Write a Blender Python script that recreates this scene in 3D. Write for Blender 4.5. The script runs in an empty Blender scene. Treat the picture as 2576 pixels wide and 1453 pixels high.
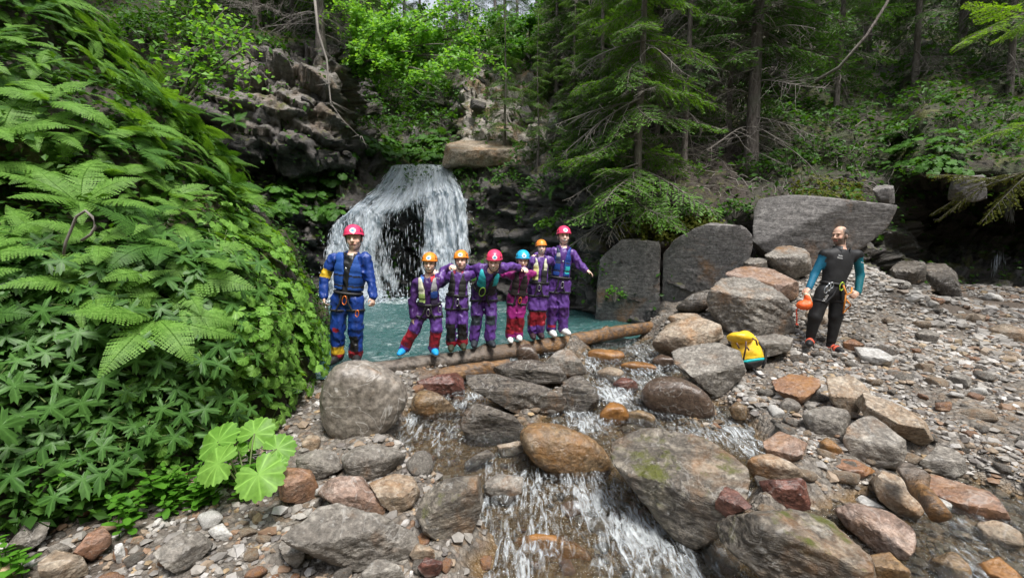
import bpy, math, random
import numpy as np
from mathutils import Vector, Matrix

random.seed(7)
RNG = np.random.default_rng(7)
rad = math.radians
scene = bpy.context.scene
COL = scene.collection

# ------------------------------------------------------------------ camera
PXW, PXH, FPX = 2576.0, 1453.0, 1081.0
CAM = np.array([0.0, 0.0, 1.5]); PITCH = rad(4.8)
cam_data = bpy.data.cameras.new('camera')
cam_data.sensor_width = 36.0
cam_data.lens = 36.0 * FPX / PXW
cam_data.clip_start = 0.05
cam_data.clip_end = 500.0
cam = bpy.data.objects.new('camera', cam_data)
COL.objects.link(cam)
cam.location = CAM
cam.rotation_euler = (rad(90) - PITCH, 0, 0)
scene.camera = cam

# ------------------------------------------------------------------ light
SUN_EL, SUN_AZ = 66.0, 150.0          # azimuth clockwise from +Y
w = bpy.data.worlds.new('World'); scene.world = w; w.use_nodes = True
nt = w.node_tree; nt.nodes.clear()
sky = nt.nodes.new('ShaderNodeTexSky'); sky.sky_type = 'NISHITA'; sky.sun_disc = False
sky.sun_elevation = rad(SUN_EL); sky.sun_rotation = rad(SUN_AZ)
sky.altitude = 1200; sky.air_density = 1.0; sky.dust_density = 4.0; sky.ozone_density = 1.0
hs = nt.nodes.new('ShaderNodeHueSaturation'); hs.inputs['Saturation'].default_value = 0.3
bg = nt.nodes.new('ShaderNodeBackground'); bg.inputs['Strength'].default_value = 0.085
wo = nt.nodes.new('ShaderNodeOutputWorld')
nt.links.new(sky.outputs[0], hs.inputs['Color']); nt.links.new(hs.outputs[0], bg.inputs['Color'])
nt.links.new(bg.outputs[0], wo.inputs['Surface'])
sl = bpy.data.lights.new('sun', 'SUN'); sl.energy = 1.5; sl.angle = rad(18); sl.color = (1.0, 0.96, 0.9)
sun = bpy.data.objects.new('sun', sl); COL.objects.link(sun)
az, el = rad(SUN_AZ), rad(SUN_EL)
sdir = Vector((math.sin(az) * math.cos(el), math.cos(az) * math.cos(el), math.sin(el)))
sun.rotation_euler = sdir.to_track_quat('Z', 'Y').to_euler()
sun.location = (0, 0, 30)

vs = scene.view_settings
vs.view_transform = 'Standard'; vs.look = 'None'; vs.gamma = 1.0; vs.use_curve_mapping = False
vs.exposure = 1.85
cy = scene.cycles
cy.use_denoising = True
cy.max_bounces = 8; cy.transparent_max_bounces = 16; cy.diffuse_bounces = 4
cy.glossy_bounces = 3; cy.transmission_bounces = 4
cy.caustics_reflective = False; cy.caustics_refractive = False

# ------------------------------------------------------------------ pixel helpers (pixels of a 2576 x 1453 picture)
CP, SP = math.cos(PITCH), math.sin(PITCH)
def ray(u, v):
    xc = (np.asarray(u, float) - PXW / 2) / FPX; yc = (PXH / 2 - np.asarray(v, float)) / FPX
    return np.stack([xc, CP + yc * SP, -SP + yc * CP], -1)
def at(u, v, y):                       # point at world depth y
    d = ray(u, v); return CAM + d * (np.asarray(y, float) / d[..., 1])[..., None]
def on_z(u, v, z):
    d = ray(u, v); return CAM + d * ((z - CAM[2]) / d[2])
def project(P):
    q = np.asarray(P, float) - CAM
    f = q[..., 1] * CP - q[..., 2] * SP; up = q[..., 1] * SP + q[..., 2] * CP
    return PXW / 2 + FPX * q[..., 0] / f, PXH / 2 - FPX * up / f

# ------------------------------------------------------------------ numpy noise
def _hash(ix, iy, iz, seed):
    h = (ix.astype(np.uint32) * np.uint32(374761393) + iy.astype(np.uint32) * np.uint32(668265263)
         + iz.astype(np.uint32) * np.uint32(2147483647) + np.uint32((seed * 144665 + 12345) & 0xffffffff))
    h = (h ^ (h >> np.uint32(13))) * np.uint32(1274126177)
    h = (h ^ (h >> np.uint32(16))) * np.uint32(2246822519)
    h = h ^ (h >> np.uint32(15))
    return h.astype(np.float64) / 4294967295.0
def vnoise(P, seed=0):
    P = np.asarray(P, float); i = np.floor(P).astype(np.int64); f = P - i; f = f * f * f * (f * (f * 6 - 15) + 10)
    x, y, z = i[..., 0], i[..., 1], i[..., 2]; fx, fy, fz = f[..., 0], f[..., 1], f[..., 2]
    r = 0
    for a in (0, 1):
        for b in (0, 1):
            for c in (0, 1):
                r = r + _hash(x + a, y + b, z + c, seed) * (fx if a else 1 - fx) * (fy if b else 1 - fy) * (fz if c else 1 - fz)
    return r * 2 - 1
def fbm(P, octaves=4, seed=0, gain=0.5):
    P = np.asarray(P, float); r = 0; a = 1.0
    for o in range(octaves):
        r = r + a * vnoise(P * 2.03 ** o + o * 17.3, seed + o); a *= gain
    return r
def fbm2(x, y, octaves=4, seed=0):
    return fbm(np.stack([x, y, np.zeros_like(x) + 3.7], -1), octaves, seed)
def worley(P, seed=0):
    P = np.asarray(P, float); i = np.floor(P).astype(np.int64)
    d1 = np.full(P.shape[:-1], 9.0); d2 = d1.copy(); cid = np.zeros(P.shape[:-1]); off = np.zeros(P.shape)
    for a in (-1, 0, 1):
        for b in (-1, 0, 1):
            for c in (-1, 0, 1):
                x, y, z = i[..., 0] + a, i[..., 1] + b, i[..., 2] + c
                q = np.stack([x + _hash(x, y, z, seed), y + _hash(x, y, z, seed + 1), z + _hash(x, y, z, seed + 2)], -1)
                dv = P - q; d = np.sqrt((dv ** 2).sum(-1)); m = d < d1
                d2 = np.where(m, d1, np.minimum(d2, d)); d1 = np.where(m, d, d1)
                cid = np.where(m, _hash(x, y, z, seed + 5), cid); off = np.where(m[..., None], dv, off)
    return d1, d2, cid, off
def sstep(a, b, x):
    t = np.clip((np.asarray(x, float) - a) / (b - a), 0, 1); return t * t * (3 - 2 * t)
def unit(v):
    v = np.asarray(v, float); return v / (np.linalg.norm(v, axis=-1, keepdims=True) + 1e-12)

# ------------------------------------------------------------------ mesh helpers
def mesh_np(name, V, F, smooth=True, col=None, attrs=None):
    V = np.asarray(V, np.float32); F = np.asarray(F, np.int32)
    me = bpy.data.meshes.new(name)
    n, k = F.shape
    me.vertices.add(len(V)); me.vertices.foreach_set('co', V.ravel())
    me.loops.add(n * k); me.loops.foreach_set('vertex_index', F.ravel())
    me.polygons.add(n); me.polygons.foreach_set('loop_start', np.arange(0, n * k, k, dtype=np.int32))
    me.polygons.foreach_set('use_smooth', np.full(n, bool(smooth)))
    me.update(calc_edges=True)
    if col is not None: set_col(me, col)
    for nm, a in (attrs or {}).items():
        at_ = me.attributes.new(nm, 'FLOAT', 'POINT'); at_.data.foreach_set('value', np.asarray(a, np.float32).ravel())
    return me
def set_col(me, col):
    c = np.ones((len(me.vertices), 4), np.float32); c[:, :3] = col
    a = me.attributes.new('Col', 'FLOAT_COLOR', 'POINT'); a.data.foreach_set('color', c.ravel())
def obj(name, me, mat=None, parent=None, loc=None):
    o = bpy.data.objects.new(name, me)
    if mat is not None and len(me.materials) == 0: me.materials.append(mat)
    COL.objects.link(o)
    if parent is not None: o.parent = parent
    if loc is not None: o.location = loc
    return o
def tag(o, label=None, cat=None, group=None, kind=None):
    if label: o['label'] = label
    if cat: o['category'] = cat
    if group: o['group'] = group
    if kind: o['kind'] = kind
    return o
def empty(name, loc, rotz=0.0):
    o = bpy.data.objects.new(name, None); COL.objects.link(o)
    o.location = loc; o.rotation_euler = (0, 0, rotz); o.empty_display_size = 0.2
    return o
def grid_faces(nr, nc):
    i = np.arange(nr * nc).reshape(nr, nc)
    return np.stack([i[:-1, :-1], i[:-1, 1:], i[1:, 1:], i[1:, :-1]], -1).reshape(-1, 4)
def join(parts):                         # [(V, F)] of equal face size
    Vs, Fs, n = [], [], 0
    for V, F in parts:
        Vs.append(np.asarray(V, float)); Fs.append(np.asarray(F) + n); n += len(V)
    return np.concatenate(Vs), np.concatenate(Fs)
def tube(pts, r, seg=6, cap=True):
    pts = np.asarray(pts, float); n = len(pts); r = np.broadcast_to(np.asarray(r, float), (n,))
    T = np.gradient(pts, axis=0); T = unit(T)
    ref = np.array([0, 0, 1.0]) if abs(T[:, 2]).mean() < 0.8 else np.array([1.0, 0, 0])
    A = unit(np.cross(T, ref)); B = np.cross(T, A)
    th = np.linspace(0, 2 * np.pi, seg, endpoint=False)
    V = pts[:, None, :] + r[:, None, None] * (np.cos(th)[None, :, None] * A[:, None, :] + np.sin(th)[None, :, None] * B[:, None, :])
    V = V.reshape(-1, 3); F = []
    i = np.arange(n * seg).reshape(n, seg); j = np.roll(i, -1, 1)
    F = np.stack([i[:-1], j[:-1], j[1:], i[1:]], -1).reshape(-1, 4)
    if cap:
        V = np.concatenate([V, pts[:1], pts[-1:]]); a, b = n * seg, n * seg + 1
        c0 = np.stack([i[0], np.full(seg, a), np.full(seg, a), j[0]], -1)
        # degenerate-free caps: fan as quads over vertex pairs
        F = np.concatenate([F, np.array([[i[0][(2 * k + 2) % seg], i[0][2 * k + 1], i[0][2 * k], a] for k in range(seg // 2)]),
                            np.array([[i[-1][2 * k], i[-1][2 * k + 1], i[-1][(2 * k + 2) % seg], b] for k in range(seg // 2)])])
    return V, F
def rotm(axis, ang):
    return np.array(Matrix.Rotation(ang, 3, Vector(axis)))
_ico = {}
def ico(sub):
    if sub not in _ico:
        t = (1 + 5 ** .5) / 2
        V = [(-1, t, 0), (1, t, 0), (-1, -t, 0), (1, -t, 0), (0, -1, t), (0, 1, t), (0, -1, -t), (0, 1, -t), (t, 0, -1), (t, 0, 1), (-t, 0, -1), (-t, 0, 1)]
        F = [(0, 11, 5), (0, 5, 1), (0, 1, 7), (0, 7, 10), (0, 10, 11), (1, 5, 9), (5, 11, 4), (11, 10, 2), (10, 7, 6), (7, 1, 8), (3, 9, 4), (3, 4, 2), (3, 2, 6), (3, 6, 8), (3, 8, 9), (4, 9, 5), (2, 4, 11), (6, 2, 10), (8, 6, 7), (9, 8, 1)]
        V = unit(np.array(V, float)); F = np.array(F)
        for _ in range(sub):
            E = np.sort(np.concatenate([F[:, [0, 1]], F[:, [1, 2]], F[:, [2, 0]]]), 1)
            Eu, inv = np.unique(E, axis=0, return_inverse=True); inv = inv.ravel()
            M = unit((V[Eu[:, 0]] + V[Eu[:, 1]]) / 2); n = len(V); k = len(F)
            a, b, c = inv[:k] + n, inv[k:2 * k] + n, inv[2 * k:] + n
            F = np.concatenate([np.stack([F[:, 0], a, c], 1), np.stack([F[:, 1], b, a], 1), np.stack([F[:, 2], c, b], 1), np.stack([a, b, c], 1)])
            V = np.concatenate([V, M])
        _ico[sub] = (V, F)
    return _ico[sub]

# ------------------------------------------------------------------ material helpers
def new_mat(name):
    m = bpy.data.materials.new(name); m.use_nodes = True
    nt = m.node_tree; nt.nodes.clear()
    out = nt.nodes.new('ShaderNodeOutputMaterial')
    return m, nt, out
class N:
    def __init__(s, nt): s.nt = nt
    def n(s, t, **kw):
        x = s.nt.nodes.new(t)
        for k, v in kw.items(): setattr(x, k, v)
        return x
    def l(s, a, b): s.nt.links.new(a, b)
    def noise(s, vec, scale, detail=4, rough=0.55, dist=0.0):
        x = s.n('ShaderNodeTexNoise'); x.inputs['Scale'].default_value = scale; x.inputs['Detail'].default_value = detail
        x.inputs['Roughness'].default_value = rough; x.inputs['Distortion'].default_value = dist
        if vec is not None: s.l(vec, x.inputs['Vector'])
        return x.outputs['Fac']
    def ramp(s, fac, stops):
        x = s.n('ShaderNodeValToRGB'); e = x.color_ramp.elements
        while len(e) < len(stops): e.new(0.5)
        for i, (p, c) in enumerate(stops):
            e[i].position = p; e[i].color = (c[0], c[1], c[2], 1) if not np.isscalar(c) else (c, c, c, 1)
        s.l(fac, x.inputs['Fac']); return x.outputs['Color']
    def mix(s, fac, a, b, mode='MIX'):
        x = s.n('ShaderNodeMix', data_type='RGBA', blend_type=mode)
        for sock, v in ((x.inputs[0], fac), (x.inputs[6], a), (x.inputs[7], b)):
            if hasattr(v, 'is_linked'): s.l(v, sock)
            elif np.isscalar(v): sock.default_value = v
            else: sock.default_value = (v[0], v[1], v[2], 1)
        return x.outputs[2]
    def math(s, op, a, b=0.5, clamp=False):
        x = s.n('ShaderNodeMath', operation=op); x.use_clamp = clamp
        for sock, v in ((x.inputs[0], a), (x.inputs[1], b)):
            if hasattr(v, 'is_linked'): s.l(v, sock)
            else: sock.default_value = v
        return x.outputs[0]
    def bump(s, h, strength=0.5, dist=0.02, normal=None):
        x = s.n('ShaderNodeBump'); x.inputs['Strength'].default_value = strength; x.inputs['Distance'].default_value = dist
        s.l(h, x.inputs['Height'])
        if normal is not None: s.l(normal, x.inputs['Normal'])
        return x.outputs['Normal']
    def attr(s, name): return s.n('ShaderNodeAttribute', attribute_name=name)
    def mapping(s, vec, scale=(1, 1, 1), rot=(0, 0, 0), loc=(0, 0, 0)):
        x = s.n('ShaderNodeMapping'); x.inputs['Scale'].default_value = scale; x.inputs['Rotation'].default_value = rot; x.inputs['Location'].default_value = loc
        s.l(vec, x.inputs['Vector']); return x.outputs[0]
def plain(name, col, rough=0.6, metal=0.0, spec=0.5, bump=0.0, bscale=60, var=0.15, coat=0.0):
    m, nt, out = new_mat(name); g = N(nt)
    b = g.n('ShaderNodeBsdfPrincipled'); tc = g.n('ShaderNodeTexCoord')
    f = g.noise(tc.outputs['Object'], bscale * 0.4, 3)
    c = g.mix(f, tuple(x * (1 - var) for x in col), tuple(min(1, x * (1 + var)) for x in col))
    g.l(c, b.inputs['Base Color']); b.inputs['Roughness'].default_value = rough; b.inputs['Metallic'].default_value = metal
    b.inputs['Specular IOR Level'].default_value = spec; b.inputs['Coat Weight'].default_value = coat
    if bump: g.l(g.bump(g.noise(tc.outputs['Object'], bscale, 3), bump, 0.01), b.inputs['Normal'])
    g.l(b.outputs[0], out.inputs[0]); return m
def vcol_mat(name, rough=0.5, spec=0.5, bump=0.0, bscale=80, var=0.12, coat=0.0, sss=0.0):
    m, nt, out = new_mat(name); g = N(nt)
    b = g.n('ShaderNodeBsdfPrincipled'); tc = g.n('ShaderNodeTexCoord'); a = g.attr('Col')
    f = g.noise(tc.outputs['Object'], bscale * 0.3, 3)
    g.l(g.mix(1.0, a.outputs['Color'], g.ramp(f, [(0.25, 1 - var), (0.75, 1 + var)]), 'MULTIPLY'), b.inputs['Base Color'])
    b.inputs['Roughness'].default_value = rough; b.inputs['Specular IOR Level'].default_value = spec
    b.inputs['Coat Weight'].default_value = coat
    if sss:
        b.inputs['Subsurface Weight'].default_value = sss; b.inputs['Subsurface Radius'].default_value = (0.012, 0.005, 0.003)
    if bump: g.l(g.bump(g.noise(tc.outputs['Object'], bscale, 3), bump, 0.01), b.inputs['Normal'])
    g.l(b.outputs[0], out.inputs[0]); return m
def leaf_mat(name, c1, c2, trans=0.35, rough=0.5, tint=(1.35, 1.3, 0.4), spec=0.22):
    c1 = (c1[0] * .92, c1[1] * 1.08, c1[2] * .62); c2 = (c2[0] * .92, c2[1] * 1.08, c2[2] * .62)
    m, nt, out = new_mat(name); g = N(nt)
    geo = g.n('ShaderNodeNewGeometry'); oi = g.n('ShaderNodeObjectInfo')
    r = g.math('FRACT', g.math('ADD', geo.outputs['Random Per Island'], oi.outputs['Random']), 0)
    c = g.mix(r, c1, c2)
    tc = g.n('ShaderNodeTexCoord')
    c = g.mix(g.ramp(g.noise(tc.outputs['Object'], 9, 2), [(0.35, 0.0), (0.7, 0.5)]), c, tuple(x * 0.6 for x in c1))
    c = g.mix(g.math('MULTIPLY', g.attr('vein').outputs['Fac'], .45), c, tuple(min(1, x * 1.9 + .03) for x in c2))
    b = g.n('ShaderNodeBsdfPrincipled'); g.l(c, b.inputs['Base Color']); b.inputs['Roughness'].default_value = rough
    b.inputs['Specular IOR Level'].default_value = spec
    t = g.n('ShaderNodeBsdfTranslucent'); g.l(g.mix(1.0, c, tint, 'MULTIPLY'), t.inputs['Color'])
    mx = g.n('ShaderNodeMixShader'); mx.inputs[0].default_value = trans
    g.l(b.outputs[0], mx.inputs[1]); g.l(t.outputs[0], mx.inputs[2]); g.l(mx.outputs[0], out.inputs[0])
    return m
def rock_mat(name, c1, c2, c3, rough=0.55, moss=0.0, ochre=0.0, strata=6.0, scale=1.0, bump=0.6, vein=0.25, spec=0.5, lich=0.25):
    """mottled schist: two greys, a streaked layer, lichen, ochre stains, moss on top"""
    m, nt, out = new_mat(name); g = N(nt)
    b = g.n('ShaderNodeBsdfPrincipled'); tc = g.n('ShaderNodeTexCoord'); oi = g.n('ShaderNodeObjectInfo'); geo = g.n('ShaderNodeNewGeometry')
    add = g.n('ShaderNodeVectorMath', operation='ADD'); g.l(tc.outputs['Object'], add.inputs[0])
    sc = g.n('ShaderNodeVectorMath', operation='SCALE'); sc.inputs['Scale'].default_value = 37.0
    cx = g.n('ShaderNodeCombineXYZ'); g.l(oi.outputs['Random'], cx.inputs[0]); g.l(oi.outputs['Random'], cx.inputs[1])
    g.l(cx.outputs[0], sc.inputs[0]); g.l(sc.outputs[0], add.inputs[1]); P = add.outputs[0]
    big = g.noise(P, 2.2 * scale, 5, 0.6)
    fine = g.noise(P, 26 * scale, 6, 0.7)
    sv = g.mapping(P, (1.2, 1.6, strata), (0.5, 0.35, 0.3))
    st = g.noise(sv, 3.0 * scale, 8, 0.72, 0.35)
    c = g.mix(g.ramp(big, [(0.36, 0), (0.64, 1)]), c1, c2)
    c = g.mix(g.ramp(st, [(0.40, 0), (0.52, 0.85), (0.58, 0.0), (0.68, 0.6)]), c, c3)
    c = g.mix(1.0, c, g.ramp(fine, [(0.28, 0.32), (0.5, 0.92), (0.72, 1.6)]), 'MULTIPLY')
    if lich:
        vo = g.noise(P, 11 * scale, 4, 0.75)
        c = g.mix(g.ramp(vo, [(0.60, 0.0), (0.68, lich)]), c, (0.52, 0.51, 0.48))
    if vein:
        vn = g.noise(g.mapping(P, (1, 1, 1), (0.9, 0.2, 0.5)), 3.1 * scale, 3, 0.5, 1.2)
        va = g.math('ABSOLUTE', g.math('SUBTRACT', vn, 0.5))
        c = g.mix(g.ramp(va, [(0.0, vein), (0.012, 0.0)]), c, (0.6, 0.58, 0.55))
    if ochre:
        oc = g.noise(P, 1.7 * scale, 5, 0.65, 0.5)
        c = g.mix(g.math('MULTIPLY', g.ramp(oc, [(0.62 - 0.35 * ochre, 0.0), (0.78 - 0.25 * ochre, 0.8)]), g.ramp(g.noise(P, 14 * scale, 5, .7), [(.35, .25), (.6, 1)])), c, (0.30, 0.135, 0.03))
    if moss:
        mo = g.noise(P, 4.0 * scale, 5, 0.7)
        sx = g.n('ShaderNodeSeparateXYZ'); g.l(geo.outputs['Normal'], sx.inputs[0])
        mk = g.math('MULTIPLY', g.ramp(mo, [(0.62 - 0.3 * moss, 0.0), (0.72 - 0.25 * moss, 1.0)]), g.ramp(sx.outputs[2], [(0.1, 0.15), (0.6, 1.0)]))
        c = g.mix(mk, c, g.mix(g.noise(P, 40, 3), (0.05, 0.055, 0.012), (0.13, 0.14, 0.02)))
    g.l(c, b.inputs['Base Color'])
    rr = g.ramp(big, [(0.3, max(0.05, rough - 0.16)), (0.7, min(1, rough + 0.16))]); g.l(rr, b.inputs['Roughness'])
    b.inputs['Specular IOR Level'].default_value = spec
    h = g.math('ADD', g.math('MULTIPLY', st, 1.4), g.math('MULTIPLY', fine, 0.7))
    g.l(g.bump(h, bump, 0.03 / scale), b.inputs['Normal'])
    g.l(b.outputs[0], out.inputs[0]); return m
# ================================================================== SETTING
# log lying across the pool's outlet
LOG_A = np.array([-1.80, 5.15, 0.03]); LOG_B = np.array([2.68, 7.78, 0.19])
def log_y(x): return LOG_A[1] + (x - LOG_A[0]) * (LOG_B[1] - LOG_A[1]) / (LOG_B[0] - LOG_A[0])
def seg_dist(x, y, pts):
    best = np.full(np.shape(x), 99.0)
    for (ax, ay, aw), (bx, by, bw) in zip(pts[:-1], pts[1:]):
        dx, dy = bx - ax, by - ay
        t = np.clip(((x - ax) * dx + (y - ay) * dy) / (dx * dx + dy * dy), 0, 1)
        d = np.hypot(x - ax - t * dx, y - ay - t * dy) / (aw + t * (bw - aw))
        best = np.minimum(best, d)
    return best
CH1 = [(1.9, 7.0, .75), (1.75, 6.0, .8), (1.45, 5.0, .75), (1.0, 4.2, .8), (.75, 3.3, .95), (.8, 2.4, 1.1), (1.1, 1.2, 1.1), (1.3, -3, 1.1)]
CH2 = [(.3, 6.1, .8), (-.1, 5.3, .8), (-.6, 4.6, .6), (-.55, 4.1, .6), (-.05, 3.6, .7), (.4, 3.0, .7)]
CH3 = [(3.5, 3.0, .55), (2.6, 2.7, .7), (1.6, 2.0, .6)]
CH4 = [(2.1, 4.6, .4), (2.0, 3.8, .55), (1.5, 3.3, .5)]
def pool_mask(x, y):
    m = sstep(-0.05, 0.55, y - log_y(x)) * sstep(-7.5, -6.8, x)
    xr = 2.85 + 0.12 * np.clip(y - 7.9, 0, 2.2)
    return m * (1 - sstep(-0.25, 0.25, x - xr))
def water_z(x, y):
    low = np.minimum(0.0, -0.66 + 0.1 * y)
    t = sstep(-0.5, 0.1, y - log_y(x))
    return low * (1 - t)
def ground_z(x, y, detail=True):
    x = np.asarray(x, float); y = np.asarray(y, float)
    yy = np.clip(y, 0, 9.5)
    z = -0.58 + 0.115 * yy + 0.03 * np.clip(x - 3, 0, 6) + 0.05 * np.clip(-x - 1.5, 0, 3)
    z = z + 0.85 * np.exp(-((x - 5.9) ** 2 + ((y - 7.7) * 1.05) ** 2) / 2.3)
    z = z + 0.22 * np.exp(-((x - 3.9) ** 2 + (y - 7.2) ** 2) / 1.2)
    W = water_z(x, y)
    m = 1 - sstep(0.65, 1.2, seg_dist(x, y, CH1)); m = np.maximum(m, (1 - sstep(0.6, 1.2, seg_dist(x, y, CH2))))
    m = np.maximum(m, 0.85 * (1 - sstep(0.5, 1.2, seg_dist(x, y, CH3)))); m = np.maximum(m, 0.9 * (1 - sstep(0.5, 1.1, seg_dist(x, y, CH4))))
    if detail: m = np.clip(m + 0.25 * fbm2(x * 1.6, y * 1.6, 3, 5) * (m > 0) * (m < 1), 0, 1)
    z = z * (1 - m) + (W - 0.10) * m
    p = pool_mask(x, y); z = z * (1 - p) + (-0.9) * p
    # the gorge goes on behind the photographer: unseen green slopes added to block low sky light
    z = z + 0.95 * np.clip(-y - 9.0, 0, 25) + 0.95 * np.clip(x - 6.5 - np.clip(y - 2.5, 0, 4) * 1.6, 0, 25) * (y < 8)
    if detail:
        z = z + 0.035 * fbm2(x * 2.5, y * 2.5, 4, 11) + 0.012 * fbm2(x * 14, y * 14, 3, 12)
    return z
def ground_hit(u, v):
    d = ray(u, v); t = np.linspace(0.5, 30, 3000); P = CAM + d[None] * t[:, None]
    g = ground_z(P[:, 0], P[:, 1], False); k = np.argmax(P[:, 2] < np.maximum(g, water_z(P[:, 0], P[:, 1]) - 0.06))
    return P[k]

def axis_lines(lo, a, b, hi, fine, grow=1.12):
    L = list(np.arange(a, b, fine)); s = fine; x = b
    while x < hi: L.append(x); s *= grow; x += s
    L.append(hi); s = fine; x = a - fine
    while x > lo: L.insert(0, x); s *= grow; x -= s
    L.insert(0, lo); return np.array(L)
gx = axis_lines(-70, -3.2, 6.2, 70, 0.048); gy = axis_lines(-40, 1.5, 8.2, 90, 0.048)
GX, GY = np.meshgrid(gx, gy)
GZ = ground_z(GX, GY)
M_ground, nt, out = new_mat('gravel_bed'); g = N(nt)
b = g.n('ShaderNodeBsdfPrincipled'); tc = g.n('ShaderNodeTexCoord'); P = tc.outputs['Object']
vo = g.n('ShaderNodeTexVoronoi'); vo.inputs['Scale'].default_value = 24; vo.inputs['Randomness'].default_value = 1; g.l(P, vo.inputs['Vector'])
vo2 = g.n('ShaderNodeTexVoronoi'); vo2.inputs['Scale'].default_value = 70; g.l(P, vo2.inputs['Vector'])
sx = g.n('ShaderNodeSeparateColor'); g.l(vo.outputs['Color'], sx.inputs[0])
peb = g.ramp(sx.outputs[0], [(0.0, (.10, .085, .07)), (0.3, (.20, .18, .155)), (0.55, (.27, .245, .21)), (0.75, (.22, .15, .09)), (0.9, (.38, .36, .33)), (1.0, (.15, .09, .055))])
soil = g.mix(g.noise(P, 6, 4), (.10, .08, .062), (.19, .165, .14))
c = g.mix(g.ramp(g.noise(P, 3.0, 4), [(0.35, 0.25), (0.6, 0.95)]), soil, peb)
c = g.mix(1.0, c, g.ramp(vo.outputs['Distance'], [(0.2, 1.05), (0.9, 0.45)]), 'MULTIPLY')
wet = g.attr('wet').outputs['Fac']
c = g.mix(wet, c, g.mix(0.5, g.mix(1.0, c, (.80, .64, .42), 'MULTIPLY'), (.19, .115, .045)))
fg = g.attr('wood').outputs['Fac']  # forest green of the added slopes out of view
c = g.mix(fg, c, g.mix(g.noise(P, 1.5, 5, .7), (.02, .035, .012), (.06, .085, .025)))
dk = g.attr('soil').outputs['Fac']
c = g.mix(dk, c, g.mix(g.noise(P, 9, 4), (.05, .038, .028), (.10, .075, .055)))
g.l(c, b.inputs['Base Color']); g.l(g.ramp(wet, [(0, 0.75), (1, 0.25)]), b.inputs['Roughness'])
hh = g.math('ADD', g.math('MULTIPLY', vo.outputs['Distance'], -1.0), g.math('MULTIPLY', vo2.outputs['Distance'], -0.4))
g.l(g.bump(hh, 0.9, 0.03), b.inputs['Normal']); g.l(b.outputs[0], out.inputs[0])
WZ = water_z(GX, GY)
wet = 1 - sstep(-0.01, 0.05, GZ - WZ); wet = np.where(GY < 9.8, wet, 0)
soil = sstep(5.6, 6.8, GX + 0.3 * fbm2(GX, GY, 3, 4)) * sstep(5.4, 6.6, GY)
soil = np.maximum(soil, sstep(1.9, 2.3, -GX) * 0.6)
V = np.stack([GX, GY, GZ], -1).reshape(-1, 3)
ground = tag(obj('ground', mesh_np('ground', V, grid_faces(len(gy), len(gx)), True, attrs={'wet': wet, 'soil': soil, 'wood': np.maximum(sstep(-9, -10.5, GY), sstep(.3, 1.0, GX - 6.5 - np.clip(GY - 2.5, 0, 4) * 1.6))}), M_ground), kind='structure')

# ------------------------------------------------------------------ water
def water_mat(name, tint, foam_glint_gain, pool=False):
    m, nt, out = new_mat(name); g = N(nt); tc = g.n('ShaderNodeTexCoord'); P = tc.outputs['Object']
    foam_glint = g.attr('foam_glint').outputs['Fac']
    n1 = g.noise(P, 3.2 if pool else 9, 5, 0.6, 0.4); n2 = g.noise(P, 13 if pool else 30, 4, 0.65, 0.3)
    nm = g.bump(g.math('ADD', n1, g.math('MULTIPLY', n2, 0.4)), 1.0, 0.16 if pool else 0.07)
    gl = g.n('ShaderNodeBsdfGlossy'); gl.inputs['Roughness'].default_value = 0.06; g.l(nm, gl.inputs['Normal'])
    gl.inputs['Color'].default_value = (0.95, 0.98, 1, 1)
    fr = g.n('ShaderNodeFresnel'); fr.inputs['IOR'].default_value = 1.5; g.l(nm, fr.inputs['Normal'])
    if pool:
        body = g.n('ShaderNodeBsdfDiffuse'); g.l(g.mix(g.noise(P, 0.6, 3), tint, tuple(t * 1.35 for t in tint)), body.inputs['Color'])
        g.l(nm, body.inputs['Normal'])
    else:
        body = g.n('ShaderNodeBsdfTransparent'); body.inputs['Color'].default_value = (*tint, 1)
    mx = g.n('ShaderNodeMixShader'); g.l(fr.outputs[0], mx.inputs[0]); g.l(body.outputs[0], mx.inputs[1]); g.l(gl.outputs[0], mx.inputs[2])
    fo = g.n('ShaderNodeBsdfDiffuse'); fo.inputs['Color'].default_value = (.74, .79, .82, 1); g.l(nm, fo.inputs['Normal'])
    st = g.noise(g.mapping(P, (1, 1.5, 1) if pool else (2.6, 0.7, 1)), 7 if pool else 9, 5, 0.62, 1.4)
    fm = g.math('MULTIPLY', g.math('SUBTRACT', g.math('ADD', st, g.math('MULTIPLY', foam_glint, foam_glint_gain)), 0.80), 2.6, True)
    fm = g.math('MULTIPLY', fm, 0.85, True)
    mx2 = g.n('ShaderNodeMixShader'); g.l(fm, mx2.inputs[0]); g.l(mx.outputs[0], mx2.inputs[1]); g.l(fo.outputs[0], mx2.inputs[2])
    g.l(mx2.outputs[0], out.inputs[0]); return m
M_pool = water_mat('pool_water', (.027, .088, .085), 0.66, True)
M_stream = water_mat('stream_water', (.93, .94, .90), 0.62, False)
FALL_Y = 13.9
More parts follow.
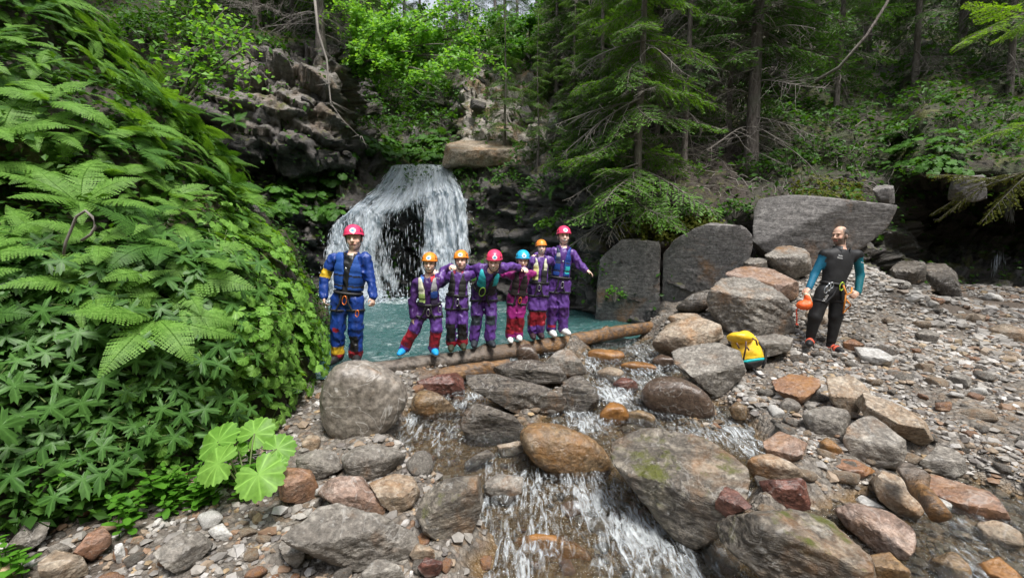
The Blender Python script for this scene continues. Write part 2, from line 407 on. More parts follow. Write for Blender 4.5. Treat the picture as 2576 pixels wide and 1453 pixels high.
# pool surface
px_ = np.linspace(-7.4, 4.2, 180); py_ = np.linspace(5.0, 16.0, 190)
X, Y = np.meshgrid(px_, py_)
Zp = 0.036 * fbm2(X * 3.2, Y * 3.2, 3, 21) + 0.02 * fbm2(X * 0.9, Y * 0.9, 2, 22)
Zp = Zp - 0.14 * (1 - sstep(-0.12, 0.1, Y - log_y(X)))
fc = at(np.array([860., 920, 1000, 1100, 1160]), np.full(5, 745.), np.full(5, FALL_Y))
foam_glint = np.zeros_like(X)
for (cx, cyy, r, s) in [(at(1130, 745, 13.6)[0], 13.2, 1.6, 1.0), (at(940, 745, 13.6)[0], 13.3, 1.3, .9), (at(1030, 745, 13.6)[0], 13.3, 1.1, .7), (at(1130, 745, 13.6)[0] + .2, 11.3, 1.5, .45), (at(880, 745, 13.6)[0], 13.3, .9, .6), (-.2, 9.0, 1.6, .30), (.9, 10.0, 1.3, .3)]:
    foam_glint = np.maximum(foam_glint, s * np.exp(-((X - cx) ** 2 + (Y - cyy) ** 2) / (r * r)))
foam_glint = np.maximum(foam_glint, .37 + .14 * fbm2(X * .8, Y * .8, 3, 25))
keep = (Y - log_y(X) > -0.18)
F = grid_faces(len(py_), len(px_)); kf = keep.ravel()[F].all(1)
V = np.stack([X, Y, Zp], -1).reshape(-1, 3)
used = np.unique(F[kf]); remap = np.full(len(V), -1); remap[used] = np.arange(len(used))
pool = tag(obj('pool_water', mesh_np('pool_water', V[used], remap[F[kf]], True, attrs={'foam_glint': foam_glint.ravel()[used]}), M_pool), kind='structure')
# stream surface
sx_ = np.arange(-1.9, 4.0, 0.03); sy_ = np.arange(0.6, 7.4, 0.03)
X, Y = np.meshgrid(sx_, sy_)
Zs = water_z(X, Y) + 0.020 * fbm2(X * 5, Y * 3.2, 3, 31) + 0.010 * fbm2(X * 16, Y * 11, 2, 32)
Zs = Zs - 0.10 * sstep(0.0, -0.6, Y - log_y(X)) * 0
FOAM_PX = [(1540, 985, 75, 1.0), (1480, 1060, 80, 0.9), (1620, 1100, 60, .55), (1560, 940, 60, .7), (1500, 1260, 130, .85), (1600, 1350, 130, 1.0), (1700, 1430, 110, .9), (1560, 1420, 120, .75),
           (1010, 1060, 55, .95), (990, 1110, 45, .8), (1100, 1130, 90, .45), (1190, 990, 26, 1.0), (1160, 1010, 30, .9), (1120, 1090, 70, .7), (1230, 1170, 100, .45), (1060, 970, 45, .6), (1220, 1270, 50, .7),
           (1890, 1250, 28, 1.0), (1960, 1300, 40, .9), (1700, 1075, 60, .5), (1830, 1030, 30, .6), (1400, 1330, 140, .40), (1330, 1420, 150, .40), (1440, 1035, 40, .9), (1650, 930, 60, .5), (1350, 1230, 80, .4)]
foam_glint = np.zeros_like(X)
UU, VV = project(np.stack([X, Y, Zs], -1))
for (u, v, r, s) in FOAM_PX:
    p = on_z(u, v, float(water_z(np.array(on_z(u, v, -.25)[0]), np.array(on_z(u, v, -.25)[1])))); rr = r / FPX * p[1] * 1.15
    foam_glint = np.maximum(foam_glint, .80 * s * np.exp(-((X - p[0]) ** 2 + ((Y - p[1]) * 0.75) ** 2) / (rr * rr)))
foam_glint = np.maximum(foam_glint,     .43 + .20 * fbm2(X * 1.7, Y * 1.3, 3, 36))  # white base over the whole stream paints sky reflections on the ripples
Zs = Zs + foam_glint * 0.035 * fbm2(X * 9, Y * 7, 3, 35)
gz = ground_z(X, Y)
keep = (Zs > gz - 0.05) & (Y - log_y(X) < 0.05)
F = grid_faces(len(sy_), len(sx_)); kf = keep.ravel()[F].any(1)
V = np.stack([X, Y, Zs], -1).reshape(-1, 3)
used = np.unique(F[kf]); remap = np.full(len(V), -1); remap[used] = np.arange(len(used))
stream = tag(obj('stream_water', mesh_np('stream_water', V[used], remap[F[kf]], True, attrs={'foam_glint': foam_glint.ravel()[used]}), M_stream), kind='structure')

# ------------------------------------------------------------------ canyon walls and wooded hillside: one relief sheet
CU = np.array([-400, 200, 480, 600, 720, 850, 930, 985, 1060, 1130, 1170, 1230, 1320, 1420, 1500, 1600, 1750, 1900, 2050, 2250, 2330, 2450, 2576, 3000], float)
CV = np.array([-500, -150, 0, 100, 200, 300, 380, 415, 440, 480, 520, 560, 640, 700, 760, 830], float)
def hs_(v):
    s = (635 - v) / 1081.0; return 8.4 / max(0.95 - s, 0.14)
D = np.zeros((len(CV), len(CU)))
for j, v in enumerate(CV):
    h = hs_(v)
    left = {-500: 40, -150: 22, 0: 16.5, 100: 12.6, 200: 12.0, 300: 11.9, 380: 11.7, 415: 12.1, 440: 12.9, 480: 12.6, 520: 11.8, 560: 11.7, 640: 11.7, 700: 11.8, 760: 11.8, 830: 11.5}[v]
    mid = {-500: 70, -150: 60, 0: 50, 100: 30, 200: 22.5, 300: 20, 380: 17.2, 415: 15.1, 440: 14.7, 480: 14.1, 520: 13.9, 560: 14.3, 640: 14.6, 700: 14.6, 760: 14.5, 830: 14}[v]
    pale = {-500: 70, -150: 50, 0: 32, 100: 21, 200: 18.5, 300: 17.2, 380: 15.4, 415: 14.6, 440: 14.4, 480: 14.2, 520: 14.1, 560: 14.1, 640: 14.1, 700: 14.0, 760: 13.9, 830: 13.6}[v]
    wall = {-500: 60, -150: 40, 0: 25, 100: 18.5, 200: 15.8, 300: 13.6, 380: 12.2, 415: 11.2, 440: 10.9, 480: 10.6, 520: 10.4, 560: 10.2, 640: 10.1, 700: 10.0, 760: 9.95, 830: 9.8}[v]
    hill = min(h, 60) if v < 500 else {520: 9.8, 560: 9.4, 640: 9.1, 700: 9.0, 760: 9.0, 830: 8.9}[v]
    cave = (min(h, 60) * 0.86) if v < 430 else {440: 9.0, 480: 11.6, 520: 13.0, 560: 12.8, 640: 11.8, 700: 10.8, 760: 10.0, 830: 9.4}[v]
    row = {-400: left * .95, 200: left * .97, 480: left * .98, 600: left, 720: left + .5, 850: left + 1.2, 930: (left + 1.2) * .45 + mid * .55, 985: mid, 1060: mid + (0.8 if v in (300, 200) else 0) + (.25 if v >= 560 else 0),
           1130: mid * .6 + pale * .4, 1170: pale, 1230: pale, 1320: pale * .75 + wall * .25, 1420: pale * .35 + wall * .65, 1500: wall, 1600: wall * .45 + hill * .55, 1750: hill, 1900: hill, 2050: hill, 2250: hill * .9 + cave * .1, 2330: cave, 2450: cave, 2576: cave, 3000: cave * .95}
    for i, u in enumerate(CU): D[j, i] = row[u]
STEP = 5.2
us = np.arange(-400, 3000, STEP); vsn = np.arange(-500, 830, STEP)
def interp2(us, vsn):
    A = np.stack([np.interp(us, CU, D[j]) for j in range(len(CV))])
    B = np.stack([np.interp(vsn, CV, A[:, i]) for i in range(A.shape[1])], 1)
    return B
DD = interp2(us, vsn)
def blur(A, r):
    k = np.exp(-np.linspace(-2, 2, 2 * r + 1) ** 2); k /= k.sum()
    B = np.apply_along_axis(lambda a: np.convolve(np.pad(a, r, 'edge'), k, 'valid'), 0, A)
    return np.apply_along_axis(lambda a: np.convolve(np.pad(a, r, 'edge'), k, 'valid'), 1, B)
DD = blur(DD, 5)
UU, VV = np.meshgrid(us, vsn)
def boxm(u0, u1, v0, v1, s=30):
    return sstep(u0 - s, u0 + s, UU) * (1 - sstep(u1 - s, u1 + s, UU)) * sstep(v0 - s, v0 + s, VV) * (1 - sstep(v1 - s, v1 + s, VV))
rock = np.maximum.reduce([boxm(470, 960, 110, 470), boxm(470, 1210, 470, 900), boxm(1150, 1400, 120, 420) * .8, boxm(1190, 1520, 430, 900), boxm(1500, 2260, 560, 900), boxm(2260, 3100, 470, 900) * .8, boxm(1000, 1160, 230, 370) * .8])
P0 = at(UU, VV, DD)
Nn = unit(np.cross(np.gradient(P0, axis=1), np.gradient(P0, axis=0)))
Nn = np.where((Nn * (CAM - P0)).sum(-1, keepdims=True) < 0, -Nn, Nn)
sc1 = np.array([1.15, 1.15, 1.75]); tilt = rotm((0, 1, 0), 0.30)
d1, d2, cid, off = worley((P0 @ tilt) * sc1 + 0.35 * fbm(P0 * 1.1, 2, 41)[..., None], 40)
d1b, d2b, cidb, offb = worley((P0 @ tilt) * 4.0, 44)
hstr = (P0 @ tilt)[..., 2] / .62 + .35 * fbm(P0 * .9, 2, 49); saw = 1 - (hstr - np.floor(hstr))
rv = np.stack([np.sin(cid * 91.7), np.cos(cid * 57.3), np.sin(cid * 133.1)], -1)
blk = (cid - 0.5) * 0.50 + (off * rv).sum(-1) * .30 + .30 * (saw - .5) + 0.16 * (cidb - .5) - 0.16 * (1 - sstep(0, .10, d2 - d1)) - 0.04 * (1 - sstep(0, .15, d2b - d1b))
soft = 0.22 * fbm(P0 * 0.8, 4, 46) + 0.10 * fbm(P0 * 3.1, 3, 47)
disp = rock * (blk + 0.035 * fbm(P0 * 5, 3, 48)) + (1 - rock) * soft
falls = boxm(985, 1180, 415, 540, 18); disp = disp * (1 - 0.75 * falls)
PW = P0 + Nn * disp[..., None]
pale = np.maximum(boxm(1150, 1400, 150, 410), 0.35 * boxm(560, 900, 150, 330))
darkr = np.maximum.reduce([boxm(560, 960, 380, 900), boxm(940, 1500, 440, 900), boxm(2230, 3100, 470, 900), boxm(1020, 1150, 230, 370)])  # wet dark rock; shade of the hollow and cave painted in as well
soilm = np.maximum(boxm(1630, 1900, 330, 545) * .95, boxm(1900, 2250, 440, 520) * .8)
soilm = np.maximum(soilm, boxm(1560, 1900, 250, 400) * .5)
M_cliff, nt, out = new_mat('canyon_rock'); g = N(nt)
b = g.n('ShaderNodeBsdfPrincipled'); tc = g.n('ShaderNodeTexCoord'); P = tc.outputs['Object']; geo = g.n('ShaderNodeNewGeometry')
big = g.noise(P, 0.9, 5, .6); fine = g.noise(P, 9, 6, .7); st = g.noise(g.mapping(P, (1, 1, 4), (0.2, .35, 0)), 2.2, 6, .65, .4)
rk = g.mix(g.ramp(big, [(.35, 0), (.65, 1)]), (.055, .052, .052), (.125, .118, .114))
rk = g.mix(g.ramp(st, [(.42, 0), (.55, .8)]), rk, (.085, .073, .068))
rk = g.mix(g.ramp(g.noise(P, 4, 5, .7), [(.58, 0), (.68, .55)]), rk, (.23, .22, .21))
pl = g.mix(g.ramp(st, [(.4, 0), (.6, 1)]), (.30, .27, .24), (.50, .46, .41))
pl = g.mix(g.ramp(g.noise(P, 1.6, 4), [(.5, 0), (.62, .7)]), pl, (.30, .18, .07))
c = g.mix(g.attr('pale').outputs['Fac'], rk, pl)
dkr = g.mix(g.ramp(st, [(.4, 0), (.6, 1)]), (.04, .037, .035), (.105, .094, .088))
c = g.mix(g.attr('wet_shade').outputs['Fac'], c, dkr)
so = g.mix(g.noise(P, 5, 5, .7), (.020, .014, .010), (.052, .035, .025))
c = g.mix(g.attr('soil').outputs['Fac'], c, so)
gn = g.mix(g.noise(P, 6, 5, .7), (.014, .022, .007), (.045, .055, .014))
gn = g.mix(g.ramp(g.noise(P, 1.1, 4), [(.45, 0), (.62, .8)]), gn, so)
c = g.mix(g.attr('green').outputs['Fac'], c, gn)
mk = g.ramp(g.noise(P, 2.1, 5, .7), [(.52, 0), (.62, 1)]); sxyz = g.n('ShaderNodeSeparateXYZ'); g.l(geo.outputs['Normal'], sxyz.inputs[0])
mk = g.math('MULTIPLY', mk, g.ramp(sxyz.outputs[2], [(.15, 0.1), (.6, 1)]))
c = g.mix(mk, c, g.mix(g.noise(P, 14, 4), (.04, .05, .012), (.12, .12, .025)))
c = g.mix(1.0, c, g.ramp(fine, [(.25, .55), (.5, 1), (.75, 1.4)]), 'MULTIPLY')
g.l(c, b.inputs['Base Color']); g.l(g.ramp(g.attr('wet_shade').outputs['Fac'], [(0, .75), (1, .42)]), b.inputs['Roughness'])
g.l(g.bump(g.math('ADD', g.math('MULTIPLY', st, 1.2), fine), .8, .09), b.inputs['Normal']); g.l(b.outputs[0], out.inputs[0])
green = (1 - rock) * (1 - soilm)
vtop = 40 + 0 * us
skyline = np.interp(us, [-400, 900, 980, 1340, 1420, 3000], [-500, -500, 75, 75, -500, -500])
keep = VV > skyline[None, :]
keepsheet = keep
F = grid_faces(len(vsn), len(us))[:, ::-1]
def sheet(name, umin, umax):
    kf = keep.ravel()[F].all(1) & (UU.ravel()[F] >= umin).all(1) & (UU.ravel()[F] <= umax).all(1)
    used = np.unique(F[kf]); remap = np.full(UU.size, -1); remap[used] = np.arange(len(used))
    A = {k: a.ravel()[used] for k, a in (('pale', pale), ('wet_shade', darkr), ('soil', soilm), ('green', green))}
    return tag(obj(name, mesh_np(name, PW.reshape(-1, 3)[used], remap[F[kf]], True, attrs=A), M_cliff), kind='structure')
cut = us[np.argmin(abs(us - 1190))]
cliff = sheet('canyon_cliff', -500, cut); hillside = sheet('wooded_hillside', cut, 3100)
def wall_at(u, v):                          # point on the relief sheet seen at a pixel, with its normal
    i = int(np.clip(round((u - us[0]) / STEP), 1, len(us) - 2)); j = int(np.clip(round((v - vsn[0]) / STEP), 1, len(vsn) - 2))
    return PW[j, i], Nn[j, i]

# ------------------------------------------------------------------ left bank: earth and rock thick with plants
BP = np.array([(-4.4, 9.6), (-3.1, 7.6), (-2.85, 6.2), (-2.45, 5.2), (-2.22, 4.5), (-2.12, 3.95), (-2.22, 3.4), (-2.6, 2.95), (-3.2, 2.6), (-4.2, 2.25), (-5.5, 1.5), (-7.5, 0.0), (-9, -2)])
OFF = np.array([(-.25, -.35), (0, 0), (.07, .35), (.16, .8), (.38, 1.35), (.8, 1.85), (1.5, 2.55), (2.6, 3.6), (4.2, 5.3), (7, 8.6), (12, 14.5), (20, 23)])
tl = np.concatenate([[0], np.cumsum(np.hypot(*np.diff(BP, axis=0).T))])
sN = np.linspace(0, tl[-1], 230)
bx = np.interp(sN, tl, BP[:, 0]); by = np.interp(sN, tl, BP[:, 1])
def sm1(a, r=10):
    k = np.ones(2 * r + 1) / (2 * r + 1); return np.convolve(np.pad(a, r, 'edge'), k, 'valid')
bx, by = sm1(bx), sm1(by)
cdir = unit(np.stack([-6.5 - bx * 0.55 - 0, 5.2 + 0 * by - by * .72], -1) * np.array([1, 1.0]))
tN = np.interp(np.linspace(0, 1, 140), np.linspace(0, 1, len(OFF)), np.arange(len(OFF)))
offs = np.interp(tN, np.arange(len(OFF)), OFF[:, 0]); hgt = np.interp(tN, np.arange(len(OFF)), OFF[:, 1])
BX = bx[None] + cdir[None, :, 0] * offs[:, None]; BY = by[None] + cdir[None, :, 1] * offs[:, None]
g0 = ground_z(bx, by, False)
BZ = g0[None] * np.clip(1 - hgt[:, None] / 3, 0, 1) + hgt[:, None]
PB = np.stack([BX, BY, BZ], -1)
NB = unit(np.cross(np.gradient(PB, axis=1), np.gradient(PB, axis=0)))
NB = np.where((NB * (np.array([2.0, 2, 3]) - PB)).sum(-1, keepdims=True) < 0, -NB, NB)
d1, d2, cid, off = worley(PB * 2.2, 60)
PBd = PB + NB * (0.20 * fbm(PB * 1.1, 3, 61) + 0.07 * fbm(PB * 4, 3, 62) + 0.12 * (cid - .5))[..., None]
M_bank, nt, out = new_mat('bank_soil'); g = N(nt)
b = g.n('ShaderNodeBsdfPrincipled'); tc = g.n('ShaderNodeTexCoord'); P = tc.outputs['Object']
c = g.mix(g.noise(P, 3, 5, .7), (.018, .016, .012), (.075, .060, .048))
c = g.mix(g.ramp(g.noise(P, 2.2, 5, .7), [(.5, 0), (.6, .9)]), c, g.mix(g.noise(P, 25, 3), (.03, .04, .008), (.10, .10, .018)))
g.l(c, b.inputs['Base Color']); b.inputs['Roughness'].default_value = .8
g.l(g.bump(g.noise(P, 12, 6, .7), .8, .05), b.inputs['Normal']); g.l(b.outputs[0], out.inputs[0])
Fb = grid_faces(*BX.shape)
nrm = np.cross(PBd.reshape(-1, 3)[Fb[:, 1]] - PBd.reshape(-1, 3)[Fb[:, 0]], PBd.reshape(-1, 3)[Fb[:, 2]] - PBd.reshape(-1, 3)[Fb[:, 0]])
if (nrm * NB.reshape(-1, 3)[Fb[:, 0]]).sum(-1).mean() < 0: Fb = Fb[:, ::-1]
bank = tag(obj('left_bank', mesh_np('left_bank', PBd.reshape(-1, 3), Fb, True), M_bank), kind='structure')
# ================================================================== ROCKS
RM = {
 'grey':   rock_mat('grey_schist', (.21, .19, .165), (.40, .37, .325), (.12, .104, .088), .42, strata=2.6, ochre=.2, lich=.5, bump=1.0),
 'tan':    rock_mat('tan_schist', (.30, .245, .18), (.46, .39, .31), (.18, .125, .08), .42, strata=2.6, ochre=.35, lich=.3, bump=.8),
 'pink':   rock_mat('pinkish_schist', (.27, .18, .135), (.38, .30, .255), (.17, .105, .075), .45, strata=2.6, ochre=.4, lich=.3, bump=.7),
 'ochre':  rock_mat('ochre_wet_rock', (.20, .145, .095), (.27, .18, .085), (.10, .07, .045), .26, strata=2.2, ochre=.5, lich=.25, vein=.15, bump=.6),
 'orange': rock_mat('orange_wet_rock', (.30, .15, .05), (.22, .125, .06), (.13, .06, .025), .22, strata=2.2, ochre=.8, lich=.0, vein=.1, bump=.5),
 'red':    rock_mat('red_wet_rock', (.13, .05, .038), (.20, .095, .07), (.06, .026, .022), .22, strata=2.6, lich=.08, vein=.2, bump=.5),
 'rust':   rock_mat('rusty_slab', (.27, .135, .08), (.25, .17, .125), (.15, .08, .05), .36, strata=2.4, ochre=.5, lich=.15, bump=.6),
 'dark':   rock_mat('dark_wet_schist', (.03, .026, .023), (.09, .075, .062), (.18, .158, .132), .22, strata=7, lich=.3, ochre=.15, bump=1.0, vein=.35),
 'brown':  rock_mat('dark_brown_wet_boulder', (.085, .06, .045), (.125, .092, .07), (.07, .045, .032), .26, strata=5, lich=.0, vein=.3, bump=.3),
 'smooth': rock_mat('smooth_grey_boulder', (.20, .175, .15), (.28, .25, .215), (.16, .138, .115), .34, strata=2, lich=.08, vein=.55, ochre=.10, bump=.25, scale=.8),
 'mossy':  rock_mat('mossy_banded_block', (.15, .13, .105), (.33, .29, .235), (.06, .05, .042), .36, strata=5, moss=.28, ochre=.4, lich=.4, bump=.9),
 'slab':   rock_mat('wall_slab_rock', (.155, .145, .14), (.215, .20, .19), (.12, .11, .105), .62, lich=.25, vein=.2, ochre=.2, bump=.5, scale=.6),
 'white':  rock_mat('pale_stone', (.45, .44, .42), (.55, .54, .52), (.35, .335, .31), .6, lich=.3, bump=.5),
}
def hull(pts):
    pts = sorted(map(tuple, pts))
    def half(ps):
        h = []
        for p in ps:
            while len(h) > 1 and (h[-1][0] - h[-2][0]) * (p[1] - h[-2][1]) - (h[-1][1] - h[-2][1]) * (p[0] - h[-2][0]) <= 0: h.pop()
            h.append(p)
        return h
    a, b = half(pts), half(pts[::-1]); return np.array(a[:-1] + b[:-1], float)
def rock_mesh(poly_local, Dn, V_, R_, U_, rng, p=14, edge=.6, top_tilt=(.25, 0), rough=.035, sub=4, strata=0.0, chamfer=7):
    H = hull(poly_local); n = len(H); planes = []
    for i in range(n):
        a, b = H[i], H[(i + 1) % n]; t = b - a; nn = np.array([t[1], -t[0]]); L = np.linalg.norm(nn)
        if L < 1e-6: continue
        nn = nn / L; d = nn @ a
        if d < 0.01: d = 0.01
        tip = rng.uniform(-.12, .12)
        nv = unit(nn[0] * R_ + nn[1] * U_ + tip * V_); planes.append((nv, d))
    lo, hi = H.min(0), H.max(0); up = np.array([0, 0, 1.0])
    Vh = unit(np.array([V_[0], V_[1], 0]))
    Ue = lo[1] + (hi[1] - lo[1]) * edge
    E = U_ * Ue + V_ * Dn * .95
    nt_ = unit(up + top_tilt[0] * Vh + top_tilt[1] * R_); nf = unit(Vh - 0.12 * up + rng.uniform(-.35, .35) * R_)
    for nn in (nt_, nf):
        planes.append((nn, max(nn @ E, 0.03)))
    planes.append((unit(-Vh + .1 * R_), Dn)); planes.append((-up, max(-(U_ * lo[1])[2], .03) + .02))
    S = np.array([(hi[0] - lo[0]) / 2, (hi[1] - lo[1]) / 2, Dn])
    for _ in range(chamfer):
        q = unit(rng.normal(size=3)); nn = q[0] * R_ + q[1] * U_ + q[2] * V_
        planes.append((nn, float(np.sqrt(((q * S) ** 2).sum()) * rng.uniform(.78, .98))))
    Vd, F = ico(sub)
    dirs = Vd[:, :1] * R_ * S[0] + Vd[:, 1:2] * U_ * S[1] + Vd[:, 2:] * V_ * S[2]
    NN = np.array([a for a, _ in planes]); dd = np.array([b for _, b in planes])
    q = np.maximum(dirs @ NN.T, 0) / dd
    if p > 10: p = p * 2.4
    r = 1.0 / (q ** p).sum(1) ** (1.0 / p)
    P = dirs * r[:, None]
    size = float(np.mean(S))
    sd = int(rng.integers(1, 9999))
    k = 1.6 / size
    disp = rough * size * (fbm(P * k, 5, sd, .55) - .5 * np.abs(fbm(P * k * 2.5, 3, sd + 2)) + .45 * fbm(P * k * 7, 3, sd + 3, .6))
    if strata:
        ax = unit(rng.normal(size=3) * np.array([.5, .5, .2]) + nt_ * 1.5)
        h = P @ ax / size * 4.5 + .5 * fbm(P * k, 2, sd + 9)
        disp = disp + strata * size * (np.abs((h % 1.0) - .5) - .25) * (1.2 + .8 * fbm(P * k * .7, 2, sd + 4))
    return P + unit(dirs) * disp[:, None], F
rock_count = 0
def rock_px(poly, mat='grey', label=None, cat='rock', y=None, k=.85, p=14, edge=.6, tilt=(.25, 0), rough=.035, strata=0.0, sub=4, sink=.06, name='boulder', chamfer=7, zmin=None, parent=None, group=None):
    global rock_count
    wpx = max(q_[0] for q_ in poly) - min(q_[0] for q_ in poly); sub = 5 if (sub == 5 and wpx > 195) else (4 if wpx > 105 else 3)
    rock_count += 1
    rng = np.random.default_rng(1000 + rock_count)
    H = hull(poly); u0, v0 = H.min(0); u1, v1 = H.max(0)
    H = H.copy(); low = H[:, 1] > v1 - .18 * (v1 - v0); H[low, 1] += sink * (v1 - v0)
    ub = H[np.argmax(H[:, 1]), 0]
    if y is None: y = float(ground_hit(ub, v1 - 2)[1])
    wdt = (u1 - u0) / FPX * y; hgt_ = (v1 - v0) / FPX * y
    Dn = .5 * k * min(wdt, max(hgt_ * 1.6, .4 * wdt))
    C = at((u0 + u1) / 2, (v0 + v1) / 2, y + Dn * .5)
    V_ = unit(CAM - C); R_ = unit(np.cross([0, 0, 1.0], V_)); U_ = np.cross(V_, R_)
    d = ray(H[:, 0], H[:, 1]); t = ((C - CAM) @ V_) / (d @ V_); Q = CAM + d * t[:, None] - C
    loc = np.stack([Q @ R_, Q @ U_], -1)
    cen = (loc.min(0) + loc.max(0)) / 2; loc = loc - cen; C = C + cen[0] * R_ + cen[1] * U_
    P, F = rock_mesh(loc, Dn, V_, R_, U_, rng, p, edge, tilt, rough, sub, strata, chamfer)
    # fit the silhouette box to the outline
    for _ in range(3):
        uu, vv = project(P + C)
        su = (H[:, 0].max() - H[:, 0].min()) / max(uu.max() - uu.min(), 1e-3); sv = (H[:, 1].max() - H[:, 1].min()) / max(vv.max() - vv.min(), 1e-3)
        a, b_, c_ = P @ R_, P @ U_, P @ V_
        P = a[:, None] * su * R_ + b_[:, None] * sv * U_ + c_[:, None] * V_
        uu, vv = project(P + C); s = np.linalg.norm(C - CAM) / FPX
        C = C + R_ * ((H[:, 0].max() + H[:, 0].min()) / 2 - (uu.max() + uu.min()) / 2) * s - U_ * ((H[:, 1].max() + H[:, 1].min()) / 2 - (vv.max() + vv.min()) / 2) * s
    base = np.array([C[0], C[1], (P + C)[:, 2].min()])
    me = mesh_np(name, P + C - base, F, True)
    if p > 10: me.set_sharp_from_angle(angle=rad(28))
    o = obj(name, me, RM[mat], parent, base)
    if label: tag(o, label, cat, group); NAMED.append((C[0], C[1], label))
    return o
NAMED = []
R = rock_px
# ---- round the log
R([(850,915),(880,905),(915,905),(950,930),(1010,962),(1026,990),(1012,1030),(965,1080),(915,1105),(870,1102),(815,1070),(803,1040),(808,985),(825,935)], 'smooth', 'big smooth grey boulder streaked with white veins at the foot of the log', p=5, edge=.75, rough=.02, sub=5, k=.9, chamfer=4)
R([(1033,1015),(1045,995),(1075,980),(1110,992),(1150,1035),(1130,1054),(1060,1053),(1035,1040)], 'ochre', 'small brown wet boulder right of the big smooth boulder', p=7, edge=.7)
R([(1048,960),(1100,945),(1168,936),(1170,990),(1120,1000),(1052,985)], 'red', 'reddish wet block just below the log', p=20, edge=.7)
R([(1170,945),(1230,938),(1330,962),(1420,1000),(1432,1030),(1400,1058),(1340,1056),(1260,1018),(1190,975)], 'dark', 'long dark layered slab lying below the middle of the log', p=18, strata=.035, edge=.62, sub=5, tilt=(.35, .25))
R([(1240,925),(1290,905),(1345,903),(1410,920),(1430,962),(1330,962),(1255,942)], 'dark', 'dark splintered slab wedged against the log', p=16, strata=.05, edge=.6, tilt=(.3, .1), sub=5)
R([(1158,1050),(1195,1013),(1300,1050),(1322,1075),(1312,1108),(1200,1106),(1163,1085)], 'dark', 'dark wedge-shaped wet slab left of the ochre boulder', p=18, strata=.03, edge=.7, tilt=(.4, .3))
R([(1418,965),(1460,944),(1500,985),(1508,1010),(1480,1046),(1435,1038),(1414,990)], 'dark', 'angular dark rock with white veins beside the rapids', p=20, edge=.65)
R([(1298,885),(1312,868),(1332,864),(1350,885),(1357,912),(1305,914)], 'brown', 'smooth reddish brown stone leaning on the log', p=6, edge=.8, y=5.75)
R([(1372,908),(1400,885),(1425,878),(1458,900),(1478,932),(1450,948),(1390,940)], 'grey', 'mottled grey rock in the outflow below the log', p=12, edge=.6)
R([(1308,1095),(1320,1072),(1345,1061),(1400,1068),(1470,1095),(1520,1140),(1539,1180),(1515,1206),(1440,1206),(1360,1172),(1315,1130)], 'ochre', 'large rounded ochre boulder in midstream', p=5, edge=.75, rough=.025, sub=5, k=.8, chamfer=4)
R([(1613,985),(1640,954),(1690,945),(1750,968),(1795,1018),(1799,1043),(1760,1056),(1680,1052),(1630,1026)], 'brown', 'smooth dark brown egg-shaped boulder right of the rapids', p=4, edge=.8, rough=.012, sub=5, k=.9, chamfer=2)
R([(1688,895),(1760,860),(1850,893),(1878,920),(1862,950),(1820,988),(1785,992),(1735,955),(1698,925)], 'grey', 'big angular grey block in front of the yellow backpack', p=26, edge=.42, tilt=(.45, -.15), sub=5, strata=.03)
R([(1535,1090),(1600,1075),(1700,1083),(1790,1120),(1888,1195),(1880,1230),(1812,1340),(1760,1366),(1700,1342),(1620,1250),(1555,1190),(1538,1130)], 'mossy', 'big mossy banded block in the middle of the stream', p=22, edge=.45, tilt=(.35, -.1), sub=5, strata=.012, k=.9, y=2.75)
R([(1800,1312),(1860,1290),(2000,1280),(2080,1300),(2200,1400),(2212,1480),(1990,1500),(1900,1425),(1820,1360)], 'mossy', 'wide striped slab at the bottom edge of the picture', p=22, edge=.66, tilt=(.3, .15), sub=5, strata=.010, y=2.02)
R([(1798,1278),(1825,1223),(1855,1238),(1892,1275),(1830,1298)], 'red', 'small three-sided red rock perched beside the mossy block', p=30, edge=.5, chamfer=2, y=2.42)
R([(1908,1210),(2010,1200),(2040,1222),(2036,1276),(1965,1287),(1930,1255)], 'red', 'dark red square block beside the small cascade', p=24, edge=.7)
R([(1878,1170),(1895,1148),(1930,1140),(1985,1160),(2024,1196),(2000,1214),(1900,1203)], 'tan', 'rounded grey-tan stone behind the dark red block', p=8, edge=.7)
R([(1918,1112),(1960,1084),(2032,1112),(2016,1160),(1988,1172),(1930,1148)], 'pink', 'flat-topped pinkish block standing in shallow water', p=26, edge=.4, tilt=(.4, -.1))
# ---- ochre stones in the rapids
R([(1478,885),(1510,877),(1560,882),(1572,900),(1540,912),(1485,908)], 'orange', 'orange-stained flat rock awash at the pool outlet', p=7, edge=.7)
R([(1560,918),(1600,908),(1650,915),(1655,934),(1600,938)], 'orange', 'low orange rock under thin water right of the outlet', p=6, edge=.7)
R([(1540,965),(1565,948),(1600,960),(1606,978),(1570,988),(1545,980)], 'red', 'glossy red-orange stone in the white water', p=8, edge=.7)
R([(1508,1035),(1530,1010),(1565,1018),(1585,1045),(1565,1068),(1520,1060)], 'orange', 'bright orange stone at the lip of the rapids', p=8, edge=.7)
R([(1575,1040),(1610,1030),(1650,1050),(1640,1070),(1590,1068)], 'ochre', 'ochre stone half drowned behind the orange one', p=7, edge=.7)
R([(1500,935),(1530,922),(1565,930),(1570,948),(1520,955)], 'tan', 'pale ochre stone in the outlet riffle', p=7, edge=.7)
R([(1640,905),(1665,890),(1700,905),(1695,930),(1655,928)], 'brown', 'dark stone tucked left of the grey block', p=9, edge=.7)
o = R([(1250,1310),(1320,1268),(1400,1280),(1480,1335),(1492,1360),(1440,1380),(1300,1355)], 'orange', 'broad yellow-ochre boulder drowned under the clear stream', p=6, edge=.85, rough=.03, sink=.3, k=1.1)
o.location.z -= .20
R([(1168,1168),(1225,1130),(1247,1148),(1182,1178)], 'dark', 'narrow dark rock breaking the shallow water', p=14, edge=.7)
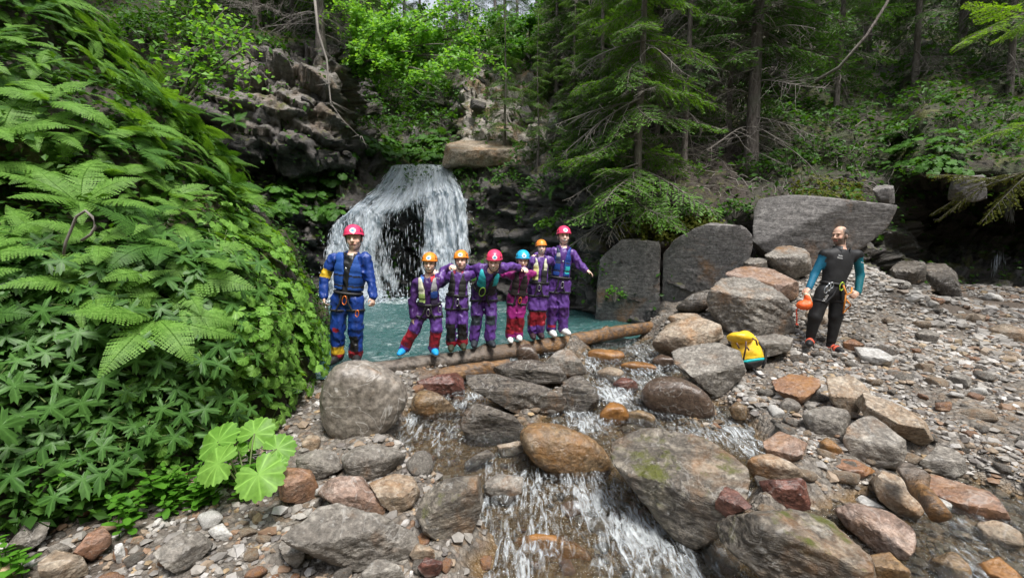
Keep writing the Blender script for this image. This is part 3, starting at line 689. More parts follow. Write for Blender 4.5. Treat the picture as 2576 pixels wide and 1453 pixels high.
R([(1250,1122),(1318,1108),(1322,1142),(1262,1145)], 'tan', 'small flat brown rock left of the ochre boulder', p=14, edge=.6)
R([(1215,1212),(1250,1190),(1318,1200),(1312,1235),(1280,1266),(1232,1245)], 'grey', 'grey-green rock awash beside the dark angular rock', p=14, edge=.6)
# ---- left foreground
R([(703,1335),(740,1280),(850,1264),(960,1300),(1056,1350),(1042,1400),(980,1432),(870,1428),(760,1388),(715,1358)], 'grey', 'wide flat grey slab at the bottom left of the stream', p=12, edge=.55, tilt=(.45, .1), sub=5, strata=.03)
R([(1045,1290),(1062,1230),(1130,1200),(1206,1194),(1217,1250),(1190,1330),(1120,1352),(1065,1325)], 'mossy', 'dark angular rock with a ridge beside the shallows', p=24, edge=.62, tilt=(.5, -.25), sub=5)
R([(928,1218),(990,1190),(1040,1200),(1057,1240),(1040,1272),(1000,1292),(950,1258)], 'tan', 'yellowish angular rock left of the dark ridged rock', p=22, edge=.45)
R([(858,1150),(900,1120),(960,1117),(1021,1145),(1005,1180),(940,1206),(880,1196)], 'grey', 'rounded brownish grey rock below the big smooth boulder', p=8, edge=.6)
R([(798,1235),(830,1195),(910,1200),(972,1262),(960,1297),(900,1272),(820,1257)], 'pink', 'pale pinkish rock above the flat slab', p=14, edge=.5)
R([(694,1208),(720,1174),(780,1180),(802,1222),(780,1262),(710,1247)], 'rust', 'reddish brown rock near the big butterbur leaves', p=14, edge=.6)
R([(744,1152),(790,1130),(850,1135),(862,1178),(800,1202),(755,1182)], 'grey', 'grey rock between reddish rock and round grey rock', p=14, edge=.55)
R([(758,1112),(775,1092),(800,1092),(807,1112),(795,1137),(765,1132)], 'tan', 'small tan stone at the foot of the bank', p=9, edge=.6)
R([(384,1378),(440,1342),(500,1335),(537,1366),(500,1412),(460,1442),(410,1412)], 'grey', 'angular grey rock on the near left gravel', p=24, edge=.55, tilt=(.4, .2))
R([(3,1392),(60,1332),(126,1315),(110,1362),(70,1388)], 'grey', 'flat tilted grey slab in the lower left corner', p=26, edge=.35, tilt=(.5, .2))
R([(183,1395),(220,1350),(282,1325),(282,1372),(230,1408)], 'rust', 'rust-brown rock below the small green plants', p=16, edge=.55)
R([(118,1378),(150,1364),(182,1380),(166,1402),(130,1402)], 'grey', 'small pale grey rock between slab and rust-brown rock', p=18, edge=.5)
R([(78,1435),(120,1400),(180,1420),(212,1470),(90,1480)], 'tan', 'tan rock cut by the bottom edge at left', p=14, edge=.55)
R([(523,1336),(560,1314),(587,1346),(560,1367)], 'white', 'whitish stone on the left gravel', p=18, edge=.5)
R([(288,1366),(311,1364),(317,1412),(296,1414)], 'white', 'narrow upright pale stone on the left gravel', p=18, edge=.4)
R([(908,1445),(950,1404),(1000,1430),(1018,1478),(920,1482)], 'grey', 'pale grey rock cut by the bottom edge below the slab', p=14, edge=.55, y=2.02)
R([(1050,1425),(1070,1400),(1110,1410),(1115,1440),(1070,1450)], 'red', 'dark reddish stone in the shallows near the slab', p=14, edge=.6)
R([(1030,1395),(1050,1365),(1090,1380),(1095,1405),(1050,1412)], 'tan', 'small ochre stone wedged at the end of the slab', p=12, edge=.6)
R([(700,1370),(730,1345),(770,1390),(760,1425),(720,1405)], 'grey', 'dark grey stone propping the flat slab', p=16, edge=.5)
# ---- right bank
R([(1940,965),(2000,940),(2058,944),(2066,975),(2040,1002),(2005,1022),(1970,1000)], 'rust', 'rusty orange flat slab below the guide', p=24, edge=.30, tilt=(.35, 0))
R([(2078,958),(2120,944),(2180,975),(2192,1010),(2150,1047),(2090,1012)], 'tan', 'brown-grey slab right of the rusty slab', p=20, edge=.4, tilt=(.3, .1))
R([(2018,1042),(2070,1020),(2130,1030),(2140,1060),(2115,1097),(2060,1097),(2025,1072)], 'grey', 'lumpy pale grey boulder at the edge of the shallows', p=9, edge=.6)
R([(2153,1008),(2180,988),(2260,1014),(2330,1060),(2352,1100),(2330,1118),(2270,1092),(2200,1058)], 'tan', 'long pale tan slab tilted on the right bank', p=26, edge=.5, tilt=(.35, .3), sub=5)
R([(2118,1102),(2150,1044),(2200,1050),(2282,1110),(2276,1152),(2250,1177),(2170,1157),(2125,1122)], 'grey', 'big light grey boulder under the tan slab', p=12, edge=.5, tilt=(.4, .2), sub=5)
R([(2308,1158),(2350,1114),(2420,1130),(2427,1182),(2380,1197),(2330,1182)], 'grey', 'bluish grey rock on the right gravel', p=16, edge=.5)
R([(2048,1172),(2080,1150),(2150,1150),(2202,1182),(2150,1207),(2090,1202)], 'rust', 'low reddish slab in the wet right shallows', p=18, edge=.5)
R([(2188,1202),(2215,1180),(2290,1210),(2332,1262),(2300,1312),(2250,1272),(2200,1237)], 'tan', 'brown leaning slab beside the short driftwood log', p=22, edge=.45, tilt=(.4, .4))
R([(2098,1284),(2140,1264),(2230,1285),(2300,1330),(2306,1372),(2270,1402),(2200,1382),(2130,1332)], 'pink', 'large peach-coloured rock behind the striped slab', p=11, edge=.55, tilt=(.4, .3), sub=5)
R([(2148,1256),(2170,1244),(2232,1276),(2222,1294),(2180,1284)], 'white', 'small pale flat stone above the peach-coloured rock', p=16, edge=.5)
R([(2178,1402),(2240,1388),(2292,1440),(2284,1480),(2200,1480)], 'ochre', 'ochre stone cut by the bottom edge at right', p=12, edge=.6, y=2.1)
R([(2318,1202),(2440,1208),(2520,1258),(2562,1302),(2440,1296),(2360,1254)], 'rust', 'broad low pinkish slab sunk in the right gravel', p=18, edge=.2, tilt=(.2, 0), k=.6, sink=.3)
R([(2455,1325),(2520,1312),(2570,1335),(2580,1380),(2490,1385)], 'tan', 'tan stone at the right edge in the shallows', p=9, edge=.5)
R([(2330,1400),(2390,1378),(2440,1410),(2430,1450),(2350,1455)], 'ochre', 'yellowish stone under shallow water at lower right', p=9, edge=.6)
R([(2440,1420),(2510,1395),(2580,1430),(2580,1475),(2450,1475)], 'orange', 'ochre slab in the lower right corner', p=12, edge=.5)
R([(2330,1260),(2355,1250),(2395,1270),(2385,1295),(2345,1290)], 'white', 'pale stone beside the lower end of the driftwood', p=9, edge=.6)
R([(2380,1300),(2420,1290),(2470,1310),(2450,1335),(2395,1330)], 'ochre', 'flat ochre stone below the driftwood', p=14, edge=.4)
R([(2060,1110),(2085,1100),(2120,1130),(2105,1150),(2065,1140)], 'ochre', 'small yellowish stone left of the big light grey boulder', p=9, edge=.6)
R([(1960,1020),(1985,1000),(2015,1020),(2010,1040),(1970,1040)], 'grey', 'small smooth grey stone below the rusty slab', p=6, edge=.6)
R([(1835,1030),(1855,1010),(1880,1025),(1880,1055),(1850,1055)], 'ochre', 'small wet brown stone right of the egg-shaped boulder', p=7, edge=.7)
# ---- boulder pile right of the pool
R([(1776,765),(1810,708),(1870,696),(1960,745),(2002,785),(1988,836),(1900,842),(1820,826),(1784,795)], 'grey', 'biggest grey boulder of the pile beside the guide', p=13, edge=.6, tilt=(.35, .15), sub=5, k=.9, y=6.3, strata=.03)
R([(1823,692),(1870,669),(1940,680),(2010,715),(2008,752),(1940,752),(1860,712)], 'pink', 'pinkish flat boulder behind the biggest boulder', p=14, edge=.5, tilt=(.3, .1), y=7.0, k=.9)
R([(1923,655),(1965,617),(2012,625),(2042,660),(2042,690),(1990,697),(1935,678)], 'grey', 'topmost grey boulder of the pile against the slab wall', p=14, edge=.5, y=7.5)
R([(1868,668),(1900,648),(1932,655),(1932,684),(1880,684)], 'grey', 'small grey boulder left of the topmost boulder', p=12, edge=.5, y=7.6)
R([(1640,862),(1680,815),(1750,795),(1816,820),(1822,852),(1740,864),(1700,897),(1660,887)], 'tan', 'streaked tan-grey boulder at the right end of the log', p=12, edge=.5, tilt=(.4, -.1), sub=5, y=6.0)
R([(1678,802),(1710,787),(1770,792),(1762,818),(1700,820)], 'tan', 'low brown slab behind the streaked boulder', p=14, edge=.5, y=6.9)
R([(1700,775),(1740,745),(1792,728),(1790,772),(1740,788)], 'dark', 'dark rounded rock between slab wall and biggest boulder', p=8, edge=.7, y=7.3)
R([(1655,790),(1672,778),(1705,785),(1705,812),(1660,812)], 'dark', 'dark stone against the right log end', p=10, edge=.6, y=7.7)
R([(1888,848),(1950,838),(1997,850),(1988,882),(1920,897),(1888,872)], 'grey', 'grey rock just right of the yellow backpack', p=16, edge=.6, y=5.5)
R([(1830,850),(1850,838),(1880,842),(1885,865),(1845,872)], 'grey', 'grey rock just behind the yellow backpack', p=12, edge=.6, y=5.9)
R([(2018,790),(2060,772),(2110,790),(2115,825),(2060,832),(2020,822)], 'tan', 'tan rock behind the guide\'s knees', p=14, edge=.6, y=6.4)
R([(2112,792),(2150,780),(2192,800),(2182,836),(2120,840)], 'grey', 'bluish grey rock right of the guide\'s knee', p=16, edge=.6, y=6.5)
R([(2176,818),(2205,808),(2222,820),(2216,842),(2180,843)], 'white', 'small pale rock right of the bluish grey rock', p=16, edge=.6, y=6.5)
R([(2148,872),(2200,875),(2252,900),(2228,922),(2165,902)], 'white', 'pale flat block right of the guide\'s feet', p=22, edge=.5)
R([(2120,860),(2150,852),(2175,868),(2160,885),(2125,880)], 'rust', 'small brown rock beside the guide\'s left shoe', p=14, edge=.6)
R([(2130,720),(2165,700),(2200,715),(2195,745),(2145,748)], 'grey', 'grey rock on the gravel mound behind the guide\'s elbow', p=14, edge=.6, y=7.3)
R([(2235,690),(2290,655),(2330,680),(2330,712),(2260,715)], 'dark', 'flat dark grey slab at the mouth of the dark hollow', p=20, edge=.4, y=8.3)
R([(2310,690),(2345,660),(2400,700),(2420,745),(2370,750)], 'dark', 'leaning dark slab inside the hollow', p=22, edge=.6, y=8.4)
R([(2480,830),(2540,815),(2590,830),(2590,865),(2500,862)], 'tan', 'broad brown boulder at the right edge by the hollow', p=8, edge=.6)
R([(2380,950),(2400,935),(2440,945),(2445,970),(2400,972)], 'grey', 'bluish block alone on the far right gravel', p=18, edge=.6)
R([(2300,840),(2330,825),(2365,840),(2355,865),(2310,862)], 'grey', 'grey stone near the dead root by the hollow', p=14, edge=.6)
R([(2385,500),(2400,445),(2478,440),(2485,495),(2450,505)], 'slab', 'smooth grey block jutting out above the dark hollow', p=26, edge=.8, y=8.6, tilt=(.1, 0))
R([(2195,480),(2215,465),(2245,475),(2250,510),(2210,515)], 'slab', 'grey block on the upper edge of the slab wall', p=22, edge=.6, y=8.4)
# ---- slabs of the wall
R([(1497,790),(1508,650),(1560,605),(1600,600),(1664,612),(1662,800),(1600,812),(1520,812)], 'slab', 'leftmost upright grey slab of the rock wall by the pool', p=26, edge=.97, y=9.25, k=.5, rough=.02, sub=5, chamfer=2, sink=.1, name='rock_slab', cat='rock slab', strata=.012)
R([(1664,770),(1668,640),(1700,600),(1790,560),(1880,575),(1894,590),(1880,720),(1800,790),(1680,800)], 'slab', 'middle grey slab of the rock wall behind the boulder pile', p=26, edge=.97, y=8.45, k=.4, rough=.02, sub=5, chamfer=2, sink=.1, name='rock_slab', cat='rock slab', strata=.012)
R([(1893,530),(1905,500),(2000,490),(2150,510),(2258,515),(2240,560),(2180,618),(2110,665),(1960,690),(1895,690)], 'slab', 'large right grey slab with a slanting lower edge behind the guide', p=30, edge=.97, y=8.3, k=.35, rough=.015, sub=5, chamfer=2, sink=.02, name='rock_slab', cat='rock slab', strata=.012)
R([(1112,405),(1150,362),(1240,352),(1340,372),(1345,405),(1240,415),(1130,425)], 'tan', 'pale tan rock ledge right of the waterfall lip', p=14, edge=.5, y=14.6, tilt=(.4, 0), sub=5)
R([(1372,350),(1385,315),(1405,295),(1418,305),(1402,345),(1380,365)], 'white', 'bright pale rock tooth among the spruces', p=14, edge=.6, y=13.6)

# ---- rock blocks of the fractured left cliff, and ledges
blk_meshes = []
for i in range(7):
    rng = np.random.default_rng(300 + i)
    Vd, F = ico(3); pl = np.concatenate([unit(rng.normal(size=(11, 3))), np.eye(3), -np.eye(3)]); dd = rng.uniform(.55, 1.0, 17)
    q = np.maximum(Vd @ pl.T, 0) / dd; r = 1 / (q ** 50).sum(1) ** (1 / 50.)
    Pm = Vd * r[:, None] * np.array([1, .8, .65]); Pm = Pm + Vd * (.05 * fbm(Pm * 2.2, 4, 70 + i))[:, None]
    blk_meshes.append(mesh_np('rock_block', Pm, F, False)); blk_meshes[-1].materials.append(M_cliff)
def put(me, name, loc, s, rot, parent=None):
    o = bpy.data.objects.new(name, me); COL.objects.link(o); o.location = loc
    o.scale = s if not np.isscalar(s) else (s, s, s); o.rotation_euler = rot
    if parent is not None: o.parent = parent
    return o
rng = np.random.default_rng(5)
for i in range(60):
    if i < 22: u, v = rng.uniform(560, 950), rng.uniform(170, 440)
    elif i < 42: u, v = rng.uniform(1190, 1480), rng.uniform(450, 740)
    else: u, v = rng.uniform(1150, 1400), rng.uniform(180, 350)
    P, n = wall_at(u, v); s = rng.uniform(.16, .42)
    par = cliff if u < 1190 else hillside
    put(blk_meshes[i % 7], 'rock_block', P - n * s * .35, (s * rng.uniform(.8, 1.3), s, s * rng.uniform(.6, 1.1)), rng.uniform(-.7, .7, 3) + np.array([0, .35, 0]), par)

# ---- loose stones: individuals, then gravel
st_meshes = {}
for key in ('grey', 'tan', 'rust', 'white', 'dark'):
    st_meshes[key] = []
    for i in range(4):
        rng = np.random.default_rng(400 + i + 10 * len(st_meshes))
        Vd, F = ico(2); pl = np.concatenate([unit(rng.normal(size=(10, 3))), np.eye(3), -np.eye(3)]); dd = rng.uniform(.6, 1.0, 16)
        q = np.maximum(Vd @ pl.T, 0) / dd; pw = [18, 8, 12, 24][i]; r = 1 / (q ** pw).sum(1) ** (1. / pw)
        Pm = Vd * r[:, None] * np.array([1, .75, .5]); Pm = Pm + Vd * (.05 * fbm(Pm * 3, 3, 90 + i))[:, None]
        me = mesh_np('stone', Pm, F, True); me.materials.append(RM[key]); st_meshes[key].append(me)
rng = np.random.default_rng(99)
cnt = {}
names = {'grey': 'grey', 'tan': 'tan', 'rust': 'rust-brown', 'white': 'whitish', 'dark': 'dark'}
placed = []
tries = 0
while len(placed) < 290 and tries < 20000:
    tries += 1
    z_ = rng.random()
    if z_ < .66: u, v = rng.uniform(1850, 2640), rng.uniform(720, 1470) if rng.random() < .6 else rng.uniform(880, 1300); reg = 'right gravel bank'
    elif z_ < .84: u, v = rng.uniform(-40, 1100), rng.uniform(1120, 1470); reg = 'left gravel bank'
    else: u, v = rng.uniform(960, 2100), rng.uniform(960, 1470); reg = 'stream bed'
    P = ground_hit(u, v)
    if P[1] > 9 or P[0] < -3.4: continue
    gz_ = float(ground_z(P[0], P[1])); s = min(rng.lognormal(-2.65, .42), .19) * (1.25 if P[1] > 4 else .85)
    if any((P[0] - a) ** 2 + (P[1] - b_) ** 2 < (s + c_) ** 2 for a, b_, c_ in placed): continue
    if reg != 'stream bed' and gz_ < float(water_z(P[0], P[1])) - .01: continue
    placed.append((P[0], P[1], s * .8))
    key = rng.choice(['grey', 'tan', 'rust', 'white', 'dark'], p=[.4, .26, .14, .12, .08] if reg != 'stream bed' else [.2, .35, .35, 0, .1])
    o = put(st_meshes[key][int(rng.integers(4))], 'stone', (P[0], P[1], gz_ + s * .18), s, (rng.uniform(-.3, .3), rng.uniform(-.3, .3), rng.uniform(0, 6.28)))
    near = min(NAMED, key=lambda t: (t[0] - P[0]) ** 2 + (t[1] - P[1]) ** 2); words = near[2].split(); cutw = {'at', 'lying', 'below', 'beside', 'right', 'left', 'wedged', 'leaning', 'in', 'of', 'under', 'with', 'perched', 'standing', 'awash', 'half', 'tucked', 'drowned', 'breaking', 'between', 'near', 'on', 'cut', 'propping', 'tilted', 'sunk', 'behind', 'just', 'against', 'above', 'streaked', 'alone', 'inside', 'jutting'}
    cutk = next((q_ for q_, w_ in enumerate(words) if q_ > 1 and w_ in cutw), len(words)); szw = 'tiny' if s < .06 else ('small' if s < .10 else 'fist-sized')
    side = 'nearer than' if P[1] < near[1] else 'behind'; lr = 'left' if P[0] < near[0] else 'right'
    tag(o, f'{szw} {names[key]} stone {side} and {lr} of the ' + ' '.join(words[:min(cutk, 7)]), 'stone', f'{names[key]} stones on the {reg}')
# gravel
ng = 27000
rng = np.random.default_rng(123)
gxr = np.concatenate([rng.uniform(-3.4, 6.6, ng * 2), rng.uniform(1.8, 6.0, ng), rng.uniform(5.5, 11.5, ng)]); gyr = np.concatenate([rng.uniform(1.7, 8.0, ng * 2), rng.uniform(2.0, 7.6, ng), rng.uniform(4.2, 10.2, ng)])
gzr = ground_z(gxr, gyr); wzr = water_z(gxr, gyr)
okm = (gyr < log_y(gxr) + .3) | (gxr > 2.6)
okm &= (gzr > wzr - .16) & (fbm2(gxr * 1.3, gyr * 1.3, 3, 77) + rng.uniform(-.6, .6, len(gxr)) > -.15)
gu, gv = project(np.stack([gxr, gyr, gzr], -1)); okm &= (gu > -150) & (gu < 2750) & (gv < 1600)
idx = np.where(okm)[0][:]; rng.shuffle(idx); idx = idx[:ng]
gxr, gyr, gzr = gxr[idx], gyr[idx], gzr[idx]; k = len(idx)
sz_all = np.clip(rng.lognormal(-3.95, .5, k), .008, .06) * np.where(gyr > 4, 1.15, .95) * np.where(gxr > 6, 1.7, 1)
OCT = (np.array([(1, 0, 0), (-1, 0, 0), (0, 1, 0), (0, -1, 0), (.1, 0, 1), (0, .1, -1.)]) * 1.05, np.array([(0, 2, 4), (2, 1, 4), (1, 3, 4), (3, 0, 4), (2, 0, 5), (1, 2, 5), (3, 1, 5), (0, 3, 5)]))
gv_, gf_, gc_, n0 = [], [], [], 0
pal = np.array([(.20, .185, .17), (.27, .25, .225), (.33, .31, .285), (.42, .40, .38), (.26, .20, .145), (.22, .14, .09), (.14, .125, .115), (.30, .22, .13)])
pxs = sz_all / gyr
for big_ in (True, False):
    selg = (pxs > np.quantile(pxs, .62)) == big_; Vd, F = ico(0) if big_ else OCT; X_, Y_, Z_, sz = gxr[selg], gyr[selg], gzr[selg], sz_all[selg]; k = len(X_); nv = len(Vd)
    A = rng.uniform(0, 6.28, k); ca, sa = np.cos(A)[:, None], np.sin(A)[:, None]
    Q = Vd[None] * (1 + rng.uniform(-.35, .35, (k, nv, 1))) * np.stack([np.ones(k), rng.uniform(.55, 1, k), rng.uniform(.35, .7, k)], -1)[:, None, :] * sz[:, None, None]
    Q = np.stack([Q[..., 0] * ca - Q[..., 1] * sa, Q[..., 0] * sa + Q[..., 1] * ca, Q[..., 2]], -1) + np.stack([X_, Y_, Z_ + sz * .2], -1)[:, None, :]
    cc = pal[rng.choice(8, k, p=[.2, .22, .16, .08, .12, .08, .08, .06])] * rng.uniform(.8, 1.15, (k, 1))
    wetg = np.clip((water_z(X_, Y_) + .03 - Z_) * 20, 0, 1)[:, None]; cc = cc * (1 - .5 * wetg) * (1 - wetg * np.array([0, .12, .3]))
    soilg = (sstep(6.3, 7.2, X_) * sstep(5.4, 6.6, Y_))[:, None]; cc = cc * (1 - .4 * soilg)
    scree = np.exp(-((X_ - 5.4) ** 2 + (Y_ - 7.4) ** 2) / 2.5)[:, None]; cc = cc * (1 - .6 * scree) + .6 * scree * np.array([.36, .345, .32]) * rng.uniform(.75, 1.2, (k, 1))
    gv_.append(Q.reshape(-1, 3)); gf_.append((F[None] + (np.arange(k) * nv)[:, None, None]).reshape(-1, 3) + n0); gc_.append(np.repeat(cc, nv, 0)); n0 += k * nv
M_gravel = vcol_mat('gravel_stones', .6, .4, .4, 60, .25)
tag(obj('gravel', mesh_np('gravel', np.concatenate(gv_), np.concatenate(gf_), False, col=np.concatenate(gc_)), M_gravel), 'loose grey and brown gravel covering both stream banks', 'gravel', kind='stuff')

# ------------------------------------------------------------------ logs
M_log, nt, out = new_mat('weathered_log'); g = N(nt)
b = g.n('ShaderNodeBsdfPrincipled'); tc = g.n('ShaderNodeTexCoord'); P = tc.outputs['Object']; a = g.attr('along').outputs['Fac']
bark = g.noise(g.mapping(P, (1.2, 1.2, 1.2)), 9, 6, .7); gr = g.noise(g.mapping(P, (2.0, 6, 6), (0, 0, .53)), 5, 5, .65)
c = g.mix(g.ramp(gr, [(.38, 0), (.6, 1)]), (.13, .065, .022), (.25, .14, .06))
c = g.mix(g.ramp(bark, [(.46, 0), (.56, .9)]), c, (.085, .06, .045))
gy_ = g.mix(g.ramp(bark, [(.42, 0), (.58, 1)]), (.05, .04, .032), (.17, .14, .115))
c = g.mix(g.ramp(g.math('ADD', a, g.math('MULTIPLY', g.math('SUBTRACT', bark, .5), .6)), [(.25, 1), (.5, 0)]), c, gy_)
g.l(c, b.inputs['Base Color']); b.inputs['Roughness'].default_value = .32
g.l(g.bump(g.math('ADD', bark, gr), .7, .03), b.inputs['Normal']); g.l(b.outputs[0], out.inputs[0])
def make_log(name, A, B, ra, rb, seed, bend=.05, n=120, seg=22, knots=5):
    A, B = np.asarray(A, float), np.asarray(B, float); t = np.linspace(0, 1, n)
    rng = np.random.default_rng(seed)
    ax = B - A; L = np.linalg.norm(ax); T = unit(ax); S = unit(np.cross(T, [0, 0, 1.0])); Z = np.cross(S, T)
    cen = A[None] + t[:, None] * ax + np.sin(t * np.pi)[:, None] * (-bend) * Z + .02 * np.stack([0 * t, 0 * t, fbm2(t * 4, t * 0, 2, seed)], -1)
    th = np.linspace(0, 2 * np.pi, seg, endpoint=False)
    rr = (ra + (rb - ra) * t)[:, None] * (1 + .07 * np.sin(3 * th + 5 * t[:, None]))
    Pn = cen[:, None] + rr[..., None] * (np.cos(th)[None, :, None] * S + np.sin(th)[None, :, None] * Z)
    rr = rr * (1 + .10 * fbm(Pn * np.array([3, 3, 3.]), 4, seed) + .03 * fbm(Pn * 14, 3, seed + 1))
    for _ in range(knots):
        kt, ka = rng.uniform(.08, .92), rng.uniform(0, 2.6)
        rr = rr + .04 * np.exp(-(((t[:, None] - kt) * L / .055) ** 2 + ((np.abs((th[None] - ka + np.pi) % (2 * np.pi) - np.pi)) / .45) ** 2))
    Pn = cen[:, None] + rr[..., None] * (np.cos(th)[None, :, None] * S + np.sin(th)[None, :, None] * Z)
    V = Pn.reshape(-1, 3); i = np.arange(n * seg).reshape(n, seg); j = np.roll(i, -1, 1)
    F = np.stack([i[:-1], j[:-1], j[1:], i[1:]], -1).reshape(-1, 4)
    V = np.concatenate([V, cen[:1], cen[-1:]])
    F = np.concatenate([F, np.array([[i[0][(2 * q + 2) % seg], i[0][2 * q + 1], i[0][2 * q], n * seg] for q in range(seg // 2)]), np.array([[i[-1][2 * q], i[-1][2 * q + 1], i[-1][(2 * q + 2) % seg], n * seg + 1] for q in range(seg // 2)])])
    base = cen[n // 2] - np.array([0, 0, ra])
    al = np.concatenate([np.repeat(t, seg), [0, 1]])
    return obj(name, mesh_np(name, V - base, F, True, attrs={'along': al}), M_log, None, base)
LOG_R = .115
o = make_log('fallen_log', LOG_A, LOG_B, .12, .105, 3, bend=.05, knots=9)
tag(o, 'long fallen log bridging the pool outlet with six people standing on it', 'log')
o = make_log('fallen_log', (-1.72, 4.98, -.06), (-.05, 5.72, -.03), .085, .10, 8, bend=.0, knots=4)
tag(o, 'shorter grey log lying just below the long one', 'log')
a_ = on_z(2278, 1178, -.05); b_ = on_z(2362, 1302, -.12)
o = make_log('driftwood_log', a_, b_ + np.array([0, 0, .02]), .055, .06, 12, bend=0, n=40, knots=2)
tag(o, 'short pale driftwood log between rocks on the right bank', 'log')
# ================================================================== WATERFALL
M_fall, nt, out = new_mat('falling_water'); g = N(nt)
b = g.n('ShaderNodeBsdfPrincipled'); b.inputs['Base Color'].default_value = (.80, .86, .92, 1); b.inputs['Roughness'].default_value = .25
tr = g.n('ShaderNodeBsdfTranslucent'); tr.inputs['Color'].default_value = (.80, .87, .93, 1)
tp = g.n('ShaderNodeBsdfTransparent')
m1 = g.n('ShaderNodeMixShader'); m1.inputs[0].default_value = .35; g.l(b.outputs[0], m1.inputs[1]); g.l(tr.outputs[0], m1.inputs[2])
m2 = g.n('ShaderNodeMixShader'); m2.inputs[0].default_value = .12; g.l(m1.outputs[0], m2.inputs[1]); g.l(tp.outputs[0], m2.inputs[2]); g.l(m2.outputs[0], out.inputs[0])
AF = np.array([0, .12, .25, .4, .5, .58, .7, .85, 1.0])
EU = np.array([826, 850, 890, 940, 985, 1040, 1082, 1130, 1172.]); EVv = np.array([610, 560, 525, 530, 545, 518, 500, 490, 505.])
LU = np.array([985, 990, 1000, 1020, 1040, 1060, 1085, 1112, 1138.]); LV = np.array([422, 419, 416, 415, 414, 414, 415, 417, 421.])
BU = np.array([808, 842, 888, 940, 984, 1056, 1090, 1142, 1190.])
def wall_y(u, v):
    i = int(np.clip((u - us[0]) / STEP, 1, len(us) - 2)); j = int(np.clip((v - vsn[0]) / STEP, 1, len(vsn) - 2)); return PW[j - 1:j + 2, i - 1:i + 2, 1].min()
def fall_path(a, n=26):
    lu, lv, eu, ev, bu = (np.interp(a, AF, A_) for A_ in (LU, LV, EU, EVv, BU))
    t1 = np.linspace(0, 1, n)
    u1 = lu + (eu - lu) * (t1 ** 1.15); v1 = lv + (ev - lv) * t1 ** (1.0 if a > .5 else .8)
    y1 = 15.0 + (13.45 - 15.0) * sstep(0, 1, t1 * .9 + .1) - .15 * np.sin(t1 * np.pi)
    y1 = np.minimum.accumulate(np.minimum(y1, [wall_y(a_, b_) - .10 for a_, b_ in zip(u1, v1)]))
    P1 = at(u1, v1, y1); e = P1[-1]
    bx = at(bu, 745, e[1] - .15)[0]
    t2 = np.linspace(0, 1, 2 * n)[1:]
    P2 = np.stack([e[0] + (bx - e[0]) * np.sqrt(t2) * .8, e[1] - .25 * np.sqrt(t2), e[2] + (-.05 - e[2]) * t2], -1)
    uu_, vv_ = project(P2); P2[:, 1] = np.minimum.accumulate(np.minimum(P2[:, 1], [wall_y(a_, b_) - .08 for a_, b_ in zip(uu_, vv_)]))
    return np.concatenate([P1, P2]), n
rng = np.random.default_rng(17)
def spindle(A, B, r):                         # n spindles as octahedra
    A, B = np.asarray(A), np.asarray(B); n = len(A); T = unit(B - A); S = unit(np.cross(T, [0.3, 1.0, .1])); Z = np.cross(S, T); M_ = (A * .45 + B * .55); r = np.asarray(r)[:, None]
    V = np.stack([A, M_ + S * r, M_ + Z * r, M_ - S * r, M_ - Z * r, B], 1)
    F = np.array([(0, 2, 1), (0, 3, 2), (0, 4, 3), (0, 1, 4), (5, 1, 2), (5, 2, 3), (5, 3, 4), (5, 4, 1)])
    return V.reshape(-1, 3), (F[None] + (np.arange(n) * 6)[:, None, None]).reshape(-1, 3)
paths = np.stack([fall_path(a)[0] for a in np.linspace(0, 1, 161)])          # 161 x m x 3
for _ in range(3): paths[1:-1] = .25 * paths[:-2] + .5 * paths[1:-1] + .25 * paths[2:]
m_ = paths.shape[1]; nlip = 26; fl = nlip / m_; al = np.linspace(0, 1, 161)
def density(a, s):                            # how much water runs down: a across the lip, s along the flow
    wob = .05 * fbm2(a * 9 + 3, s * 5, 3, 90)
    right = sstep(.60, .70, a + wob + .05 * np.clip(s - fl, 0, 1)); left = 1 - sstep(.44, .53, a + wob + .06 * np.clip(fl * 1.4 - s, 0, .3))
    st = .5 + .5 * np.sin(a * 70 + 2.5 * np.sin(a * 23) + 2 * fbm2(a * 6, s * 3, 2, 91))
    top = 1 - sstep(fl * .75, fl * 1.25, s)
    d = 1.0 * right + left * (.42 + .46 * st) * (1 - .12 * sstep(.6, 1, s)) + .21
    d = np.maximum(d, top * (.78 + .2 * right)); d = d * (1 - .5 * np.exp(-((a - .9) / .02) ** 2) * (s > fl * .4))
    return np.clip(d * sstep(0, .05, a) * sstep(0, .03, 1 - a), 0, 1)
def veil(nx, ny, back, seed, rough_):
    fi = np.linspace(0, 160, nx); fk = np.linspace(0, m_ - 1, ny); i0 = np.clip(fi.astype(int), 0, 159); k0 = np.clip(fk.astype(int), 0, m_ - 2); fx = (fi - i0)[:, None, None]; fy = (fk - k0)[None, :, None]
    G = (paths[np.ix_(i0, k0)] * (1 - fx) + paths[np.ix_(i0 + 1, k0)] * fx) * (1 - fy) + (paths[np.ix_(i0, k0 + 1)] * (1 - fx) + paths[np.ix_(i0 + 1, k0 + 1)] * fx) * fy
    A, S_ = np.meshgrid(fi / 160, fk / (m_ - 1), indexing='ij'); nz = fbm(np.stack([A * 45, S_ * 9, A * 0 + seed], -1), 4, seed, .6)
    G = G + np.stack([.02 * nz, back + rough_ * nz, .03 * nz], -1); return G.reshape(-1, 3), grid_faces(nx, ny), A.ravel(), S_.ravel()
Vs, Fs, As, Ss, n0 = [], [], [], [], 0
for (bk, sd, rg) in ((.05, 5, .10), (-.10, 6, .12)):
    v_, f_, a_, s_ = veil(190, 120, bk, sd, rg); Vs.append(v_); Fs.append(f_ + n0); n0 += len(v_); As.append(a_ + sd * 1.7); Ss.append(s_)
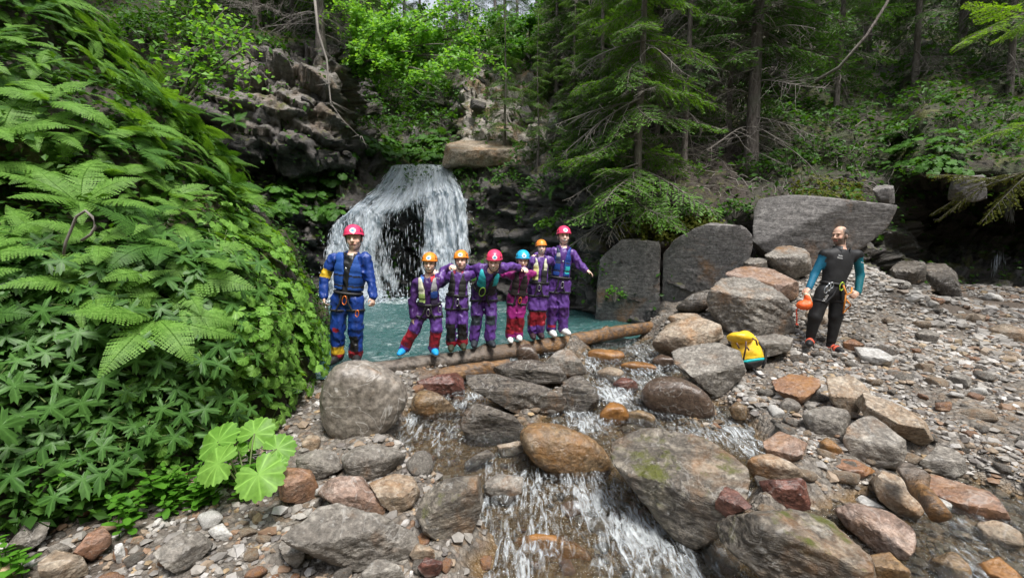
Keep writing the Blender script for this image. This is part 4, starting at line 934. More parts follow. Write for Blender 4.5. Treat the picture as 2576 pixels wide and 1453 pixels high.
Av = np.concatenate(As); Sv = np.concatenate(Ss); Dv = np.concatenate([density(a_ - sd * 1.7, s_) * k for a_, s_, sd, k in zip(As, Ss, (5, 6), (1.0, .8))])
M_veil, nt, out = new_mat('white_water_veil'); g = N(nt)
cx = g.n('ShaderNodeCombineXYZ'); g.l(g.attr('across').outputs['Fac'], cx.inputs[0]); g.l(g.attr('along').outputs['Fac'], cx.inputs[1])
n1 = g.noise(g.mapping(cx.outputs[0], (55, 6, 1)), 1.0, 6, .7, .5); n2 = g.noise(g.mapping(cx.outputs[0], (190, 18, 1)), 1.0, 4, .65, .3)
nn = g.math('ADD', g.math('MULTIPLY', n1, .6), g.math('MULTIPLY', n2, .4))
al_ = g.math('MULTIPLY', g.math('SUBTRACT', g.math('ADD', nn, g.math('MULTIPLY', g.attr('dens').outputs['Fac'], .62)), .80), 4.5, True)
di = g.n('ShaderNodeBsdfDiffuse'); di.inputs['Color'].default_value = (.86, .91, .96, 1); tr = g.n('ShaderNodeBsdfTranslucent'); tr.inputs['Color'].default_value = (.78, .86, .93, 1)
g.l(g.bump(nn, .8, .08), di.inputs['Normal'])
m1 = g.n('ShaderNodeMixShader'); m1.inputs[0].default_value = .4; g.l(di.outputs[0], m1.inputs[1]); g.l(tr.outputs[0], m1.inputs[2])
tp = g.n('ShaderNodeBsdfTransparent'); m2 = g.n('ShaderNodeMixShader'); g.l(g.math('MULTIPLY', al_, .92), m2.inputs[0]); g.l(tp.outputs[0], m2.inputs[1]); g.l(m1.outputs[0], m2.inputs[2]); g.l(m2.outputs[0], out.inputs[0])
fall = tag(obj('waterfall', mesh_np('waterfall', np.concatenate(Vs), np.concatenate(Fs), True, attrs={'across': Av, 'along': Sv, 'dens': Dv}), M_veil), kind='structure')
A_, B_, R_ = [], [], []
def emit(n, s0, s1, lmin, lmax, rmin, rmax, jit, pw=1.5):
    ai = rng.uniform(0, 159.99, n * 6); s = rng.uniform(s0, s1, n * 6); ok = rng.random(n * 6) < density(ai / 160, s) ** pw; ai, s = ai[ok][:n], s[ok][:n] * (m_ - 2); n = len(ai); i0 = ai.astype(int); f = (ai - i0)[:, None]; ds = rng.uniform(lmin, lmax, n)
    def samp(s):
        k = np.clip(s.astype(int), 0, m_ - 2); q = (s - k)[:, None]; P = lambda i: paths[i, k] * (1 - q) + paths[i, k + 1] * q
        return P(i0) * (1 - f) + P(i0 + 1) * f
    Jt = rng.normal(0, jit, (n, 3)) * np.array([1, 1.6, .6]); A_.append(samp(np.clip(s, 0, m_ - 2.01)) + Jt); B_.append(samp(np.clip(s + ds, 0, m_ - 2.01)) + Jt + rng.normal(0, jit * .3, (n, 3))); R_.append(rng.uniform(rmin, rmax, n))
emit(2200, 0, fl, 1, 4, .004, .013, .05)
emit(3000, fl * .7, 1, 2, 8, .003, .010, .06)
emit(700, fl, 1, .15, .5, .006, .011, .16, .8)
emit(2200, .94, 1, .15, .8, .010, .03, .18)
V, F = spindle(np.concatenate(A_), np.concatenate(B_), np.concatenate(R_))
obj('spray', mesh_np('spray', V, F, True), M_fall, fall)
# little trickle in the dark hollow at the right
A_, B_, R_ = [], [], []
for (u0, v0, y0, u1, v1, y1, n) in [(2535, 470, 10.6, 2545, 540, 10.8, 80), (2520, 620, 10.9, 2500, 670, 10.6, 30)]:
    t = rng.random(n)[:, None]; a, b_ = at(u0, v0, y0), at(u1, v1, y1)
    P = a + (b_ - a) * t + rng.normal(0, .035, (n, 3)); A_.append(P); B_.append(P + np.array([0, -.02, -.30]) + rng.normal(0, .02, (n, 3))); R_.append(rng.uniform(.003, .007, n))
V, F = spindle(np.concatenate(A_), np.concatenate(B_), np.concatenate(R_))
tag(obj('trickle_water', mesh_np('trickle_water', V, F, True), M_fall), kind='structure')

# ================================================================== PLANTS
LM = {
 'fern':   leaf_mat('fern_green', (.12, .235, .055), (.24, .38, .13), .38, .5),
 'fern2':  leaf_mat('dark_fern_green', (.055, .13, .035), (.10, .20, .06), .35, .5),
 'acon':   leaf_mat('deep_leaf_green', (.05, .115, .038), (.09, .18, .06), .3, .42),
 'butter': leaf_mat('butterbur_green', (.15, .29, .07), (.25, .40, .13), .38, .45),
 'nettle': leaf_mat('nettle_green', (.075, .19, .03), (.13, .28, .05), .38, .45),
 'under':  leaf_mat('understorey_green', (.03, .075, .02), (.085, .175, .04), .33, .5),
 'hill':   leaf_mat('hill_leaf_green', (.04, .10, .025), (.09, .19, .045), .35, .5),
 'alder':  leaf_mat('bright_canopy_green', (.16, .33, .07), (.31, .50, .16), .5, .4),
 'spruce': leaf_mat('spruce_needles', (.045, .095, .032), (.10, .18, .055), .25, .55, (1.2, 1.3, .6)),
 'sprucelight': leaf_mat('young_spruce_needles', (.08, .165, .04), (.15, .26, .07), .3, .5),
 'yellow': leaf_mat('bright_yellow_green', (.17, .30, .035), (.28, .42, .06), .5, .45),
 'moss':   leaf_mat('moss_cushion', (.08, .085, .015), (.15, .14, .03), .2, .8),
}
M_stem = plain('green_stem', (.10, .14, .04), .6)
M_twig = plain('dead_twig', (.20, .18, .16), .85, bump=.4, var=.3)
M_bark = plain('spruce_bark', (.15, .125, .11), .9, bump=.9, bscale=28, var=.45)
def bark_mat():
    m, nt, out = new_mat('flaky_bark'); g = N(nt); b = g.n('ShaderNodeBsdfPrincipled'); tc = g.n('ShaderNodeTexCoord'); P = tc.outputs['Object']
    n1 = g.noise(g.mapping(P, (7, 7, 1.6)), 3, 6, .7); n2 = g.noise(P, 1.4, 4)
    c = g.mix(g.ramp(n1, [(.35, 0), (.62, 1)]), (.075, .058, .05), (.23, .20, .18))
    c = g.mix(g.ramp(n2, [(.5, 0), (.65, .7)]), c, (.13, .145, .10))
    g.l(c, b.inputs['Base Color']); b.inputs['Roughness'].default_value = .9
    g.l(g.bump(n1, .9, .05), b.inputs['Normal']); g.l(b.outputs[0], out.inputs[0]); return m
M_bark = bark_mat()
def fan_leaf(rf, n, cup=.12, fold=.0, wav=.0, seed=0):
    th = np.linspace(-np.pi, np.pi, n, endpoint=False) + np.pi / n; r = rf(th)
    O = np.stack([r * np.cos(th), r * np.sin(th)], -1); I = O * .5
    def z(P, f): return -cup * (P ** 2).sum(-1) + fold * np.abs(P[:, 1]) + wav * np.sin(5 * th + seed) * f
    V = np.concatenate([[[0, 0, 0]], np.c_[I, z(I, .3)], np.c_[O, z(O, 1.)]])
    i = np.arange(n); j = (i + 1) % n
    F = np.concatenate([np.stack([0 * i, 1 + i, 1 + j], -1), np.stack([1 + i, 1 + n + i, 1 + n + j], -1), np.stack([1 + i, 1 + n + j, 1 + j], -1)])
    return V, F
def heart(th):
    base = .48 * (1 + .10 * np.cos(th)); notch = 1 - .85 * np.exp(-((np.abs(th) - np.pi) / .26) ** 2)
    lob = 1 + .045 * np.cos(11 * th); return base * notch * lob * (1 + .045 * np.array([-1, 1, 1])[np.arange(len(th)) % 3])
def palm(th):
    s = np.abs(np.cos(2.5 * th)) ** 1.2 * np.where(np.abs(th) < 2.7, 1, .35)
    return .10 + .47 * s * (1 - .25 * (np.abs(th) / np.pi)) * (1 + .16 * np.where(np.arange(len(th)) % 2, 1, -1))
def shape_leaf(V, tipx=.0): V = V.copy(); V[:, 0] += tipx; return V
L_heart = [fan_leaf(heart, 66, .30, 0, .035, s) for s in range(3)]
L_palm = [fan_leaf(palm, 50, .25, .0, .02, s) for s in range(3)]
for L in L_palm: L[0][:, 0] += .25
def ovate(th): return .5 * (np.abs(np.cos(th / 1.0)) * .0 + .42 + .58 * np.cos(th) ** 2) * np.where(np.abs(th) > 1.57, .9, 1.0)
L_ov = fan_leaf(lambda th: .5 / np.sqrt(np.cos(th) ** 2 + (np.sin(th) / .52) ** 2), 12, .2, .15); L_ov[0][:, 0] += .5
# ---- fern frond, unit length along +x, arching
def frond(seed, n=32, droop=.55, width=.30):
    rng = np.random.default_rng(seed); parts = []
    t = np.linspace(0, 1, n); ang = .75 - droop * 2.0 * t
    ds = 1.0 / (n - 1); x = np.concatenate([[0], np.cumsum(np.cos(ang[:-1]) * ds)]); z = np.concatenate([[0], np.cumsum(np.sin(ang[:-1]) * ds)])
    side = .10 * np.sin(t * 2.5) * rng.uniform(-1, 1)
    C = np.stack([x, side, z], -1)
    for i in range(3, n):
        T = np.array([math.cos(ang[i]), 0, math.sin(ang[i])]); Nr = np.array([-T[2], 0, T[0]])
        f = t[i]; L = width * (math.sin(min(1, (f - .06) / .35) * math.pi / 2) if f < .41 else (1 - ((f - .41) / .6) ** 1.3)) + .01
        for s in (-1, 1):
            D = unit(np.array([0, s, 0]) * .93 + T * .42 - Nr * .10 + rng.normal(0, .05, 3))
            m = 6; w = .009 + L * .045
            Wd = unit(np.cross(Nr, D)); a = C[i]
            for q in range(m):
                b0 = a + D * L * (q / m); b1 = a + D * L * ((q + 1.15) / m); ww = w * (1.25 - q / m) + .003
                dr = -Nr * L * .10 * (q / m) ** 2
                for s2 in (-1, 1):
                    tip = (b0 + b1) / 2 + Wd * s2 * ww * 1.35 + D * ww * .7 + dr
                    parts.append(np.array([b0 + dr, b1 + dr, tip] if s2 > 0 else [b1 + dr, b0 + dr, tip]))
    V = np.concatenate(parts); F = np.arange(len(V)).reshape(-1, 3)
    return V, F, C
def rachis(C, r=.006):
    V, F = tube(C, np.linspace(r, r * .3, len(C)), 4, False); return V, np.concatenate([F[:, [0, 1, 2]], F[:, [0, 2, 3]]])
frond_me = []
for i in range(5):
    V, F, C = frond(i, droop=[.45, .6, .75, .5, .35][i], width=[.20, .23, .20, .17, .22][i]); Vr, Fr = rachis(C)
    V, F = join([(V, F), (Vr, Fr)])
    for key in ('fern', 'fern2'):
        me = mesh_np('frond', V, F, False); me.materials.append(LM[key]); frond_me.append((key, me))
FR = {k: [m for kk, m in frond_me if kk == k] for k in ('fern', 'fern2')}
def leaf_me(L, mats, name='leaf'):
    out_ = []
    for (V, F) in L:
        nn_ = (len(V) - 1) // 2; vein = np.zeros(len(V)); sp_ = max(4, nn_ // 9); vein[1:1 + nn_][::sp_] = 1; vein[1 + nn_:][::sp_] = .7; vein[0] = .6
        me = mesh_np(name, V, F, True, attrs={'vein': vein}); me.materials.append(mats); out_.append(me)
    return out_
ME_heart = leaf_me(L_heart, LM['butter']); ME_palm = leaf_me(L_palm, LM['acon']); ME_hearthill = leaf_me(L_heart, LM['hill'])
def basis_quat(z, spin):
    z = Vector(z).normalized(); q = z.to_track_quat('Z', 'Y'); return (q @ Matrix.Rotation(spin, 3, 'Z').to_quaternion())
def fern_thing(P, up, size, key, rng, nf=7, label='', group=''):
    root = empty('fern', P); root.rotation_mode = 'QUATERNION'; root.rotation_quaternion = basis_quat(up, rng.uniform(0, 6.28))
    for i in range(nf):
        me = FR[key][int(rng.integers(5))]; o = bpy.data.objects.new('frond', me); COL.objects.link(o); o.parent = root
        s = size * rng.uniform(.7, 1.1); o.scale = (s, s, s); o.rotation_euler = (rng.uniform(-.25, .25), rng.uniform(-.25, .3), i * 6.283 / nf + rng.uniform(-.35, .35))
    return tag(root, label, 'fern', group)
def leafy_thing(name, P, up, mes, rng, n, r, hgt, size, label, cat, group, face=None, stem_r=.004):
    """rosette of long-stalked leaves; every leaf is a part, the stalks are another"""
    root = empty(name, P); root.rotation_mode = 'QUATERNION'; q = basis_quat(up, rng.uniform(0, 6.28)); root.rotation_quaternion = q
    stalks = []
    for i in range(n):
        a = i * 2.4 + rng.uniform(-.3, .3); rr = r * math.sqrt((i + .6) / n); h = hgt * rng.uniform(.6, 1.1)
        tip = np.array([math.cos(a) * rr, math.sin(a) * rr, h])
        mid = np.array([math.cos(a) * rr * .35, math.sin(a) * rr * .35, h * .65])
        t = np.linspace(0, 1, 5)[:, None]; C = 2 * t * (1 - t) * mid + t * t * tip; stalks.append(tube(C, stem_r, 4, False))
        o = bpy.data.objects.new('leaf', mes[int(rng.integers(len(mes)))]); COL.objects.link(o); o.parent = root; o.location = tip
        s = size * rng.uniform(.65, 1.15); o.scale = (s, s, s); o.rotation_euler = (rng.uniform(-.35, .35), rng.uniform(.1, .65), a)
    V, F = join(stalks); me = mesh_np('stalks', V, F, True); obj('stalks', me, M_stem, root)
    return tag(root, label, cat, group)
# ---- place on the left bank
bu, bv = project(PBd); bd = PBd[..., 1]
facing = (NB * unit(CAM - PBd)).sum(-1)
cand = np.argwhere((bu > -160) & (bu < 900) & (bv > -120) & (bv < 1400) & (bd > 1.2) & (bd < 8.5) & (facing > -.05))
area = np.linalg.norm(np.cross(np.gradient(PBd, axis=0), np.gradient(PBd, axis=1)), axis=-1)
wts = np.array([area[i, j] / max(bd[i, j], 1.5) ** 1.5 for i, j in cand]); wts = wts / wts.sum()
rng = np.random.default_rng(31)
def pick(n, cond, mind):
    outp = []; order = rng.choice(len(cand), size=min(len(cand), 12000), replace=False, p=wts)
    for q in order:
        i, j = cand[q]; u, v, P = bu[i, j], bv[i, j], PBd[i, j]
        if not cond(u, v, P): continue
        if any(((P - p[0]) ** 2).sum() < mind * mind for p in outp): continue
        outp.append((P, NB[i, j], u, v))
        if len(outp) >= n: break
    return outp
def zone(u, v, vt, vb):
    h = 'near the left edge' if u < 160 else ('left of its middle' if u < 330 else ('in its middle' if u < 500 else ('towards its right end' if u < 680 else 'at its right edge')))
    f = (v - vt) / (vb - vt); return h, ('highest' if f < .25 else ('upper' if f < .5 else ('lower' if f < .75 else 'lowest')))
def upmix(n, k=.55): return unit(n * (1 - k) + np.array([0, 0, 1.0]) * k)
fern_zone = lambda u, v, P: (v < 820) and not (u > 560 and v > 560) and P[2] > .5 and not (u > 640 and v < 330)
for k_, (P, n, u, v) in enumerate(pick(150, fern_zone, .19)):
    big = v > 260
    P = P + n * .10; fk_ = 'fern' if rng.random() < .72 else 'fern2'
    fern_thing(P, upmix(n, .35), rng.uniform(.30, .60), fk_, rng, int(rng.integers(6, 9)), 'feathery %s fern on the left bank %s, %s row' % ((('light green' if fk_ == 'fern' else 'dark green'),) + zone(u, v, -100, 820)), 'ferns on the left bank')
for k_, (P, n, u, v) in enumerate(pick(95, lambda u, v, P: u < 560 and 640 < v < 1180 and P[2] > .12, .15)):
    leafy_thing('monkshood_plant', P, upmix(n, .45), ME_palm, rng, 9, .24, .20, .20, 'plant with deeply cut dark leaves on the left bank %s, %s row' % zone(u, v, 640, 1180), 'plant', 'deeply cut leafy plants on the left bank')
for k_, (P, n, u, v) in enumerate(pick(150, lambda u, v, P: 500 < u < 810 and 540 < v < 1000 and P[1] < 6.6 and P[2] > .05, .11)):
    leafy_thing('butterbur_plant', P + n * .06, upmix(n, .35), ME_heart, rng, 6, .18, .12, rng.uniform(.10, .18), 'light green round-leaved butterbur on the left bank %s, %s row' % zone(u, v, 540, 1000), 'plant', 'round-leaved butterburs on the left bank')
for k_, (P, n, u, v) in enumerate(pick(26, lambda u, v, P: 330 < u < 700 and 900 < v < 1230 and P[2] > -.1, .16)):
    leafy_thing('butterbur_plant', P, upmix(n, .4), ME_heart, rng, 4, .14, .12, rng.uniform(.10, .16), 'small round-leaved plant at the shady foot of the bank %s, %s row' % zone(u, v, 900, 1230), 'plant', 'small round-leaved plants on the shady foot of the left bank')
# big butterbur at the foot of the bank
root = empty('butterbur_plant', ground_hit(622, 1262)); Pc = np.array(root.location)
st = []
for (u, v, wpx, dy, rz, tiltx) in [(548, 1110, 100, .0, 2.5, .35), (640, 1090, 84, .22, 1.0, .2), (696, 1128, 78, .14, .2, .3), (548, 1165, 104, -.14, 3.5, .35), (650, 1192, 112, -.26, -.9, .55), (700, 1165, 40, .0, -.2, .4), (600, 1135, 44, .16, 2.0, .2)]:
    P = at(u, v, Pc[1] + dy) - Pc; s = wpx / FPX * (Pc[1] + dy) * 1.08
    o = bpy.data.objects.new('leaf', ME_heart[int(rng.integers(3))]); COL.objects.link(o); o.parent = root; o.location = P; o.scale = (s, s, s)
    o.rotation_mode = 'QUATERNION'; nrm = unit(np.array([.25 * math.cos(rz), -.75 + .0 * tiltx, .75])); o.rotation_quaternion = basis_quat(nrm, rz)
    t = np.linspace(0, 1, 6)[:, None]; st.append(tube(t * P + np.array([0, 0, .06]) * np.sin(t * 3.14), .006, 5, False))
V, F = join(st); obj('stalks', mesh_np('stalks', V, F), M_stem, root)
tag(root, 'large-leaved butterbur at the foot of the left bank, biggest leaves of all', 'plant')
# nettle-like sprigs at the foot of the bank
def sprig_mesh(seed, h=.32, pairs=7):
    rng = np.random.default_rng(seed); parts = []
    C = np.stack([.05 * np.linspace(0, 1, 8) ** 2 * rng.normal(), .05 * np.linspace(0, 1, 8) ** 2 * rng.normal(), np.linspace(0, h, 8)], -1) if False else np.stack([rng.normal() * .06 * np.linspace(0, 1, 8) ** 2, rng.normal() * .06 * np.linspace(0, 1, 8) ** 2, np.linspace(0, h, 8)], -1)
    for k in range(pairs):
        f = (k + 1.2) / (pairs + .2); c = np.array([np.interp(f, np.linspace(0, 1, 8), C[:, d]) for d in range(3)])
        for s in (0, np.pi):
            a = k * 1.57 + s + rng.normal() * .15; L = (.10 if f < .75 else .07) * rng.uniform(.8, 1.15)
            V = L_ov[0] * L; el = rng.uniform(-.3, .35); V = V @ rotm((0, 1, 0), -el).T @ rotm((0, 0, 1), a).T + c; parts.append((V, L_ov[1]))
    V, F = tube(C, .004, 4, False); parts.append((V, np.concatenate([F[:, [0, 1, 2]], F[:, [0, 2, 3]]])))
    V, F = join(parts); me = mesh_np('sprig', V, F, True); me.materials.append(LM['nettle']); return me
ME_sprig = [sprig_mesh(i, .20 + .05 * i, 4 + i) for i in range(4)]
def gtop(u, v):
    P = ground_hit(u, v); return np.array([P[0], P[1], float(ground_z(P[0], P[1]))])
spz = [(rng.uniform(70, 640), 0) for _ in range(60)]
for (u, _) in spz:
    vb = np.interp(u, [0, 130, 330, 560, 640], [1330, 1310, 1290, 1255, 1230]) + rng.uniform(-45, 18)
    P = gtop(u, vb); s = rng.uniform(.6, 1.0)
    o = put(ME_sprig[int(rng.integers(4))], 'nettle_plant', P, s, (rng.uniform(-.3, .3), rng.uniform(-.3, .3), rng.uniform(0, 6.28)))
    tag(o, 'small nettle-like plant at the foot of the left bank %s, %s row' % zone(u, vb, 1190, 1350), 'plant', 'small leafy plants at the foot of the left bank')
for (u, v) in [(5, 1440), (30, 1452), (55, 1445), (18, 1425), (300, 1345), (330, 1340)]:
    o = put(ME_sprig[int(rng.integers(4))], 'nettle_plant', gtop(u, v), .8, (0, 0, rng.uniform(0, 6))); tag(o, 'small leafy plant among the near left stones', 'plant', 'leafy plants among the near left stones')
# understorey of the bank: uncountable small leaves
def leaf_cloud(P, Nv, size, rng, spread, aspect=.6):
    """one folded diamond leaf at each point, roughly facing up and outward"""
    n = len(P); z = unit(Nv + rng.normal(0, .45, (n, 3))); x = unit(np.cross(z, rng.normal(size=(n, 3)))); y = np.cross(z, x)
    s = np.asarray(size)[:, None]; c = P + rng.normal(0, spread, (n, 3))
    a = c - x * s * .5; b = c + x * s * .5; l = c + y * s * .5 * aspect + z * s * .12; r = c - y * s * .5 * aspect + z * s * .12
    V = np.stack([a, l, b, r], 1).reshape(-1, 3); k = np.arange(n)[:, None] * 4
    return V, np.concatenate([k + np.array([0, 2, 1]), k + np.array([0, 3, 2])], 0)
q = rng.choice(len(cand), 17000, p=wts); ij = cand[q]
P = PBd[ij[:, 0], ij[:, 1]]; n_ = NB[ij[:, 0], ij[:, 1]]; u_, v_ = bu[ij[:, 0], ij[:, 1]], bv[ij[:, 0], ij[:, 1]]
bare = ((u_ > 470) & (u_ < 790) & (v_ > 890) & (v_ < 1080)); keepm = ~bare | (rng.random(len(P)) < .12)
P, n_, v_ = P[keepm], n_[keepm], v_[keepm]; P = P + n_ * rng.uniform(0, .14, (len(P), 1))
V, F = leaf_cloud(P, upmix(n_, .6), np.clip(rng.lognormal(-2.65, .3, len(P)), .03, .13), rng, .05)
tag(obj('bank_undergrowth', mesh_np('bank_undergrowth', V, F, False), LM['under']), 'dense small-leaved undergrowth covering the left bank', 'undergrowth', kind='stuff')
# grass blades hanging at the bank's right edge
def grass_mesh(seed, n=46, L=.45):
    rng = np.random.default_rng(seed); parts = []
    for i in range(n):
        a = rng.uniform(0, 6.28); l = L * rng.uniform(.5, 1.1); t = np.linspace(0, 1, 5); out_ = rng.uniform(.25, .8) * l
        C = np.stack([np.cos(a) * out_ * t ** 1.5, np.sin(a) * out_ * t ** 1.5, l * (t - .55 * t ** 2.2)], -1) + np.array([rng.normal() * .02, rng.normal() * .02, 0])
        s = np.array([-np.sin(a), np.cos(a), 0]) * .004; w = (1 - t ** 2)[:, None]
        V = np.stack([C - s * w, C + s * w], 1).reshape(-1, 3); F = np.concatenate([[[2 * k, 2 * k + 1, 2 * k + 3], [2 * k, 2 * k + 3, 2 * k + 2]] for k in range(4)]); parts.append((V, F))
    V, F = join(parts); me = mesh_np('grass_tuft', V, F, False); me.materials.append(LM['nettle']); return me
ME_grass = [grass_mesh(i) for i in range(2)]
for (P, n, u, v) in pick(24, lambda u, v, P: (u > 560 and v < 640 and P[1] < 7) or u > 690, .12):
    o = put(ME_grass[int(rng.integers(2))], 'grass_tuft', P, rng.uniform(.7, 1.2), (rng.uniform(-.2, .6), rng.uniform(0, .7), rng.uniform(0, 6.28)))
    tag(o, 'thin arching grass tuft on the edge of the left bank', 'grass', 'grass tufts on the left bank')
# dead twig hooked over the ferns
C = np.array([at(u, v, 2.75) for u, v in [(160, 640), (165, 610), (180, 575), (192, 545), (215, 530), (232, 545), (240, 570), (228, 590), (205, 605)]])
V, F = tube(C, .008, 6); tag(obj('dead_twig', mesh_np('dead_twig', V - C[0], F), M_twig, None, C[0]), 'bare pale hooked twig dangling over the ferns', 'twig')

# ------------------------------------------------------------------ spruces
def bough(seed, dead=False):
    """unit-length spruce bough along +x"""
    rng = np.random.default_rng(seed); n = 16; t = np.linspace(0, 1, n)
    C = np.stack([t, .05 * np.sin(t * 4 + rng.uniform(0, 6)), .10 * t - .38 * t ** 2 + .14 * t ** 3], -1)
    wood = [tube(C, np.linspace(.011, .003, n), 4, False)]; ne = []
    for i in range(2, n):
        for s in (-1, 1):
            if rng.random() < (.35 if dead else .06): continue
            T = unit(C[min(i + 1, n - 1)] - C[i - 1]); L = (.42 * (1 - t[i]) ** .7 + .10) * rng.uniform(.6, 1.1)
            D = unit(T * rng.uniform(.5, .9) + np.array([0, s, 0]) * .9 + np.array([0, 0, rng.uniform(-.35, .05)]))
            m = 4; tt = np.linspace(0, 1, m)[:, None]; K = C[i] + D * L * tt + np.array([0, 0, -.16 * L]) * tt ** 2 + (rng.normal(0, .02, 3) * tt if not dead else rng.normal(0, .07, 3) * tt ** 2)
            wood.append(tube(K, np.linspace(.005, .0015, m), 3, False))
            if dead:
                for q in range(2):
                    a = K[int(rng.integers(1, m))]; wood.append(tube(np.array([a, a + unit(D + rng.normal(0, .7, 3)) * L * .35]), .0022, 3, False))
                continue
            nn = int(L / .030)
            for q in range(nn):
                f = (q + .5) / nn; a = C[i] + D * L * f + np.array([0, 0, -.16 * L]) * f * f
                for s2 in (-1, 1):
                    if rng.random() < .12: continue
                    S = unit(np.cross(D, [0, 0, 1.0])) * s2
                    E = unit(D * .8 + S * .8 + np.array([0, 0, rng.uniform(-.35, .2)])); l = .075 * rng.uniform(.7, 1.2) * (1.15 - .5 * f); W_ = unit(np.cross(E, [0, 0, 1.0]) + rng.normal(0, .4, 3)) * .010
                    ne.append(np.array([a, a + E * l * .5 + W_, a + E * l, a + E * l * .5 - W_]))
    Vw, Fw = join(wood)
    Vn = np.concatenate(ne) if ne else np.zeros((0, 3)); Fn = np.arange(len(Vn)).reshape(-1, 4)
    return (Vw, Fw), (Vn, Fn)
BG = [bough(i) for i in range(4)]; BDd = [bough(20 + i, True) for i in range(3)]
def crown(seed, z0, z1, n, Lmax, Lmin, droop=.15, dead=0, dz0=.5, dz1=4, dL=1.2, open_=0.0):
    rng = np.random.default_rng(seed); gw, gn, dw = [], [], []
    for i in range(n):
        f = ((i + rng.random()) / n); z = z0 + (z1 - z0) * f; L = (Lmax * (1 - f) + Lmin * f) * rng.uniform(.65, 1.1); a = rng.uniform(0, 6.28) if open_ == 0 else rng.normal(-1.57, open_)
        M_ = rotm((0, 0, 1), a) @ rotm((1, 0, 0), rng.normal(0, .2)) @ rotm((0, 1, 0), droop + rng.normal(0, .15)); (Vw, Fw), (Vn, Fn) = BG[int(rng.integers(4))]
        gw.append((Vw * L @ M_.T + [0, 0, z], Fw)); gn.append((Vn * np.array([L, L, L]) @ M_.T + [0, 0, z], Fn))
    for i in range(dead):
        z = rng.uniform(dz0, dz1); L = dL * rng.uniform(.5, 1.2); a = rng.uniform(0, 6.28)
        M_ = rotm((0, 0, 1), a) @ rotm((1, 0, 0), rng.normal(0, .4)) @ rotm((0, 1, 0), .25 + rng.normal(0, .25)); (Vw, Fw), _ = BDd[int(rng.integers(3))]
        dw.append((Vw * L @ M_.T + [0, 0, z], Fw))
    return gw, gn, dw
def spruce_proto(seed, height, r0, z0, n, Lmax, Lmin, droop, dead, dz0, dz1, dL, mat='spruce'):
    gw, gn, dw = crown(seed, z0, height * .98, n, Lmax, Lmin, droop, dead, dz0, dz1, dL)
    rng = np.random.default_rng(seed); t = np.linspace(0, 1, 30)
    C = np.stack([.05 * fbm2(t * 3, t * 0, 2, seed), .05 * fbm2(t * 3, t * 0 + 5, 2, seed), t * (height + .5) - .5], -1)
    V, F = tube(C, r0 * (1 - .9 * t) * (1 + .5 * np.exp(-t * 30)), 12, True)
    res = {'trunk': (mesh_np('trunk', V, F), M_bark)}
    V, F = join(gn); res['crown'] = (mesh_np('crown', V, F, False), LM[mat])
    V, F = join(gw); res['branches'] = (mesh_np('branches', V, F), M_bark)
    if dw: V, F = join(dw); res['dead_branches'] = (mesh_np('dead_branches', V, F), M_twig)
    for me, m in res.values(): me.materials.append(m)
    return res
PROTO = {
 'tall':  spruce_proto(1, 15, .17, 2.6, 62, 2.3, .9, .30, 80, .4, 8.0, 1.8),
 'thin':  spruce_proto(2, 11, .085, 1.6, 50, 1.6, .5, .30, 40, .3, 4.5, 1.1),
 'bushy': spruce_proto(3, 9, .11, .5, 95, 2.1, .4, .28, 26, .2, 4.0, 1.7, 'sprucelight'),
 'young': spruce_proto(4, 6, .05, .7, 60, 1.05, .2, .15, 6, .2, 1.5, .5, 'sprucelight'),
 'far':   spruce_proto(5, 18, .20, 1.5, 85, 2.6, .4, .25, 10, .5, 4.0, 1.2),
}
def tree(kind, P, label, s=1.0, spin=None, lean=(0, 0), group=None):
    root = empty('spruce_tree', P, rng.uniform(0, 6.28) if spin is None else spin); root.rotation_euler = (lean[1], lean[0], root.rotation_euler[2]); root.scale = (s, s, s)
    for nm, (me, _) in PROTO[kind].items():
        o = bpy.data.objects.new(nm, me); COL.objects.link(o); o.parent = root
    return tag(root, label, 'tree', group)
def base_px(u, v, sink=.1):
    P, n = wall_at(u, v); return P - np.array([0, 0, sink])
tree('tall', base_px(1886, 412), 'stout grey spruce trunk with bare lower branches above the slab wall', 1.0, .4, (.02, 0))
tree('thin', base_px(1832, 362), 'slim straight spruce just left of the stout trunk, orange sling at its foot', 1.0, 1.3, (.015, 0))
tree('thin', base_px(1717, 440), 'thin pale spruce standing alone on the brown soil', .95, 2.2, (.0, 0))
tree('bushy', base_px(1598, 560), 'bushy spruce drooping over the left end of the slab wall', 1.0, .0, (.0, .05))
tree('thin', base_px(1572, 335), 'slim spruce left of the triple group on the slope', 1.1, .7)
tree('tall', base_px(1618, 330), 'middle spruce of the triple group on the slope', .85, 3.1)
tree('thin', base_px(1655, 325), 'right spruce of the triple group on the slope', 1.05, 4.4)
tree('young', base_px(1265, 392), 'young spruce growing on the pale ledge right of the waterfall', 1.1, 1.0)
tree('bushy', base_px(1440, 380), 'low bushy spruce on the wall top right of the pool', .62, 2.0)
tree('bushy', base_px(1510, 430), 'dense spruce left of the drooping spruce', .75, 5.0)
tree('bushy', base_px(1545, 300), 'leafy-green spruce at the left of the slope wood', .9, 1.2)
tree('bushy', base_px(1680, 300), 'bushy spruce behind the brown soil slope', .85, 3.7)
tree('bushy', base_px(1400, 250), 'bushy spruce above the pale cliff', .8, 4.1)
tree('young', base_px(1350, 420), 'small spruce hanging over the dark right wall', .75, 2.6)
